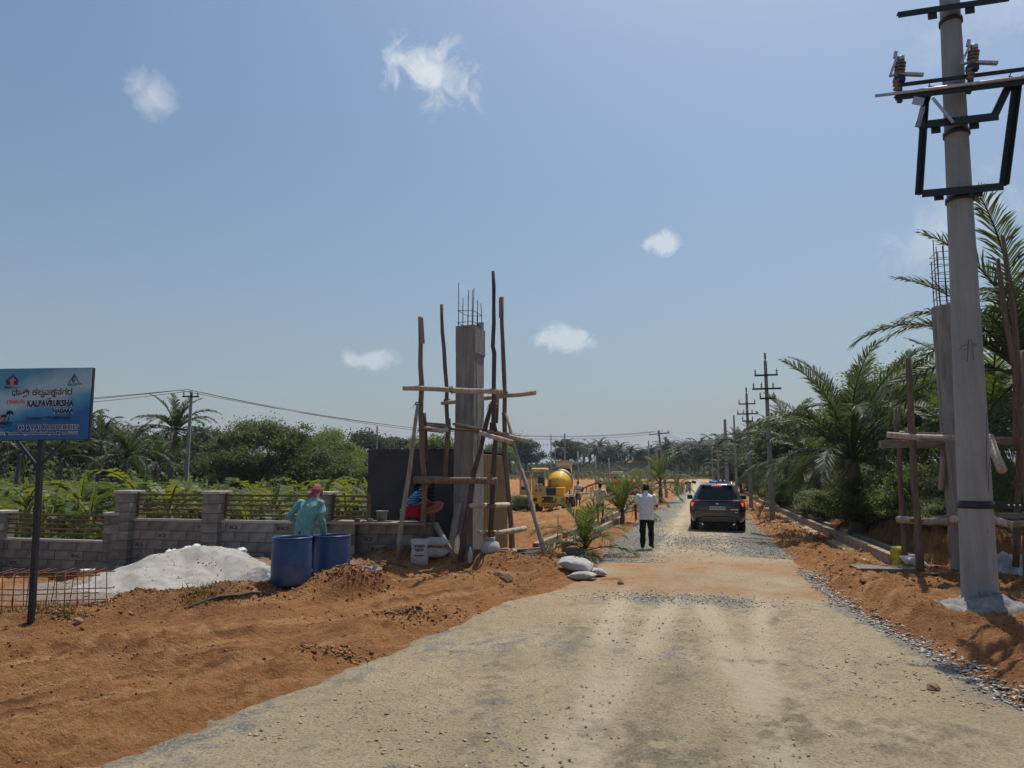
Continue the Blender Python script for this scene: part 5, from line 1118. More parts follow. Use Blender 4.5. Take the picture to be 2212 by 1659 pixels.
weeds('undergrowth', 70000, (-34, -2), (17, 42), fieldc, .13, BAN_D, 'tangled green undergrowth among the banana plants', 'undergrowth', 1.15, 3)
weeds('grove_foliage', 60000, (-75, -16), (40, 74), lambda x, y: (x < -.43*y) & (np.abs(x) < y*.9), .30, LF_DK, 'dense dark foliage of the grove behind the bananas', 'foliage', 3.0, 4)
weeds('hill_scrub', 90000, (-150, 190), (143, 285), lambda x, y: np.abs(x) < y*.9, .55, SCR, 'dry olive scrub covering the far hill', 'scrub', 1.7, 5)
weeds('roadside_foliage', 60000, (10, 80), (20, 125), lambda x, y: (bank_edge(*to_uv(x, y)) > 1.6) & (np.abs(x) < y*1.1+4), .20, LF_DK, 'dark foliage under the palms right of the road', 'foliage', 2.6, 6)
weeds('far_foliage', 30000, (-70, 150), (200, 262), lambda x, y: np.abs(x) < y*.9, .7, LF_FAR, 'hazy mass of trees along the top of the far hill', 'foliage', 2.0, 8)
weeds('verge_weeds', 20000, (-14, 12), (44, 70), lambda x, y: (to_uv(x, y)[0] < -8.5), .16, LF_SH, 'low weeds at the back of the red plot', 'weeds', .7, 9)
print('vegetation done')
# ================================================================ vehicles
def rrect(hw, y0, y1, r0, r1, n=6, bow=.06):
    """plan outline of a car slice: rounded corners, slightly bowed ends; runs anticlockwise from the rear left"""
    pts = []
    for (cx, cy, r, a0) in ((-hw+r0, y0+r0, r0, 180), (hw-r0, y0+r0, r0, 270), (hw-r1, y1-r1, r1, 0), (-hw+r1, y1-r1, r1, 90)):
        for i in range(n+1):
            a = R(a0+90*i/n); x, y = cx+r*math.cos(a), cy+r*math.sin(a); e = 1-(x/hw)**2
            pts.append((x, y + (-bow*e if cy < (y0+y1)/2 else bow*e)))
    return pts
PAINT = mat('black_car_paint', (.010, .011, .014), .22, .15, 3, spec=.5, dust=((.16, .13, .10), .10), coat=.9)
TRIM = mat('grey_plastic_trim', (.10, .10, .105), .55, .15, 9); BLKP = mat('black_plastic', (.015, .015, .016), .6, .2, 12, dust=((.15, .12, .09), .3))
GLASS = glassmat('tinted_car_glass', (.012, .015, .018), .04, .93); TYRE = mat('tyre_rubber', (.022, .021, .020), .85, .3, 14, dust=((.24, .17, .11), .5)); RIM = mat('wheel_rim', (.28, .28, .29), .4, .2, 10, metal=.6)
CHROME = mat('chrome', (.75, .76, .78), .15, .05, 5, metal=.9); LAMP_R = emit('lit_tail_lamp', (1, .06, .035), .9, (.35, .01, .01)); LENS = mat('red_lens', (.22, .012, .014), .18, .1, 5, spec=.6); PLATEM = mat('number_plate_white', (.58, .58, .56), .5, .05, 5)
SL = [(.27, .78, .24, 4.40, .18, .3), (.36, .86, .10, 4.55, .20, .35), (.50, .925, .035, 4.64, .22, .4), (.72, .945, .0, 4.68, .24, .45), (.92, .94, .03, 4.64, .26, .5), (1.00, .925, .06, 4.55, .27, .5), (1.06, .885, .10, 4.2, .27, .5), (1.10, .855, .14, 3.55, .26, .4), (1.22, .79, .19, 3.30, .27, .4), (1.38, .705, .265, 3.02, .27, .4), (1.50, .635, .335, 2.76, .27, .4), (1.56, .595, .345, 2.55, .26, .4), (1.60, .555, .36, 2.42, .25, .4), (1.625, .48, .46, 2.25, .22, .35), (1.64, .36, .6, 2.05, .2, .3)]
cl_, cr_ = grd(1486, 1143), grd(1607, 1156); cpos = at(1546, 1150, 25.4)
car = empty('car', (cpos.x-.02, 25.0, gz(cpos.x, 26)), R(-15.5), 'black SUV with lit brake lights driving away on the gravel road', 'car')
mb = MB(); mb.loft([[(x, y, z) for x, y in rrect(hw, y0, y1, r0, r1)] for (z, hw, y0, y1, r0, r1) in SL]); mb.build('body', PAINT, car)
def rear_pt(x, z, off=.006):
    zs = [s[0] for s in SL]; hw = np.interp(z, zs, [s[1] for s in SL]); y0 = np.interp(z, zs, [s[2] for s in SL]); r = np.interp(z, zs, [s[4] for s in SL])
    ax = abs(x); y = y0
    if ax > hw-r: t = min(1, (ax-hw+r)/r); y = y0 + r*(1-math.sqrt(max(0, 1-t*t)))
    return Vector((x, y - .06*(1-(x/hw)**2) - off, z))
def rear_patch(name, rows, m, off=.006, parent=None, n=18):
    """a panel that follows the tail; rows = (z, xl, xr)"""
    V = [rear_pt(xl+(xr-xl)*i/n, z, off) for (z, xl, xr) in rows for i in range(n+1)]; mb = MB()
    mb.add(V, [(k*(n+1)+i, k*(n+1)+i+1, (k+1)*(n+1)+i+1, (k+1)*(n+1)+i) for k in range(len(rows)-1) for i in range(n)], True); return mb.build(name, m, parent or car)
rear_patch('rear_window', [(1.10+.41*i/8, -(.71-.20*i/8), .71-.20*i/8) for i in range(9)], GLASS, .008)
rear_patch('garnish', [(1.035, -.72, .72), (1.065, -.74, .74), (1.085, -.73, .73)], CHROME if False else TRIM, .012)
for s in (-1, 1):
    tl = rear_patch('tail_lamp', [(.88, s*.80, s*.915), (.96, s*.72, s*.91), (1.02, s*.40, s*.90), (1.05, s*.33, s*.885)], LENS, .012, n=10)
    rear_patch('lit_element', [(.86, s*.825, s*.865), (.93, s*.80, s*.885), (.985, s*.775, s*.89)], LAMP_R, .022, tl, 6); rear_patch('lit_element', [(1.032, s*.52, s*.86), (1.046, s*.50, s*.86)], LENS, .02, tl, 6)
    MB().tube([(s*.52, .62, 1.61), (s*.53, .80, 1.66), (s*.525, 1.5, 1.69), (s*.50, 2.3, 1.65)], [.012, .022, .022, .012], 8).build('roof_rail', CHROME, car)
    mi = MB(); mi.box((s*1.0, 3.05, 1.10), (.20, .10, .17), bev=.03); mi.beam((s*.86, 3.07, 1.06), (s*.96, 3.05, 1.06), .06, .05); mi.build('mirror', BLKP, car)
    MB().tube([(s*.52, .17, .245), (s*.52, .06, .245)], .03, 10).build('exhaust_tip', CHROME, car)
    sw = MB(); V = []
    for (z, yb, yf) in ((1.12, .62, 3.05), (1.26, .70, 2.92), (1.42, .80, 2.66), (1.52, .92, 2.45)):
        hw = np.interp(z, [q[0] for q in SL], [q[1] for q in SL])+.006
        V += [(s*hw, yb+(yf-yb)*i/6, z) for i in range(7)]
    sw.add(V, [(k*7+i, k*7+i+1, (k+1)*7+i+1, (k+1)*7+i) for k in range(3) for i in range(6)]); sw.build('side_window', GLASS, car)
    for y in (.98, 3.72):
        w = empty('wheel', (s*.80, y, .365)); w.parent = car
        MB().lathe([(.24, -.115), (.34, -.118), (.362, -.09), (.366, 0), (.362, .09), (.34, .118), (.24, .115)], 28, (0, 0, 0), Matrix.Rotation(R(90), 3, 'Y'), cap=(False, False)).build('tyre', TYRE, w)
        MB().lathe([(.03, -.10), (.235, -.105), (.235, .105), (.03, .10)], 20, (0, 0, 0), Matrix.Rotation(R(90), 3, 'Y')).build('rim', RIM, w)
        ar = MB(); ar.lathe([(.385, -.07), (.43, -.06), (.43, .06), (.385, .07)], 24, (s*.865, y, .365), Matrix.Rotation(R(90), 3, 'Y'), cap=(False, False)); ar.build('wheel_arch', BLKP, car)
rear_patch('skid_plate', [(.33, -.60, .60), (.40, -.66, .66), (.47, -.52, .52), (.50, -.48, .48)], TRIM, .014)
rear_patch('bumper', [(.29, -.72, .72), (.33, -.76, .76)], BLKP, .008)
rear_patch('tailgate_seam', [(.700, -.64, .64), (.708, -.64, .64)], BLKP, .004)
sp = MB(); sp.loft([[(x, y, z) for x, y in ((-w_, y0), (w_, y0), (w_*.96, .62), (-w_*.96, .62))] for (z, w_, y0) in ((1.545, .52, .30), (1.575, .57, .225), (1.60, .54, .25))], sm=False); sp.build('spoiler', PAINT, car)
MB().box((0, .216, 1.566), (.36, .02, .022)).build('brake_lamp', emit('lit_brake_lamp', (1, .10, .05), 1.3), car)
pl = MB().box((0, 0, 0), (.52, .012, .115), bev=.003).build('number_plate', PLATEM, car, loc=rear_pt(0, .80, .02)); t_ = text('lettering', 'KA01MX7494', .088, INK, pl, (.012, -.008, 0), bold=.0022); FITS.append((t_, .45))
MB().prism([(-.225-.02, -.02), (-.225+.01, -.02), (-.225+.01, .02), (-.245, .02)], .004, None, (0, -.007, 0)).build('plate_mark', DEEP, pl)
for s in (-1, 1): MB().prism([(s*.004, -.018), (s*.014, .0), (s*.038, .03), (s*.036, -.006), (s*.02, -.03)], .008, None, rear_pt(0, .955, .016)).build('emblem', CHROME, car)
t_ = text('badge', 'XUV700', .05, CHROME, car, rear_pt(.50, .80, .012)+Vector((.06, .01, -.05)), bold=.001); FITS.append((t_, .26)); t_ = text('badge', 'AX7', .04, CHROME, car, rear_pt(.62, .66, .012), bold=.001); FITS.append((t_, .11))
MB().beam((.02, .14, 1.13), (.46, .17, 1.16), .03, .03).build('wiper', BLKP, car); m = MB(); m.prism([(-.05, 0), (.09, 0), (-.03, .075)], .03, Matrix.Rotation(R(90), 3, 'Z'), (0, .75, 1.635)); m.build('antenna', PAINT, car)
MB().box((0, .75, .24), (1.1, .9, .10)).build('underbody', BLKP, car); MB().tube([(-.5, .98, .33), (.5, .98, .33)], .05, 8).build('axle', BLKP, car)

# ---------------------------------------------------------------- self-loading concrete mixer
YEL = mat('machine_yellow', (.80, .47, .03), .5, .2, 3, dust=((.45, .27, .10), .3)); YELP = mat('cab_cream_yellow', (.58, .40, .13), .5, .18, 3, dust=((.30, .20, .11), .4)); NAVYP = mat('machine_navy', (.02, .03, .09), .5, .2, 5, dust=((.2, .15, .1), .3)); DGREY = mat('machine_dark', (.035, .035, .035), .7, .3, 8, dust=((.22, .15, .1), .35)); STEEL = mat('worn_pale_steel', (.50, .50, .49), .45, .2, 6, metal=.3); TYRE_D = mat('dusty_tyre', (.085, .062, .045), .95, .35, 9, .01, 20, dust=((.26, .15, .09), .5)); CLEAR = glassmat('cab_glass', (.08, .10, .11), .05, .35)
mx0 = at(1188, 1097, 45.2); mx = empty('mixer_truck', (mx0.x, 45.2, gz(mx0.x, 45.2)), R(-15), 'yellow self-loading concrete mixer with an open cab door on the red plot', 'mixer truck')
cab = empty('cab', (-.72, 0, 1.05)); cab.parent = mx
def cabframe(w, h, t, hole, m, y):
    mb = MB(); x0, x1, z0, z1 = hole
    mb.box(((-w/2+x0)/2, y, h/2), (x0+w/2, t, h)); mb.box(((w/2+x1)/2, y, h/2), (w/2-x1, t, h)); mb.box(((x0+x1)/2, y, z0/2), (x1-x0, t, z0)); mb.box(((x0+x1)/2, y, (h+z1)/2), (x1-x0, t, h-z1)); return mb
cabframe(.86, 1.62, .05, (-.34, .36, .60, 1.46), YELP, -.02).build('front_panel', YELP, cab)
MB().box((.01, -.02, 1.03), (.69, .015, .85)).build('windscreen', CLEAR, cab)
m = MB()
for x in (-.40, .40):
    m.box((x, .5, .29), (.05, .98, .58)); m.box((x, .97, 1.1), (.05, .05, 1.05))
m.build('side_panel', YELP, cab)
rf = MB(); rf.loft([[(-.45, -.08, 1.60), (.45, -.08, 1.60), (.45, 1.02, 1.60), (-.45, 1.02, 1.60)], [(-.45, -.08, 1.66), (.45, -.08, 1.66), (.45, 1.02, 1.66), (-.45, 1.02, 1.66)], [(-.40, .02, 1.74), (.40, .02, 1.74), (.40, .95, 1.74), (-.40, .95, 1.74)]], sm=False); rf.build('roof', YELP, cab)
m = MB(); m.box((0, .55, .55), (.5, .45, .14)); m.box((0, .8, .85), (.46, .12, .6), bev=.03); m.build('seat', DGREY, cab); MB().lathe([(.17, -.01), (.19, -.01), (.19, .01), (.17, .01)], 18, (0, .28, .82), Matrix.Rotation(R(55), 3, 'X'), cap=(False, False)).build('steering_wheel', DGREY, cab)
t_ = text('lettering', 'PVR', .2, PLATEM, cab, (.02, -.05, .68), bold=.008); FITS.append((t_, .56))
MB().prism([(-.09, -.07), (.09, -.07), (.0, .07)], .01, None, (-.14, -.05, .33)).build('emblem', DGREY, cab); t_ = text('lettering', 'KIRA\nTIDAI', .085, DGREY, cab, (.14, -.05, .33), bold=.002); FITS.append((t_, .24))
dr = empty('door', (-.45, .0, 0)); dr.parent = cab; dr.rotation_euler = (0, 0, R(-8))
cabframe(.78, 1.52, .04, (-.30, .30, .58, 1.44), YELP, 0).build('door_panel', YELP, dr, loc=(-.44, 0, .02)); MB().box((-.44, 0, 1.02), (.6, .012, .86)).build('window', CLEAR, dr); MB().box((-.44, -.026, .44), (.56, .012, .16)).build('stripe', NAVYP, dr); MB().box((-.70, -.03, .16), (.09, .03, .04)).build('handle', DGREY, dr)
m = MB(); m.tube([(-1.45, 0, 0), (-1.43, 0, 1.05)], .02, 6); m.tube([(-1.25, .1, .1), (-1.22, .1, 1.05)], .025, 6); m.build('step_rail', DGREY, mx)
MB().box((.10, .15, 1.30), (.62, .5, .50), bev=.03).build('radiator', NAVYP, mx); MB().box((.67, .15, 1.32), (.52, .6, .50), bev=.03).build('engine_box', YEL, mx)
for i in range(6): MB().box((.10, -.11, 1.12+.065*i), (.5, .02, .02)).build('grille_bar', DGREY, mx)
MB().tube([(-.03, .2, 1.5), (-.03, .2, 1.98)], .035, 8).build('exhaust_pipe', DGREY, mx); MB().lathe([(.03, 0), (.07, .02), (.05, .07), (.0, .09)], 10, (-.03, .2, 1.97)).build('exhaust_cap', DGREY, mx)
MB().box((-.05, .05, .80), (2.05, .30, .52), bev=.02).build('front_beam', YEL, mx)
MB().box((-.05, -.12, .93), (.85, .03, .12)).build('grille', DGREY, mx)
for x in (-.42, .30): MB().lathe([(.0, .0), (.05, .0), (.058, .02), (.05, .05)], 14, (x, -.11, .84), Matrix.Rotation(R(90), 3, 'X')).build('headlamp', PLATEM, mx)
for x in (-.92, .84): MB().box((x, -.115, .80), (.22, .04, .22)).build('lamp_box', DGREY, mx)
ap = MB(); ap.prism([(-.75, 0), (.68, 0), (.55, -.22), (-.6, -.22)], .05, None, (-.03, -.06, .56)); ap.build('apron', YEL, mx)
for i in range(6): MB().prism([(0, -.19), (.07, -.19), (.22, -.02), (.15, -.02)], .012, None, (-.62+.2*i, -.095, .56)).build('hazard_stripe', DGREY, mx)
MB().box((0, 2.0, .75), (.9, 4.3, .26)).build('chassis', DGREY, mx); MB().box((.98, 1.0, 1.06), (.32, 1.9, .05)).build('fender', STEEL, mx); MB().box((.92, 2.9, 1.0), (.28, 1.6, .05)).build('fender', STEEL, mx)
DM = Matrix.Rotation(R(-68), 3, 'X'); DC = Vector((.36, 1.15, 1.72))
def dring(a, b, m, name, prof): MB().lathe(prof, 36, DC, DM, cap=(a, b)).build(name, m, mx)
dring(True, False, YEL, 'drum', [(.22, -.55), (.50, -.50), (.70, -.15), (.80, .35)]); dring(False, False, NAVYP, 'drum_band', [(.802, .35), (.815, .42), (.81, .60), (.78, .68)]); dring(False, False, mat('machine_yellow_b', (.80, .50, .05), .5, .2, 3), 'drum', [(.78, .68), (.66, 1.05), (.50, 1.55)]); dring(False, True, DGREY, 'drum_mouth', [(.51, 1.55), (.53, 1.60), (.44, 1.75)])
hp = MB(); hp.loft([[(-.02, 2.55, 2.62), (.78, 2.55, 2.62), (.78, 3.1, 2.62), (-.02, 3.1, 2.62)], [(-.12, 2.40, 3.2), (.92, 2.40, 3.2), (.92, 3.3, 3.2), (-.12, 3.3, 3.2)]], sm=False, cap=False); hp.build('hopper', STEEL, mx); MB().box((.40, 2.40, 3.22), (1.04, .05, .16)).build('hopper_lip', mat('hopper_beige', (.42, .38, .30), .7, .2, 5), mx)
m = MB(); m.box((.38, 2.2, 2.55), (1.1, .08, .42)); m.box((-.15, 2.3, 1.7), (.08, .08, 1.5)); m.box((.85, 2.3, 1.7), (.08, .08, 1.5)); m.build('drum_frame', DGREY, mx)
MB().tube([(.98, 2.1, 1.0), (1.06, 2.15, 1.6), (1.0, 2.2, 2.4), (.95, 2.3, 2.8)], .025, 6).build('hose', STEEL, mx)
MB().box((-.95, .35, 1.0), (.1, .3, .35)).build('tank', DGREY, mx)
for (x, y) in ((-.82, .55), (.88, .55), (-.80, 2.9), (.88, 2.9)):
    w = empty('wheel', (x, y, .46)); w.parent = mx; my = Matrix.Rotation(R(90), 3, 'Y')
    MB().lathe([(.22, -.17), (.36, -.185), (.44, -.15), (.462, -.08), (.465, .08), (.44, .15), (.36, .185), (.22, .17)], 28, (0, 0, 0), my, cap=(False, False)).build('tyre', TYRE_D, w); MB().lathe([(.06, -.12), (.10, -.14), (.23, -.10), (.23, .10), (.10, .14), (.06, .12)], 18, (0, 0, 0), my).build('rim', YELP, w)
    for k in range(20):
        a = 2*math.pi*k/20; MB().box((.09*(-1)**k, .455*math.cos(a), .455*math.sin(a)), (.16, .05, .03), Matrix.Rotation(a-math.pi/2, 3, 'X')).build('tread', TYRE_D, w)
MB().tube([(-.8, .55, .46), (.88, .55, .46)], .07, 8).build('axle', DGREY, mx); MB().lathe([(.0, -.22), (.14, -.16), (.2, 0), (.12, .1)], 12, (.05, .5, .46)).build('differential', DGREY, mx)

# ---------------------------------------------------------------- backhoe
ORG = mat('digger_orange', (.58, .25, .025), .5, .2, 3, dust=((.32, .19, .10), .35)); RSTO = mat('worn_orange_boom', (.36, .15, .05), .7, .35, 5)
b0 = at(1333, 1066, 70.); bh = empty('backhoe', (b0.x, 70., gz(b0.x, 70.)), R(0), 'orange backhoe digger with its arm stretched out behind the bucket carrier', 'digger')
MB().box((.05, 0, .95), (1.6, 1.3, .5), bev=.05).build('chassis', ORG, bh); m = MB(); m.prism([(.55, .75), (2.15, .8), (2.2, 1.15), (1.9, 1.32), (.55, 1.4)], 1.0); m.build('hood', ORG, bh)
m = MB(); m.prism([(-.62, .35), (.62, .35), (.62, 1.3), (.3, 1.45), (-.35, 1.45), (-.62, 1.1)], .5, None, (-.25, -.55, 0)); m.build('fender', ORG, bh)
m = MB()
for x in (-.45, .75):
    for y in (-.5, .5): m.box((x, y, 1.75), (.06, .06, .8))
m.build('cab_frame', ORG, bh); MB().box((.15, 0, 1.62), (1.1, .9, .5)).build('cab_window', CLEAR, bh); MB().box((.15, 0, 2.13), (1.7, 1.3, .1), bev=.02).build('canopy', mat('grey_canopy', (.33, .33, .33), .6, .15, 4), bh); MB().box((.05, 0, 2.26), (1.1, 1.0, .10), bev=.03).build('roof', YELP, bh)
for (x, r) in ((-.35, .62), (1.7, .45)):
    for y in (-.72, .72):
        w = empty('wheel', (x, y, r)); w.parent = bh; mX = Matrix.Rotation(R(90), 3, 'X'); MB().lathe([(r*.62, -.16), (r*.9, -.17), (r, -.1), (r, .1), (r*.9, .17), (r*.62, .16)], 24, (0, 0, 0), mX, cap=(False, False)).build('tyre', TYRE_D, w); MB().lathe([(.05, -.15), (r*.64, -.15), (r*.64, .15), (.05, .15)], 20, (0, 0, 0), mX).build('rim', ORG, w)
m = MB(); m.tube([(-.75, 0, 1.15), (-1.4, 0, 1.22), (-2.05, 0, 1.20)], [.20, .24, .16], 4, flat=.7); m.build('boom', RSTO, bh); m = MB(); m.tube([(-2.0, 0, 1.25), (-2.7, 0, .98), (-3.2, 0, .72)], [.16, .17, .10], 4, flat=.7); m.build('dipper', RSTO, bh)
MB().tube([(-1.0, 0, 1.40), (-2.1, 0, 1.42)], .055, 8).build('ram', DGREY, bh); t_ = text('lettering', 'OEI', .16, PLATEM, bh, (-1.55, -.22, 1.2), bold=.004); FITS.append((t_, .35))
m = MB(); m.prism([(-.35, -.25), (.05, -.3), (.2, .1), (-.05, .25), (-.35, .2)], .5, None, (-3.4, 0, .65)); m.build('bucket', DGREY, bh)
# ---------------------------------------------------------------- motorbike far down the verge
MBK = mat('motorbike_blue', (.04, .09, .14), .4, .2, 6)
p = at(1461, 1068, 72.); bk = empty('motorbike', (p.x, 72., gz(p.x, 72.)), R(70), 'dark blue motorbike parked at the far left verge', 'motorbike')
for y in (-.62, .62): MB().lathe([(.26, -.05), (.31, -.04), (.31, .04), (.26, .05)], 20, (0, y, .31), Matrix.Rotation(R(90), 3, 'Y'), cap=(False, False)).build('wheel', TYRE, bk)
m = MB(); m.box((0, .12, .82), (.26, .5, .22), bev=.05); m.build('fuel_tank', MBK, bk); MB().box((0, -.4, .80), (.24, .65, .10), bev=.03).build('seat', BLKP, bk); MB().box((0, 0, .45), (.25, .5, .35), bev=.04).build('engine', DGREY, bk)
m = MB(); m.tube([(-.34, .42, 1.05), (0, .48, 1.0), (.34, .42, 1.05)], .02, 6); m.tube([(0, .48, 1.0), (0, .64, .31)], .03, 6); m.build('handlebar', DGREY, bk); MB().lathe([(.02, 0), (.09, .05), (.1, .1)], 12, (0, .55, .92), Matrix.Rotation(R(-90), 3, 'X')).build('headlamp', PLATEM, bk)
print('vehicles done')
# ================================================================ people
SKIN = mat('brown_skin', (.11, .058, .036), .6, .15, 12, spec=.35); HAIR = mat('black_hair', (.010, .009, .009), .55, .2, 30, .004, 60, stretch=(1, 1, .3)); SHOE = mat('black_shoe', (.015, .014, .014), .4, .15, 9)
def cloth(name, c, var=.12, **k): return mat(name, c, .9, var, 7, .010, 9, spec=.1, **k)
WSHIRT = cloth('white_shirt', (.66, .67, .70)); BTROU = cloth('black_trousers', (.016, .016, .018)); GSHIRT = cloth('sea_green_shirt', (.15, .315, .30), .2); GTROU = cloth('grey_trousers', (.055, .055, .06)); PINK = cloth('pink_headcloth', (.30, .10, .11), .35); REDL = cloth('red_lungi', (.30, .018, .03)); WSH2 = cloth('cream_shirt', (.62, .60, .55)); BLUL = cloth('slate_lungi', (.07, .10, .13)); GLOVE = cloth('black_glove', (.012, .012, .014))
def tiedye():
    m, nt, N, L, b = nodes_of('blue_striped_shirt'); tc = N.new('ShaderNodeTexCoord'); w = N.new('ShaderNodeTexWave'); w.inputs['Scale'].default_value = 6; w.inputs['Distortion'].default_value = 5; w.inputs['Detail'].default_value = 3; w.bands_direction = 'Z'; L.new(tc.outputs['Object'], w.inputs['Vector'])
    L.new(ramp(N, L, w.outputs[0], [(.2, (.012, .03, .09)), (.5, (.03, .12, .30)), (.8, (.10, .30, .52))]), b.inputs['Base Color']); b.inputs['Roughness'].default_value = .9; return m
TIE = tiedye()
def cap_(mb, a, b, ra, rb, n=12):
    a, b = Vector(a), Vector(b); d = (b-a); L_ = d.length or 1e-4; d = d/L_; pts = []; rad = []
    for k in (-.95, -.6, -.2): pts.append(a+d*ra*k); rad.append(ra*math.sqrt(1-k*k))
    for t in (0, .33, .66, 1): pts.append(a.lerp(b, t)); rad.append(ra+(rb-ra)*t)
    for k in (.2, .6, .95): pts.append(b+d*rb*k); rad.append(rb*math.sqrt(1-k*k))
    mb.tube(pts, rad, n)
def person(name, label, loc, rz, prims, mats, hands=(), voxel=.013, sc=1.0):
    """one continuous body: overlapping solids fused into a single skin, coloured by garment"""
    mb = MB(); segs = []
    for p in prims:
        if p[0] == 'cap': _, a, b, ra, rb, z = p; cap_(mb, a, b, ra, rb); segs.append((np.array(a), np.array(b), ra, rb, z, 0))
        elif p[0] == 'ell':
            _, c, r, z = p; prof = [(math.cos(R(t)), math.sin(R(t))) for t in range(-85, 86, 17)]
            mb.lathe([(q, h) for q, h in prof], 18, c, Matrix.Diagonal(r)); segs.append((np.array(c)-(0, 0, r[2]*.4), np.array(c)+(0, 0, r[2]*.4), min(r[0], r[1]), min(r[0], r[1]), z, 0))
        else:
            _, rings, z = p; mb.loft([[(c[0]+rx*math.cos(2*math.pi*j/20), c[1]+ry*math.sin(2*math.pi*j/20), c[2]+(c[3] if len(c) > 3 else 0)*math.sin(2*math.pi*j/20)) for j in range(20)] for (c, rx, ry) in rings])
            for i in range(len(rings)-1):
                for o in (-.5, .5): segs.append((np.array(rings[i][0][:3])+(o*rings[i][1], 0, 0), np.array(rings[i+1][0][:3])+(o*rings[i+1][1], 0, 0), rings[i][2], rings[i+1][2], z, 1))
    o = mb.build('tmp', list(mats.values())); md = o.modifiers.new('r', 'REMESH'); md.mode = 'VOXEL'; md.voxel_size = voxel; md.use_smooth_shade = True; sm = o.modifiers.new('s', 'SMOOTH'); sm.factor = .5; sm.iterations = 4
    dg = bpy.context.evaluated_depsgraph_get(); me = bpy.data.meshes.new_from_object(o.evaluated_get(dg)); bpy.data.objects.remove(o)
    me.name = 'body'; nf = len(me.polygons); C = np.empty(nf*3); me.polygons.foreach_get('center', C); C = C.reshape(-1, 3); best = np.full(nf, 9.); idx = np.zeros(nf, int); keys = list(mats)
    for (a, b, ra, rb, z, fl) in segs:
        d = b-a; L2_ = max(1e-8, d @ d); tr = ((C-a) @ d)/L2_; t = np.clip(tr, 0, 1); D = np.linalg.norm(C-a-t[:, None]*d, axis=1)-(ra+(rb-ra)*t) + (fl*9.*((tr < -.12) | (tr > 1.12))); k = D < best; best[k] = D[k]; idx[k] = keys.index(z)
    me.materials.clear()
    for m in mats.values(): me.materials.append(m)
    me.polygons.foreach_set('material_index', idx.astype(np.int32)); me.polygons.foreach_set('use_smooth', np.ones(nf, bool))
    nv = len(me.vertices); co = np.empty(nv*3); me.vertices.foreach_get('co', co); co = co.reshape(-1, 3); nr = np.empty(nv*3); me.vertex_normals.foreach_get('vector', nr); nr = nr.reshape(-1, 3)
    zi = np.zeros(nv, bool)
    for pl in me.polygons:
        if keys[pl.material_index] in ('shirt', 'trou', 'scarf'): zi[list(pl.vertices)] = True
    dsp = .030*fbm(co[:, 0]*7+co[:, 2]*5, co[:, 1]*7-co[:, 2]*9, 3)-.012*np.abs(fbm(co[:, 0]*12-co[:, 2]*8, co[:, 1]*12+co[:, 2]*3, 2)); co[zi] += nr[zi]*dsp[zi, None]; me.vertices.foreach_set('co', co.ravel()); me.update()
    # fingers join the palms of the same mesh
    bm = bmesh.new(); bm.from_mesh(me)
    for (w, d, up, mz) in hands:
        w, d, up = Vector(w), Vector(d).normalized(), Vector(up).normalized(); sd = d.cross(up).normalized(); fb = MB()
        for i, l in enumerate((.062, .072, .068, .052)):
            q = w + d*.075 + sd*(-.03+.02*i); fb.tube([q-d*.02, q+d*l*.5, q+d*l*.85-up*l*.25, q+d*l-up*l*.55], [.0095, .009, .008, .006], 6)
        q = w + d*.02 + sd*-.035; fb.tube([q, q-sd*.03+d*.03, q-sd*.035+d*.06-up*.015], [.011, .010, .008], 6)
        vs = [bm.verts.new(v) for v in fb.v]
        for f in fb.f:
            nfz = bm.faces.new([vs[i] for i in f]); nfz.material_index = keys.index(mz); nfz.smooth = True
    bm.to_mesh(me); bm.free()
    return tag(link(name, me, None, loc, (0, 0, rz), sc), label, 'person')
def torso(top, shz='shirt', hip=.0, w=1.0, lean=(0, 0)):
    """chest to hem; lean = forward shift at the shoulders"""
    lx, ly = lean
    return ('loft', [((0, 0, .80), .165*w, .125*w), ((0, 0, .93), .17*w, .13*w), ((lx*.3, ly*.3, 1.06), .165*w, .125*w), ((lx*.65, ly*.65, 1.22), .18*w, .125*w), ((lx*.9, ly*.9, 1.34), .185*w, .115*w), ((lx, ly, 1.42), .15*w, .09*w), ((lx, ly, 1.46), .07, .06)], shz)
def head(c, tilt=0, hairz='hair', skin='skin', face=1):
    c = Vector(c); f = Vector((0, math.cos(tilt), -math.sin(tilt)))*face
    return [('ell', c, (.078, .098, .118), skin), ('ell', c - f*.016 + Vector((0, 0, .030)), (.086, .098, .106), hairz), ('ell', c + f*.055 - Vector((0, 0, .055)), (.052, .045, .055), skin), ('cap', c + f*.092, c + f*.112 - Vector((0, 0, .018)), .012, .014, skin), ('cap', c + Vector((.082, 0, -.005)), c + Vector((.086, 0, -.035)), .014, .010, skin), ('cap', c + Vector((-.082, 0, -.005)), c + Vector((-.086, 0, -.035)), .014, .010, skin)]
def leg(s, hip, knee, ank, toe, z='trou', rz=(.088, .062, .050), sk=None, shoe='shoe'):
    out = [('cap', hip, knee, rz[0], rz[1], z), ('cap', knee, ank, rz[1]*.98, rz[2], sk or z), ('cap', ank, toe, .042, .036, shoe), ('cap', Vector(ank)+Vector((0, -.05, -.02)), Vector(toe)*.5+Vector(ank)*.5-Vector((0, 0, .01)), .036, .038, shoe)]
    return out
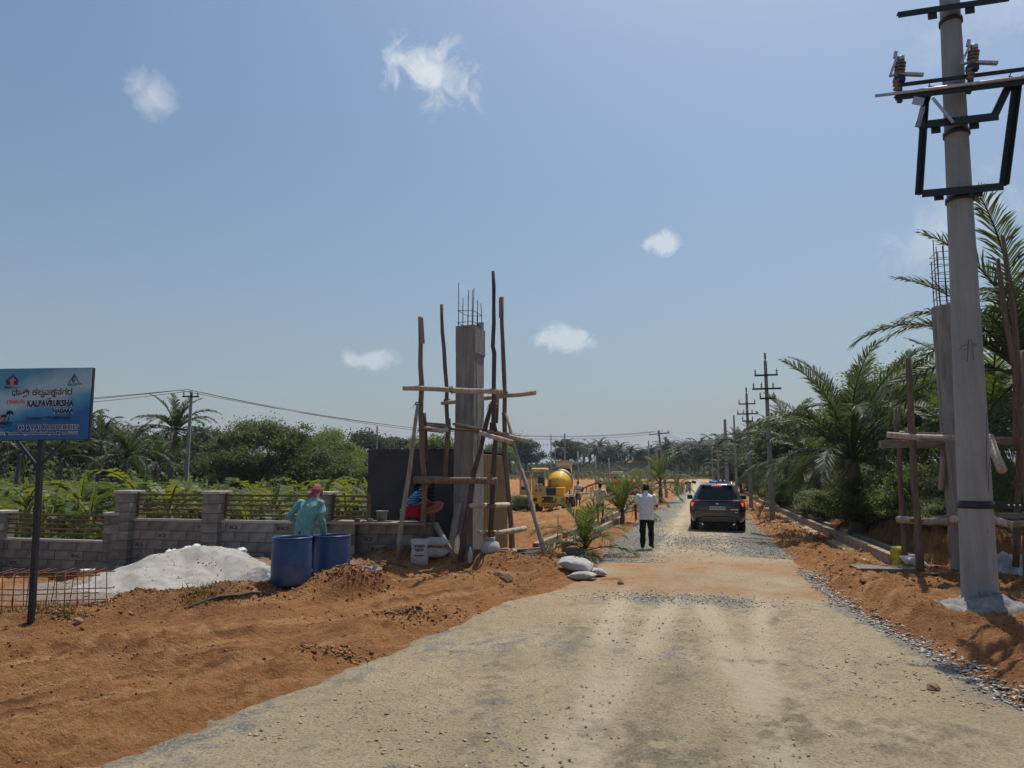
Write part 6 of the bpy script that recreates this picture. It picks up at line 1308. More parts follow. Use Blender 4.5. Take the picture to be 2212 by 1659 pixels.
def arm_(sh, el, wr, z1, z2, hd=None, r=(.066, .050, .036), hz='skin', split=None):
    sh, el, wr = Vector(sh), Vector(el), Vector(wr); hd = Vector(hd) if hd is not None else (wr-el).normalized()
    out = []
    if split:
        md = sh.lerp(el, split); out += [('cap', sh, md, r[0], r[0]*.93, z1), ('cap', md, el, r[1]*.88, r[1]*.82, 'skin')]
    else: out += [('cap', sh, el, r[0], r[1], z1)]
    out += [('cap', el, wr, r[1]*(.80 if z2 == 'skin' else 1), r[2]*(.85 if z2 == 'skin' else 1.1), z2), ('cap', wr + hd*.01, wr + hd*.075, .030, .034, hz)]
    return out
# the man in the white shirt walking away up the road, looking at something in his hand
lo = on(1398, 1186); WY = R(-14)
pr = [('loft', [((0, -.01, .775), .200, .150), ((0, -.01, .86), .202, .150), ((0, 0, .96), .196, .145), ((0, .0, 1.10), .195, .145), ((0, .0, 1.25), .205, .14), ((0, .01, 1.36), .205, .125), ((0, .02, 1.425), .15, .09), ((0, .03, 1.465), .075, .065)], 'shirt'), ('cap', (0, .035, 1.44), (0, .055, 1.52), .055, .052, 'skin'), ('cap', (0, .03, 1.455), (0, .035, 1.475), .066, .064, 'shirt')]
pr += head((0, .085, 1.585), .45)
pr += leg(-1, (-.095, 0, .88), (-.105, .03, .47), (-.115, -.02, .085), (-.125, .14, .045), rz=(.105, .080, .066)) + leg(1, (.095, 0, .88), (.11, .06, .48), (.125, -.12, .14), (.15, .02, .05), rz=(.105, .080, .066))
pr += arm_((-.205, .0, 1.375), (-.275, -.03, 1.10), (-.275, .05, .85), 'shirt', 'skin', split=.62, hd=(0, .25, -1)) + arm_((.205, .0, 1.375), (.275, .0, 1.12), (.22, .22, 1.12), 'shirt', 'skin', split=.66, hd=(-.6, .7, .2))
person('person', 'man in white shirt and black trousers walking away on the gravel road', lo, WY, pr, {'shirt': WSHIRT, 'trou': BTROU, 'skin': SKIN, 'hair': HAIR, 'shoe': SHOE}, [((-.275, .06, .84), (0, .25, -1), (1, 0, 0), 'skin'), ((.23, .25, 1.17), (-.6, .7, .2), (0, 0, 1), 'skin')], sc=(1.02, 1.05, 1.0))
# the worker in sea green behind the drums
gp = at(664, 1165, 12.3); lo = Vector((gp.x-.05, 12.3, .16))
pr = [('loft', [((0, -.02, .80), .165, .12), ((0, -.01, .92), .185, .135), ((.0, .02, 1.04), .19, .135), ((.01, .07, 1.18), .195, .135), ((.02, .11, 1.30), .195, .125), ((.03, .15, 1.385), .15, .10), ((.03, .18, 1.43), .08, .07)], 'shirt'), ('loft', [((0, -.02, .74), .155, .115), ((0, -.02, .86), .165, .12), ((0, -.01, .93), .16, .12)], 'trou'), ('cap', (.03, .17, 1.40), (.045, .21, 1.49), .055, .055, 'skin')]
pr += [('ell', (.05, .235, 1.545), (.085, .105, .118), 'scarf'), ('ell', (.055, .31, 1.52), (.055, .045, .07), 'skin'), ('loft', [((.04, .10, 1.375), .125, .05), ((.045, .15, 1.43), .115, .075), ((.05, .19, 1.50), .095, .095), ((.05, .22, 1.58), .088, .10)], 'scarf'), ('cap', (.03, .115, 1.51), (-.01, .08, 1.47), .032, .038, 'scarf'), ('cap', (-.03, .09, 1.44), (-.07, .07, 1.36), .032, .018, 'scarf'), ('cap', (.10, .16, 1.45), (.06, .12, 1.42), .035, .03, 'scarf')]
pr += leg(-1, (-.09, 0, .86), (-.12, .05, .46), (-.12, -.02, .085), (-.14, .14, .045)) + leg(1, (.09, 0, .86), (.11, .05, .46), (.11, .0, .085), (.13, .16, .045))
pr += arm_((-.18, .12, 1.335), (-.36, .02, 1.12), (-.20, .14, .93), 'shirt', 'shirt', hz='glove', r=(.072, .062, .05)) + arm_((.22, .13, 1.335), (.27, .09, 1.06), (.265, .17, .84), 'shirt', 'shirt', hz='glove', r=(.072, .062, .052), hd=(0, .2, -1))
person('person', 'worker in a sea-green shirt and pink headcloth bending behind the blue drums', lo, R(-22), pr, {'shirt': GSHIRT, 'trou': GTROU, 'skin': SKIN, 'scarf': PINK, 'glove': GLOVE, 'shoe': SHOE}, [((-.20, .14, .93), (.5, .4, -.6), (0, 1, 0), 'glove'), ((.265, .18, .83), (0, .2, -1), (1, 0, 0), 'glove')], sc=1.0)
# the mason squatting on the planks
mp_ = at(893, 1118, 15.05); zt = 1.02
pr = [('loft', [((-.14, 0, .14), .14, .16), ((-.13, 0, .24), .15, .165), ((-.06, 0, .36), .135, .155), ((.03, 0, .48), .13, .175), ((.09, 0, .57), .115, .19), ((.13, 0, .635), .07, .10), ((.15, 0, .665), .05, .06)], 'shirt'), ('cap', (.14, 0, .64), (.20, 0, .71), .052, .05, 'skin'), ('ell', (.235, .0, .775), (.10, .08, .115), 'skin'), ('ell', (.215, 0, .805), (.102, .086, .105), 'hair'), ('ell', (.285, 0, .73), (.045, .05, .05), 'skin'), ('cap', (.325, 0, .765), (.345, 0, .75), .012, .013, 'skin'), ('cap', (.22, .082, .77), (.22, .086, .745), .014, .01, 'skin'), ('cap', (.22, -.082, .77), (.22, -.086, .745), .014, .01, 'skin')]
for s in (-1, 1):
    pr += [('cap', (-.12, s*.09, .16), (.30, s*.14, .36), .10, .082, 'trou'), ('cap', (.30, s*.14, .36), (.10, s*.12, .07), .078, .062, 'trou'), ('cap', (.10, s*.12, .045), (.24, s*.13, .035), .038, .034, 'skin')]
    pr += [('cap', (.09, s*.20, .585), (.24, s*.24, .44), .062, .052, 'shirt'), ('cap', (.24, s*.24, .44), (.27, s*.235, .41), .042, .040, 'skin'), ('cap', (.27, s*.235, .41), (.46, s*.12, .34), .040, .030, 'skin'), ('cap', (.47, s*.11, .335), (.52, s*.09, .32), .030, .032, 'skin')]
pr += [('loft', [((.02, 0, .10), .22, .20), ((.06, 0, .20), .24, .21), ((.10, 0, .30), .20, .19)], 'trou')]
person('person', 'mason in blue striped shirt and red lungi squatting on the planks', (mp_.x, 15.05, zt), R(10), pr, {'shirt': TIE, 'trou': REDL, 'skin': SKIN, 'hair': HAIR}, [((.47, -.11, .335), (.8, .3, -.3), (0, 0, 1), 'skin'), ((.47, .11, .335), (.8, -.3, -.3), (0, 0, 1), 'skin')], sc=1.0)
# the bucket carrier, from behind
lo = on(1297, 1126)
pr = [('loft', [((0, -.01, .80), .185, .135), ((0, 0, .92), .185, .135), ((0, 0, 1.08), .178, .13), ((0, .01, 1.24), .185, .125), ((0, .02, 1.35), .185, .11), ((0, .03, 1.42), .13, .085), ((0, .04, 1.45), .07, .06)], 'shirt'), ('loft', [((0, 0, .52), .20, .14), ((0, 0, .66), .195, .14), ((0, 0, .84), .175, .13)], 'trou'), ('cap', (0, .04, 1.43), (0, .06, 1.51), .052, .05, 'skin')]
pr += head((0, .085, 1.57), .4) + leg(-1, (-.09, 0, .86), (-.10, .04, .46), (-.10, -.02, .085), (-.11, .14, .045), sk='skin', rz=(.085, .056, .042), shoe='skin') + leg(1, (.09, 0, .86), (.11, -.02, .46), (.115, -.14, .10), (.13, .0, .045), sk='skin', rz=(.085, .056, .042), shoe='skin')
pr += arm_((-.19, .01, 1.35), (-.27, -.02, 1.08), (-.30, .05, .83), 'shirt', 'skin', split=.7, hd=(0, .1, -1)) + arm_((.19, .01, 1.35), (.25, .04, 1.10), (.20, .22, 1.02), 'shirt', 'skin', split=.7)
person('person', 'worker in cream shirt and slate shorts carrying an orange bucket', lo, R(-10), pr, {'shirt': WSH2, 'trou': BLUL, 'skin': SKIN, 'hair': HAIR}, [((-.30, .06, .82), (0, .1, -1), (1, 0, 0), 'skin'), ((.20, .23, 1.02), (-.2, .9, .1), (0, 0, 1), 'skin')], sc=.98)
bkp = Matrix.Rotation(R(-10), 3, 'Z') @ Vector((-.31, .06, 0)); BKO = mat('orange_bucket', (.42, .10, .035), .5, .15, 6)
def bucket(name, loc, r0, r1, h, m, label, handle=0, hr=.004, cat='bucket', fill=None):
    b = empty(name, loc, 0, label, cat); MB().lathe([(r0*.97, .0), (r0, .0), (r1, h), (r1+.012, h), (r1+.012, h-.02), (r1-.006, h-.02), (r0-.006, .012), (0, .012)], 24).build('shell', m, b)
    MB().tube([((r1+.01)*math.cos(a), 0, h-.03+handle*math.sin(a)) for a in [math.pi*i/10 for i in range(11)]], hr, 5).build('handle', GALV, b) if handle else None
    if fill: MB().lathe([(0, h-.03), (r1-.01, h-.035)], 20).build('contents', fill, b)
    return b
bucket('bucket', lo + bkp + Vector((0, 0, .30)), .125, .165, .29, BKO, 'orange plastic bucket hanging from the hand of the worker in cream', .24)
st = MB(); st.tube([(0, 0, 0), (.005, 0, .55)], .012, 4); o = st.build('braces_strip', cloth('maroon_strip', (.12, .03, .03)), None); bpy.data.objects.remove(o)
# the bystander by the mixer, facing the camera
p = at(1249, 1083, 46.5); lo = P3(p.x, 46.5)
pr = [torso(1), ('loft', [((0, 0, .48), .205, .15), ((0, 0, .66), .195, .145), ((0, 0, .90), .165, .125)], 'trou'), ('cap', (0, 0, 1.44), (0, .01, 1.51), .052, .05, 'skin')] + head((0, .03, 1.575), .1)
pr += leg(-1, (-.09, 0, .86), (-.10, .02, .46), (-.10, 0, .085), (-.12, .15, .045), sk='skin', rz=(.085, .056, .042), shoe='skin') + leg(1, (.09, 0, .86), (.10, .02, .46), (.10, 0, .085), (.12, .15, .045), sk='skin', rz=(.085, .056, .042), shoe='skin')
pr += arm_((-.19, .0, 1.36), (-.25, .05, 1.10), (-.02, .20, 1.16), 'shirt', 'skin', split=.55) + arm_((.19, .0, 1.36), (.26, .0, 1.08), (.28, .06, .84), 'shirt', 'skin', split=.55, hd=(0, .1, -1))
person('person', 'bystander in white vest and dark lungi standing by the mixer truck', lo, R(172), pr, {'shirt': WSHIRT, 'trou': BLUL, 'skin': SKIN, 'hair': HAIR}, [((-.02, .21, 1.16), (1, .1, .1), (0, 0, 1), 'skin'), ((.28, .07, .83), (0, .1, -1), (1, 0, 0), 'skin')], sc=.98)
print('people done')
HAZE = .00026
# ================================================================ site clutter
SAND = mat('pale_quarry_sand', (.33, .308, .275), .97, .18, 5, .010, 45, col2=(.42, .393, .355), dust=((.29, .25, .21), .45)); BLUE = mat('blue_drum_plastic', (.015, .060, .18), .42, .28, 2.5, spec=.45, dust=((.20, .175, .15), .6), stretch=(1, 1, .5)); HOSE = mat('grey_hose', (.075, .072, .07), .6, .2, 8)
BAG = mat('woven_cement_bag', (.38, .375, .355), .8, .14, 9, .008, 14, dust=((.30, .27, .24), .5)); BAGD = mat('dusty_cement_bag', (.36, .35, .33), .85, .16, 8, .01, 12, dust=((.28, .21, .15), .5)); PLW = mat('white_plastic_film', (.62, .63, .64), .35, .15, 12, .02, 12); GREYB = mat('grey_bucket', (.20, .20, .195), .55, .15, 8, dust=((.3, .28, .26), .4)); TIN = mat('paint_tin', (.22, .23, .25), .4, .2, 8, metal=.4); PANM = mat('orange_mortar_pan', (.34, .11, .06), .6, .2, 6); YBAG = mat('yellow_bag', (.50, .42, .03), .6, .2, 9, .01, 12)
ROCK = mat('brown_rock', (.24, .14, .08), .9, .3, 6, .02, 14, rand=.2); ROCKG = mat('grey_rock', (.27, .255, .235), .9, .3, 6, .02, 14, rand=.2); TARP = mat('blue_tarpaulin', (.03, .16, .46), .5, .25, 4, .03, 6)
# --- sand heap
pk = [(at(432, 1176, 13.5), .60), (at(345, 1192, 13.2), .46), (at(490, 1184, 13.7), .58), (at(385, 1184, 13.4), .55), (at(395, 1262, 12.05), .55), (at(250, 1245, 12.6), .30)]
gx, gy = np.meshgrid(np.arange(-9.2, -3.0, .04), np.arange(11.0, 15.6, .04), indexing='ij'); hz_ = np.full(gx.shape, -9.)
for (p, s) in pk:
    d = np.hypot(gx-p.x, (gy-p.y)*1.0) + .22*fbm(gx*1.4+p.x, gy*1.4, 3); k = p.z + .03 - s*(np.sqrt(d*d+.04)-.1); hz_ = np.maximum(hz_, k)
hz_ = hz_ + .045*fbm(gx*2.4, gy*2.4, 4, .55) + .015*fbm(gx*11, gy*11, 3) + .02*np.maximum(fbm(gx*4+9, gy*4, 2), 0); gg = ground_h(gx, gy)
n_, m_ = gx.shape; idx = np.arange(n_*m_).reshape(n_, m_); F_ = np.stack([idx[:-1, :-1], idx[1:, :-1], idx[1:, 1:], idx[:-1, 1:]], -1).reshape(-1, 4); keep = (hz_ > gg-.03).ravel(); F_ = F_[keep[F_].any(1)]; hz_ = np.maximum(hz_, gg-.08)
us = np.zeros(n_*m_, bool); us[F_.ravel()] = True; nw = np.cumsum(us)-1
tag(link('sand_heap', fast('sand_heap', np.stack([gx, gy, hz_], -1).reshape(-1, 3)[us], nw[F_], SAND, True)), 'large pale heap of quarry sand in front of the block wall', 'sand heap')
def hgt(x, y):
    i = int((x+9.2)/.04); j = int((y-11.0)/.04)
    return max(gz(x, y), float(hz_[i, j])) if 0 <= i < n_ and 0 <= j < m_ else gz(x, y)
o = heap('mortar_heap', at(560, 1235, 12.9).x, 12.9, .24, .55, .45, mat('dark_mortar_sand', (.27, .255, .235), .97, .2, 6, .02, 20), seed=8, amp=.5, fine=(12, .03)); tag(o, 'small grey mortar heap between the sand heap and the left drum', 'mortar heap')
# --- blue drums
def drum(px, py, Y, r, label):
    t = at(px, py, Y); g = gz(t.x, Y)-.03; h = t.z-g; d = empty('drum', (t.x, Y, g), 0, label, 'drum', 'blue drums')
    MB().lathe([(r*.90, 0), (r*1.0, .03), (r*1.03, h*.25), (r*1.03, h*.6), (r*.99, h*.9), (r*.965, h-.03)], 40, cap=(True, False)).build('shell', BLUE, d)
    MB().lathe([(r*.965, h-.035), (r*1.01, h-.03), (r*1.025, h-.012), (r*1.0, h), (r*.95, h), (r*.945, h-.03)], 40, cap=(False, False)).build('rim', BLUE, d)
    MB().lathe([(r*.93, h-.03), (r*.96, h*.3), (0, h*.3)], 32, cap=(False, False)).build('inner_wall', mat('drum_inside', (.02, .03, .05), .6, .2, 4), d); return d
drum(632, 1159, 11.5, .302, 'blue plastic drum nearer the sand heap, dusty at its foot'); drum(718, 1155, 12.35, .302, 'blue plastic drum nearer the gate, half sunk behind red spoil')
# --- hose
hp0 = [on(x, y) for x, y in ((395, 1300), (450, 1299), (520, 1297), (560, 1288), (590, 1279), (620, 1266), (650, 1251), (690, 1245))]; hp_ = [drop(hp0[i].lerp(hp0[i+1], k/8), .024) for i in range(len(hp0)-1) for k in range(8)]; hp_ = [sum((hp_[max(0, min(len(hp_)-1, i+j))] for j in (-2, -1, 0, 1, 2)), Vector())/5 for i in range(len(hp_))]; tag(MB().tube(hp_, .02, 8).build('hose', HOSE), 'grey water hose lying over the red soil before the drums', 'hose')
tag(MB().tube([drop(on(x, y), .02) for x, y in ((800, 1222), (830, 1218), (860, 1221), (880, 1228))], .016, 7).build('bent_pipe', HOSE), 'short bent dark pipe on the soil left of the cement bags', 'pipe')
# --- sacks: pillow shapes with gathered ends
def sack(name, loc, size, rot, m, label, seed=0, group=None, stand=False, txt=()):
    """a stuffed woven bag: flattened, puckered at both ends"""
    rng = random.Random(seed); nx, ny = 18, 14; L_, W_, T_ = size; rings = []
    for i in range(nx+1):
        s = -1+2*i/nx; e = (1-abs(s)**3.2); tk = T_/2*max(.05, e)**.8; wd = W_/2*(1.0-.10*e)*(1+.05*math.sin(s*5+seed)); ring = []
        for j in range(ny*2):
            a = math.pi*j/ny; ca, sa = math.cos(a), math.sin(a); sx = math.copysign(abs(ca)**.7, ca); sz = math.copysign(abs(sa)**.8, sa)
            w = 1+.16*float(vnoise(s*4+seed, j*.9)); ring.append((s*L_/2, sx*wd*w, sz*tk*w + .12*T_*float(vnoise(s*2.2+seed*2, sx*2))))
        rings.append(ring)
    mb = MB(); mb.loft(rings); me = mb.mesh('body', m); r = empty(name, loc, 0, label, 'sack', group); r.rotation_euler = rot
    link('body', me, r); MB().box((L_/2-.005, 0, .004), (.03, W_*.80, .012)).build('stitched_end', m, r); MB().box((-L_/2+.005, 0, .004), (.03, W_*.80, .012)).build('stitched_end', m, r)
    for (s, x, y, sz, rz) in txt: text('lettering', s, sz, INK, r, (x, y, T_/2+.004), (0, 0, rz), bold=.0015)
    return r
def put(conv, x, y, Y=None, dz=0):
    px = conv(x, y) if conv else (x, y)
    p = on(*px) if Y is None else at(*px, Y)
    return Vector((p.x, p.y, p.z+dz))
b0_ = put(Z4, 660, 1330, 14.35); gb = gz(b0_.x, 14.35)
sack('cement_bag', (b0_.x, 14.35, gb+.22), (.52, .37, .17), (R(82), R(0), R(0)), BAG, 'upright printed cement bag at the foot of a scaffold pole', 3, 'cement bags at the gate')
cb = [o for o in COL.objects if o.name.startswith('cement_bag')][-1]; cb.rotation_euler = (R(6), R(-84), R(90))
for (s, z, sz) in (('ycem', .13, .10), ('iqator', .055, .075), ('50 kg CEMENT', -.06, .03)):
    t_ = text('lettering', s, sz, INK, cb, (z, 0, .09), (0, 0, R(-90)), bold=.002)
c0_ = put(Z4, 815, 1325, 14.5); sack('cement_bag', (c0_.x, 14.5, gz(c0_.x, 14.5)+.34), (.48, .30, .16), (R(8), R(4), R(-6)), BAGD, 'plump grey cement bag lying on another bag beside the upright bag', 5, 'cement bags at the gate'); sack('cement_bag', (c0_.x-.02, 14.55, gz(c0_.x, 14.5)+.14), (.52, .34, .24), (0, 0, R(4)), BAGD, 'lower grey cement bag beneath the plump one', 6, 'cement bags at the gate')
for (x, y, Y, sc_, lab, sd) in ((1330, 1340, 14.55, 1.0, 'puffy white sack tied round the foot of the front right scaffold pole', 11), (1540, 1290, 15.9, 1.05, 'white sack tied round the foot of the rear right scaffold pole', 12)):
    q = put(Z4, x, y, Y); g = gz(q.x, Y); s_ = empty('base_sack', (q.x, Y, g), 0, lab, 'sack', 'sacks round the pole feet')
    MB().lathe([(.02, -.05), (.19*sc_, -.03), (.21*sc_, .08), (.17*sc_, .19), (.08, .24), (.10, .30), (.065, .30)], 22).build('body', BAG, s_); MB().tube([(.085*math.cos(a), .085*math.sin(a), .245) for a in [2*math.pi*i/10 for i in range(11)]], .009, 5, False).build('tie', ROPE, s_)
# two sacks dumped on the edge of the road
q = put(Z5, 640, 1510); sack('dumped_sack', Vector((q.x+.02, q.y+.05, gz(q.x, q.y)+.17)), (.62, .38, .22), (R(16), R(9), R(-14)), BAG, 'big stained grey sack lying on top at the road edge', 21, 'sacks at the road edge', txt=(('0 0', .0, .1, .10, .2),)); q = put(Z5, 720, 1590); sack('dumped_sack', Vector((q.x, q.y+.12, gz(q.x, q.y)+.08)), (.50, .34, .15), (0, R(-3), R(-22)), BAGD, 'lower grey sack under the big stained sack', 22, 'sacks at the road edge'); q = put(Z5, 870, 1560); sack('dumped_sack', Vector((q.x, q.y+.16, gz(q.x, q.y)+.09)), (.36, .28, .14), (R(5), R(6), R(10)), BAG, 'small white sack at the right of the road-edge pile', 23, 'sacks at the road edge')
# --- right gate: sacks, drain, boards
q = put(Z8, 278, 1205); sack('yellow_sack', Vector((q.x, q.y, gz(q.x, q.y)+.20)), (.46, .34, .24), (R(4), R(-80), R(100)), YBAG, 'yellow bag at the foot of the thinner right scaffold pole', 31); ys_ = [o for o in COL.objects if o.name.startswith('yellow_sack')][-1]; t_ = text('lettering', 'SUPER', .07, INK, ys_, (-.02, 0, .125), (0, 0, R(-90)), bold=.002)
q = put(Z8, 365, 1215); sack('white_sack', Vector((q.x-.02, q.y-.02, gz(q.x, q.y)+.13)), (.52, .30, .20), (R(10), R(22), R(12)), PLW, 'crumpled white sack at the foot of the thick right scaffold pole', 32)
for i, (x, y, lab) in enumerate(((840, 1170, 'crumpled pale plastic heap behind the big utility pole'), (930, 1130, 'crumpled pale plastic heap at the right edge below the scaffold'))):
    q = put(Z8, x, y, 14.0); o = heap('plastic_heap', q.x, 14.0, .42, .42, .38, mat('crumpled_grey_plastic', (.40, .41, .42), .35, .3, 8, .04, 9), seed=40+i, amp=.6, fine=(7, .07)); tag(o, lab, 'plastic')
def bx(name, u0, u1, v0, v1, z0, z1, m, label, cat, group=None):
    r = empty(name, uvw((u0+u1)/2, (v0+v1)/2, 0), YAW, label, cat, group); return r
DRAINM = mat('dirty_drain_concrete', (.25, .185, .125), .92, .3, 4, .004, 30, col2=(.36, .28, .2))
def drain(u, v0, v1, w, h, label, group, seg=6.0):
    r = empty('drain_wall', uvw(u, v0, 0), YAW, label, 'drain wall', group); v = v0; i = 0
    while v < v1-.1:
        L_ = min(seg, v1-v); a, b = uvw(u, v), uvw(u, v+L_); z = (gz(a.x, a.y)+gz(b.x, b.y))/2 if v > 40 else .02
        MB().box((0, v-v0+L_/2, z+h/2-.12), (w, L_-.015, h+.24), bev=.008).build('section', DRAINM, r); v += L_
    return r
drain(8.98, 1.95, 66, .15, .27, 'long low concrete drain wall running along the right side of the road', 'drain walls', 8); drain(9.55, 2.6, 66, .15, .20, 'inner concrete drain wall at the foot of the cut bank', 'drain walls', 8)
o = MB(); vs_ = np.arange(2.2, 40, .25)
o.loft([[uvw(8.62+.06*float(vnoise(v*1.1, 3)), v, .035+float(base_h(*uvw(8.7, v)[:2]))), uvw(8.90, v, .05), uvw(8.90, v, -.1), uvw(8.62, v, -.1)] for v in vs_], sm=False); tag(o.build('concrete_bed', mat('cement_spill', (.40, .29, .19), .95, .25, 5, .006, 30)), 'pale cement bed along the foot of the right drain wall', 'concrete bed')
for u, v0, v1, h, lab in ((.95, 2.6, 5.6, .26, 'short concrete drain wall beside the plank pile'), (1.5, 3.6, 7.6, .20, 'low concrete drain wall behind the nearest young palm'), (.95, 6.6, 13, .24, 'concrete drain wall leading to the bucket carrier'), (1.5, 9, 18, .18, 'thin pale drain wall left of the man in white'), (.95, 15, 40, .22, 'far concrete drain wall along the left verge')): drain(u, v0, v1, .16, h, lab, 'drain walls', 4)
q = put(Z8, 180, 1228); f_ = empty('form_board', Vector((q.x, q.y, gz(q.x, q.y)+.06)), R(-8), 'flat wooden form board lying beside the end of the drain wall', 'board'); MB().box((0, 0, .03), (1.05, .62, .035), bev=.005).build('top', PLANK, f_); MB().box((0, -.29, -.01), (1.0, .04, .07)).build('batten', PLANK, f_); MB().box((0, .27, -.01), (1.0, .04, .07)).build('batten', PLANK, f_)
q = put(Z8, 560, 1245); tag(plank('scrap_plank', Vector((q.x-.5, q.y, gz(q.x-.5, q.y)+.05)), Vector((q.x+.25, q.y-.1, gz(q.x+.25, q.y)+.06)), .14, .03), 'scrap plank on the soil before the right gate column', 'plank')
def cable(pts, r, lab, sd): tag(MB().tube(wobble([drop(on(*p), r+.004) for p in pts], sd, .012, .12), r, 6).build('cable', WIRE), lab, 'cable')
cable((Z8(815, 1385), Z8(880, 1370), Z8(940, 1400), Z8(1010, 1420)), .012, 'black cable end lying right of the big utility pole', 4); cable((Z8(820, 1400), Z8(870, 1405), Z8(930, 1425), Z8(990, 1445)), .012, 'second black cable end beside the grout collar', 5)
# --- things on and around the working platform
ztop = .12+.84+.028+.025
bucket('bucket', Vector((at(*Z4(303, 1000), 15.1).x, 15.1, ztop)), .10, .118, .225, GREYB, 'grey plastic bucket standing on the planks before the dark room', .0)
bucket('paint_tin', Vector((at(*Z4(765, 1010), 15.0).x, 15.0, ztop)), .092, .092, .235, TIN, 'square-shouldered grey tin on the planks beside the mason', 0, cat='tin')
q = at(*Z4(795, 930), 14.8); pn = empty('mortar_pan', (q.x, 14.8, q.z), R(0), 'orange mortar pan tilted on the tin before the mason', 'pan'); pn.rotation_euler = (R(24), R(-14), 0); pn.scale = (.85, .85, .85); MB().lathe([(.02, 0), (.12, .005), (.22, .05), (.26, .10), (.275, .105), (.265, .09), (.22, .04), (.12, -.005), (0, -.01)], 30).build('dish', PANM, pn)
tag(MB().box((0, 0, .03), (.12, .08, .06), bev=.008).build('wooden_block', PLANK, None, loc=(at(*Z4(70, 1000), 15.2).x, 15.2, ztop)), 'small wooden block on the left end of the planks', 'block'); fl = empty('mason_float', Vector((at(*Z4(200, 1005), 14.95).x, 14.95, ztop)), R(3), 'wooden plasterer float and straightedge lying on the planks', 'float'); MB().box((.12, 0, .012), (.62, .07, .024), bev=.004).build('blade', PLANK, fl); MB().prism([(-.07, .0), (.07, .0), (.045, .045), (-.045, .045)], .05, None, (-.02, 0, .024)).build('handle', PLANK, fl)
q = on(190, 1228); bucket('bucket', Vector((at(190, 1225, 15.6).x, 15.6, gz(at(190, 1225, 15.6).x, 15.6))), .10, .13, .21, PLATEM, 'white paint bucket at the foot of the wall left of the sand heap', 0)
q = put(Z4, 105, 1435, 13.3); bs = empty('basin', (q.x, 13.3, gz(q.x, 13.3)+.02), 0, 'wide shallow grey basin on the soil right of the drums', 'basin'); MB().lathe([(.0, 0), (.24, .005), (.36, .11), (.385, .115), (.37, .10), (.25, -.005), (0, -.01)], 32).build('dish', GREYB, bs)
for i, (px, py, Y, r, lab) in enumerate(((763, 1198, 12.6, .15, 'shiny white plastic bag bunched right of the drums'), (756, 1212, 12.3, .13, 'scrap of white plastic film at the foot of the right drum'), (576, 1283, 11.6, .08, 'white paper scrap left of the hose'))):
    t = at(px, py, Y); o = heap('plastic_scrap', t.x, Y, r*1.5, r, r*.8, PLW, seed=60+i, amp=.8, fine=(16, .05), n=28, sub=8); tag(o, lab, 'plastic')
for i, (px, py, Y) in enumerate(((405, 1180, 13.6), (425, 1174, 13.7), (372, 1184, 13.5), (520, 1194, 13.9), (440, 1177, 13.9))):
    t = at(px, py, Y); z = hgt(t.x, Y); m = MB(); rr = random.Random(i); m.loft([[(.11*math.cos(a)*f*rr.uniform(.7, 1.2), .12*math.sin(a)*f*rr.uniform(.7, 1.2), h+rr.uniform(-.02, .02)) for a in [2*math.pi*j/9 for j in range(9)]] for f, h in ((1, -.06), (1.05, .01), (.6, .045), (.15, .05))], sm=False); tag(m.build('plastic_scrap', PLW, None, loc=(t.x, Y, z)), 'crumpled pale plastic scrap on the crest of the sand heap', 'plastic', 'plastic scraps on the sand heap')
q = put(Z4, 475, 1408, 13.6); tag(MB().tube([(-.11, 0, .03), (-.02, .0, .035), (.0, 0, .035), (.12, .02, .03)], [.018, .02, .026, .024], 10).build('tool_handle', mat('red_handle', (.5, .04, .02), .4, .1, 6), None, loc=(q.x, 13.6, gz(q.x, 13.6))), 'small bright red tool handle on the spoil', 'tool')
q = put(Z4, 1138, 1345, 14.3); tag(MB().lathe([(.045, 0), (.05, .02), (.05, .20), (.02, .27), (.018, .31)], 14).build('bottle', mat('clear_bottle', (.35, .36, .36), .2, .1, 6), None, loc=(q.x, 14.3, gz(q.x, 14.3))), 'clear plastic water bottle at the foot of the left gate column', 'bottle')
# --- rocks
def rock(px, py, s, m, lab, seed, Y=None, fl=.7, name='rock'):
    p = on(px, py) if Y is None else at(px, py, Y); g = hgt(p.x, p.y); rr = random.Random(seed); bm = bmesh.new(); bmesh.ops.create_icosphere(bm, subdivisions=2, radius=1)
    for v in bm.verts:
        n = .75+.5*float(fbm(v.co.x*1.1+seed, v.co.y*1.1+v.co.z*1.3, 3)); v.co = Vector((round(v.co.x*1.6)/1.6*.5+v.co.x*.5, v.co.y, v.co.z*fl))*n
    me = bpy.data.meshes.new('rock'); bm.to_mesh(me); bm.free(); me.materials.append(m); return tag(link(name, me, None, (p.x, p.y, g+s*.25), (rr.uniform(-.4, .4), rr.uniform(-.4, .4), rr.uniform(0, 6)), s), lab, 'rock')
rock(*Z4(145, 1530), .16, ROCK, 'pale brown rock on the spoil right of the drums', 1); rock(*Z4(212, 1450), .10, ROCK, 'dark round stone beside the basin', 2); rock(*Z4(1510, 1412), .10, ROCK, 'brown stone at the foot of the rear scaffold pole', 3); rock(*Z4(1450, 1585), .20, ROCK, 'half-buried tan rock in the soil before the column', 4); rock(1085, 1195, .12, ROCKG, 'grey stone under the scaffold ledger', 5)
rock(*Z5(500, 1370), .17, ROCKG, 'grey pointed stone left of the nearest young palm', 6); rock(*Z5(600, 1365), .18, ROCK, 'flat brown stone under the nearest young palm', 7); rock(280//1, 1330, .07, ROCK, 'small red stone before the signboard', 8); rock(168, 1345, .09, ROCK, 'lump of red earth near the signboard post', 9); rock(560, 1262, .08, ROCKG, 'grey stone beside the left drum', 10); rock(1340, 1262, .08, ROCK, 'red clod beside the road-edge sacks', 11); rock(2015//1, 1490, .07, ROCK, 'reddish stone on the right road edge', 12)
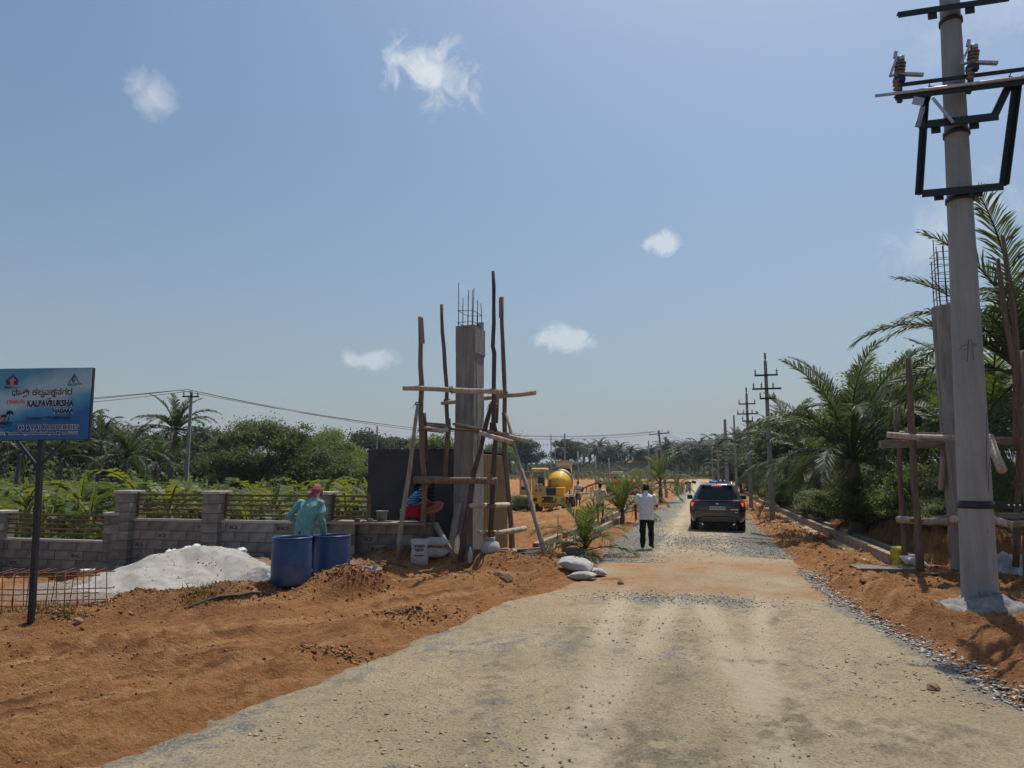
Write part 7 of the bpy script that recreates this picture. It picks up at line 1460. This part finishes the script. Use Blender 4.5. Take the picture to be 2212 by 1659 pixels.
for i, (px, py, s) in enumerate(((728, 1098, .42), (752, 1100, .36), (775, 1102, .38), (700, 1105, .3), (742, 1108, .28))): rock(px, py, s, mat('tan_boulder', (.36, .25, .16), .9, .25, 4, .02, 10), ('largest', 'middle', 'rightmost', 'leftmost', 'front')[i]+' tan boulder behind the rail fence beside the dark room', 30+i, 20.5, .8, 'boulder')
q = on(*Z5(650, 1330)); tag(MB().box((0, 0, .07), (.5, .2, .17), bev=.02).build('kerb_stone', ROCKG, None, loc=(q.x, q.y, gz(q.x, q.y)), rot=(0, .04, R(-8))), 'long grey kerb stone under the nearest young palm', 'stone')
for i, (x, y, rz) in enumerate(((1475, 1365, 20), (1320, 1275, -10))):
    q = put(Z4, x, y, 14.9+.5*i); o = link('loose_block', BLK, None, (q.x, q.y, gz(q.x, q.y)+.09), (0, .1, R(rz))); tag(o, ('grey loose block on the spoil right of the scaffold', 'grey loose block behind the scaffold foot')[i], 'block')
rr = random.Random(9)
for i in range(11):
    q = put(Z4, 1540+rr.uniform(-60, 190), 1165+rr.uniform(-25, 30), 17.2+rr.uniform(-.4, .5)); g = gz(q.x, q.y)+.05+.035*(i % 4); a = rr.uniform(-.5, .5)+(.9 if i % 3 == 0 else 0); d = Vector((math.cos(a), math.sin(a), 0))*rr.uniform(.35, .65)
    tag(plank('scrap_plank', Vector((q.x, q.y, g))-d, Vector((q.x, q.y, g+rr.uniform(-.05, .12)))+d, rr.uniform(.08, .16), .03), 'scrap shuttering plank in the pile right of the scaffold', 'plank', 'scrap planks in the pile')
# --- sticks and pegs on the plot
for i, (a, b) in enumerate((((670, 975), (725, 815)), ((440, 1250), (465, 930)), ((1215, 945), (1228, 800)))):
    p = on(*Z5(*a)); t = at(*Z5(*b), p.y); tag(MB().tube([p, p.lerp(t, .5)+Vector((.03, 0, 0)), t], .012, 6).build('stick', WOODS[3]), ('thin black stick standing in the soil behind the nearest young palm', 'dry stalk left of the nearest young palm', 'thin stick left of the man in white')[i], 'stick')
pegs = [Z5(800, 668), Z5(802, 708), Z5(755, 640), Z5(820, 640)] + [ZB(x, y) for x, y in ((663, 592), (684, 574), (750, 626), (768, 626), (782, 574), (700, 600), (770, 572), (640, 560), (620, 605), (742, 512), (785, 522))]
for i, (px, py) in enumerate(pegs):
    Y = 72+3*(i % 4) if py > 1036 else 95; t = at(px, py, Y); g = gz(t.x, Y); tag(MB().box((0, 0, .38), (.10, .10, .95)).build('marker_peg', WOODS[3], None, loc=(t.x, Y, g)), 'short dark marker peg standing on the red plot', 'peg', 'marker pegs on the red plot')
for i, (x, y) in enumerate(((722, 556), (745, 552), (806, 544))):
    t = at(*ZB(x, y), 88); g = gz(t.x, 88); f = empty('marker_flag', (t.x, 88, g), 0, ('left', 'middle', 'right')[i]+' black marker flag on the far red plot', 'flag', 'marker flags'); MB().tube([(0, 0, 0), (0, 0, t.z-g+.25)], .02, 5).build('stick', WOODS[3], f); MB().box((.28, 0, t.z-g+.05), (.55, .03, .32), (0, .2, .2)).build('cloth', DARK, f)
# blue tarpaulin stall beyond the car
t = at(1552, 1046, 84); g = gz(t.x, 84); tp = empty('tarpaulin_stack', (t.x, 84, g), R(-10), 'blue tarpaulin over stacked goods beyond the car roof', 'tarpaulin'); rr = random.Random(4)
m = MB(); m.loft([[(x, y, z) for x, y in ((-1.15, -.6), (-.4, -.7), (.5, -.62), (1.2, -.55), (1.15, .5), (-1.1, .55))] for z in (0, .5)] + [[(x*.9, y*.8, .95+.1*math.sin(x*5)) for x, y in ((-1.15, -.6), (-.4, -.7), (.5, -.62), (1.2, -.55), (1.15, .5), (-1.1, .55))]], sm=False); m.build('sheet', TARP, tp); MB().box((.1, -.72, .35), (.8, .1, .6)).build('dark_crate', BLKP, tp)
# distant shed
t = at(1379, 1006, 205); g = gz(t.x, 205); hs = empty('shed', (t.x, 205, g), R(8), 'tiny shed with a reddish roof on the far hill', 'shed'); MB().box((0, 0, 1.2), (4.2, 3, 2.6)).build('wall', mat('shed_wall', (.25, .22, .19), .9, .2, 2), hs); m = MB(); m.prism([(-2.7, 2.4), (2.7, 2.4), (2.2, 2.95), (-2.2, 2.95)], 3.6); m.build('roof', mat('shed_roof', (.36, .17, .09), .9, .2, 2), hs)

# ---------------------------------------------------------------- loose stones and clods (nobody could count them)
ROCK_T = [(1, 0, .1), (-.9, .25, 0), (.1, .9, -.1), (-.15, -.85, .05), (.1, .05, .62), (-.05, 0, -.6)]; ROCK_F = [(0, 2, 4), (2, 1, 4), (1, 3, 4), (3, 0, 4), (2, 0, 5), (1, 2, 5), (3, 1, 5), (0, 3, 5)]
def stones(name, pts, smin, smax, m, label, cat, seed, sink=.25, zfun=None, power=2.0, zs=(.3, .6)):
    rng = np.random.default_rng(seed); x, y = pts; s = smin+(smax-smin)*rng.random(len(x))**power; z = np.maximum(ground_h(x, y), np.where(road_in(x, y) > -.3, road_h(x, y), -9)) if zfun is None else zfun(x, y)
    sc = np.stack([s, s*rng.uniform(.55, 1, len(s)), s*rng.uniform(zs[0], zs[1], len(s))], -1); V, F = scatter(ROCK_T, ROCK_F, np.stack([x, y, z+s*(.5-sink)], -1), sc, rotmats(len(x), .5, rng)); o = link(name, fast(name, V, F, m)); return tag(o, label, cat, kind='stuff')
def uvs(u, v): return -1+u*CU+v*SU, 16-u*SU+v*CU
def uLf(v): return np.interp(v, V_E, UL_E)
def uRf(v): return np.interp(v, V_R, UR_E)
def stonemat(name, stops, rough=.9):
    m, nt, N, L, b = nodes_of(name); ge = N.new('ShaderNodeNewGeometry'); L.new(ramp(N, L, ge.outputs['Random Per Island'], stops), b.inputs['Base Color']); b.inputs['Roughness'].default_value = rough; b.inputs['Specular IOR Level'].default_value = .2; return m
GRAV = stonemat('crushed_stone', [(0, (.22, .21, .19)), (.4, (.34, .32, .29)), (.75, (.45, .43, .385)), (1, (.56, .53, .47))]); GRAVT = stonemat('dusty_stone', [(0, (.20, .17, .12)), (.35, (.29, .24, .165)), (.75, (.37, .31, .21)), (1, (.45, .39, .28))]); CLOD = stonemat('red_clod', [(0, (.15, .06, .026)), (.5, (.25, .112, .048)), (.9, (.33, .17, .08)), (1, (.44, .29, .17))])
rg = np.random.default_rng(5); v = 1.2+44*rg.random(9000)**1.8; u = uLf(v)-.12+np.abs(rg.normal(0, .75, 9000)); a = uvs(u, v); v2 = 3+40*rg.random(7000)**1.7; u2 = uRf(v2)+.1-np.abs(rg.normal(0, .7, 7000)); b = uvs(u2, v2); v3 = rg.normal(6.6, 1.7, 6000); u3 = rg.uniform(2.6, 7.0, 6000); c = uvs(u3, v3); v4 = rg.uniform(-9.5, 1.2, 2400); u4 = uRf(v4)+rg.normal(-.04, .10, 2400); d = uvs(u4, v4); v5 = rg.normal(-3.5, .3, 900); u5 = rg.normal(4.7, .8, 900); e = uvs(u5, v5)
stones('gravel', (np.concatenate([a[0], b[0], c[0], e[0]]), np.concatenate([a[1], b[1], c[1], e[1]])), .010, .032, GRAV, 'grey crushed stone strewn along the edges of the new road', 'gravel', 1)
stones('edge_gravel', d, .012, .042, GRAV, 'line of grey stones along the right edge of the foreground road', 'gravel', 2, .2)
n = 26000; Y_ = 3.2+11*rg.random(n)**1.3; X_ = rg.uniform(-.85, .85, n)*(Y_+1); k = (road_in(X_, Y_) > -.1) & (fbm(X_*.8, Y_*.8, 3) > -.30+.5*rg.random(n)); stones('road_chippings', (X_[k], Y_[k]), .004, .018, GRAVT, 'dusty chippings worked into the foreground road', 'gravel', 3, .35, power=3.0)
n = 9000; Y_ = 3.4+9*rg.random(n)**1.2; X_ = rg.uniform(-.85, .85, n)*(Y_+1); k = (road_in(X_, Y_) > 0) & (fbm(X_*.55+3, Y_*.55, 3) > .2); stones('road_stones', (X_[k], Y_[k]), .008, .030, GRAVT, 'grey stones exposed in patches of the foreground road', 'gravel', 4, .35)
n = 70000; Y_ = 4.0+22*rg.random(n)**1.25; X_ = rg.uniform(-.9, .9, n)*(Y_+1.5); u, v = to_uv(X_, Y_); e_ = np.maximum(u-uRf(v), uLf(v)-u); w = fbm(X_*1.1+7, Y_*1.1, 3) + .9*bell((e_-.6)/.5)*(u > 5) + .35*bell((v+.5)/2.2)*(u < 2.6); k = (road_in(X_, Y_) < .05) & (w > .28*rg.random(n)+.02); k &= ~((np.hypot((X_+5.8)/1.9, (Y_-13.2)/1.6) < 1))
stones('soil_clods', (X_[k], Y_[k]), .004, .024, CLOD, 'crumbled clods of red soil scattered over the plot', 'soil', 6, .3, power=3.2, zs=(.6, 1.1))
n = 9000; ang = rg.uniform(0, 6.28, n); k_ = rg.integers(0, len(MOUNDS), n); mm_ = np.array(MOUNDS); rr_ = np.abs(rg.normal(0, .6, n)); X_ = mm_[k_, 0]+rr_*mm_[k_, 2]*np.cos(ang); Y_ = mm_[k_, 1]+rr_*mm_[k_, 3]*np.sin(ang)*1.3; k = road_in(X_, Y_) < .1; stones('spoil_clods', (X_[k], Y_[k]), .007, .038, CLOD, 'larger clods on the banks of red spoil', 'soil', 7, .25, power=2.6, zs=(.6, 1.1))
n = 2500; X_ = rg.uniform(-8, -3.6, n); Y_ = rg.uniform(11.5, 15, n); hh = np.array([hgt(x, y) for x, y in zip(X_, Y_)]); stones('sand_lumps', (X_, Y_), .006, .03, SAND, 'small lumps on the sand heap', 'sand', 9, .3, zfun=lambda x, y: hh, power=3)
n = 9000; v = rg.uniform(-2, 40, n); u = rg.uniform(7.3, 11.0, n); a = uvs(u, v); stones('bank_clods', a, .010, .06, CLOD, 'fallen clods along the right verge and the foot of the cut bank', 'soil', 10, .3, power=2.8, zs=(.6, 1.1))
# tufts of grass before the sand heap and by the sign
BL_T = [(-.06, 0, 0), (.06, 0, 0), (.0, .12, 1)]; n = 1500; ctr = [on(480, 1283), on(440, 1292), on(95, 1325), on(130, 1322), on(600, 1275), on(30, 1330), on(520, 1275)]; ci = rg.integers(0, len(ctr), n); X_ = np.array([ctr[i].x for i in ci])+rg.normal(0, .22, n); Y_ = np.array([ctr[i].y for i in ci])+rg.normal(0, .12, n); V, F = scatter(BL_T, [(0, 1, 2)], np.stack([X_, Y_, ground_h(X_, Y_)-.01], -1), rg.uniform(.04, .16, n), rotmats(n, .5, rg)); tag(link('grass', fast('grass', V, F, GRASS)), 'sparse grass tufts before the sand heap and signboard', 'grass', kind='stuff')
# ---------------------------------------------------------------- hazy air over the whole site
hzb = MB().box((40, 470, 23), (2600, 1060, 50)).build('haze', [])
hm = bpy.data.materials.new('dry_haze'); hm.use_nodes = True; hm.node_tree.nodes.clear(); ho = hm.node_tree.nodes.new('ShaderNodeOutputMaterial'); hv = hm.node_tree.nodes.new('ShaderNodeVolumePrincipled'); hm.node_tree.links.new(hv.outputs[0], ho.inputs['Volume'])
hv.inputs['Color'].default_value = (.80, .88, 1.0, 1); hv.inputs['Density'].default_value = HAZE; hv.inputs['Anisotropy'].default_value = .1; hzb.data.materials.append(hm); tag(hzb, 'thin dry-season haze over the whole site', 'haze', kind='stuff')
print('clutter done')
# widths of the lettering
bpy.context.view_layer.update()
for o, w in FITS:
    if o.dimensions.x > 1e-5: o.scale.x = w/o.dimensions.x
dg = bpy.context.evaluated_depsgraph_get()
bpy.context.view_layer.update(); dg = bpy.context.evaluated_depsgraph_get()
for o in [o for o in COL.objects if o.type == 'FONT']:
    me = bpy.data.meshes.new_from_object(o.evaluated_get(dg)); nm = o.name.split('.')[0]; n = bpy.data.objects.new(nm+'_', me); COL.objects.link(n)
    n.parent = o.parent; n.location = o.location; n.rotation_euler = o.rotation_euler; n.scale = o.scale; bpy.data.objects.remove(o); n.name = nm

# labels that tell the members of a row apart, counted along the row
ORD = ['first', 'second', 'third', 'fourth', 'fifth', 'sixth', 'seventh', 'eighth', 'ninth', 'tenth', 'eleventh', 'twelfth', 'thirteenth', 'fourteenth', 'fifteenth', 'sixteenth', 'seventeenth', 'eighteenth', 'nineteenth', 'twentieth'] + ['%dth' % i for i in range(21, 60)]
ORD[20] = '21st'; ORD[21] = '22nd'; ORD[22] = '23rd'; ORD[30] = '31st'
def number(match, phrase):
    obs = sorted([o for o in COL.objects if o.parent is None and o.get('label') == match], key=lambda o: o.location.x/o.location.y)
    for i, o in enumerate(obs): o['label'] = phrase % ORD[i]
number('hazy palm on the far hill beyond the red plot', 'hazy hill palm beyond the red plot, %s from the left of its row')
number('palm in the dark grove behind the banana field', 'palm of the dark grove behind the bananas, %s from the left')
number('grey-green fine-leaved shrub on top of the cut bank', 'grey-green shrub on the cut bank, %s from the far end')
number('short dark marker peg standing on the red plot', 'short dark marker peg on the red plot, %s from the left')
for o in COL.objects:
    if o.parent is None and o.get('category') in ('wall', 'column', 'drain wall', 'fence', 'building', 'post', 'concrete bed', 'gate', 'shed', 'boundary wall'): o['kind'] = 'thing'
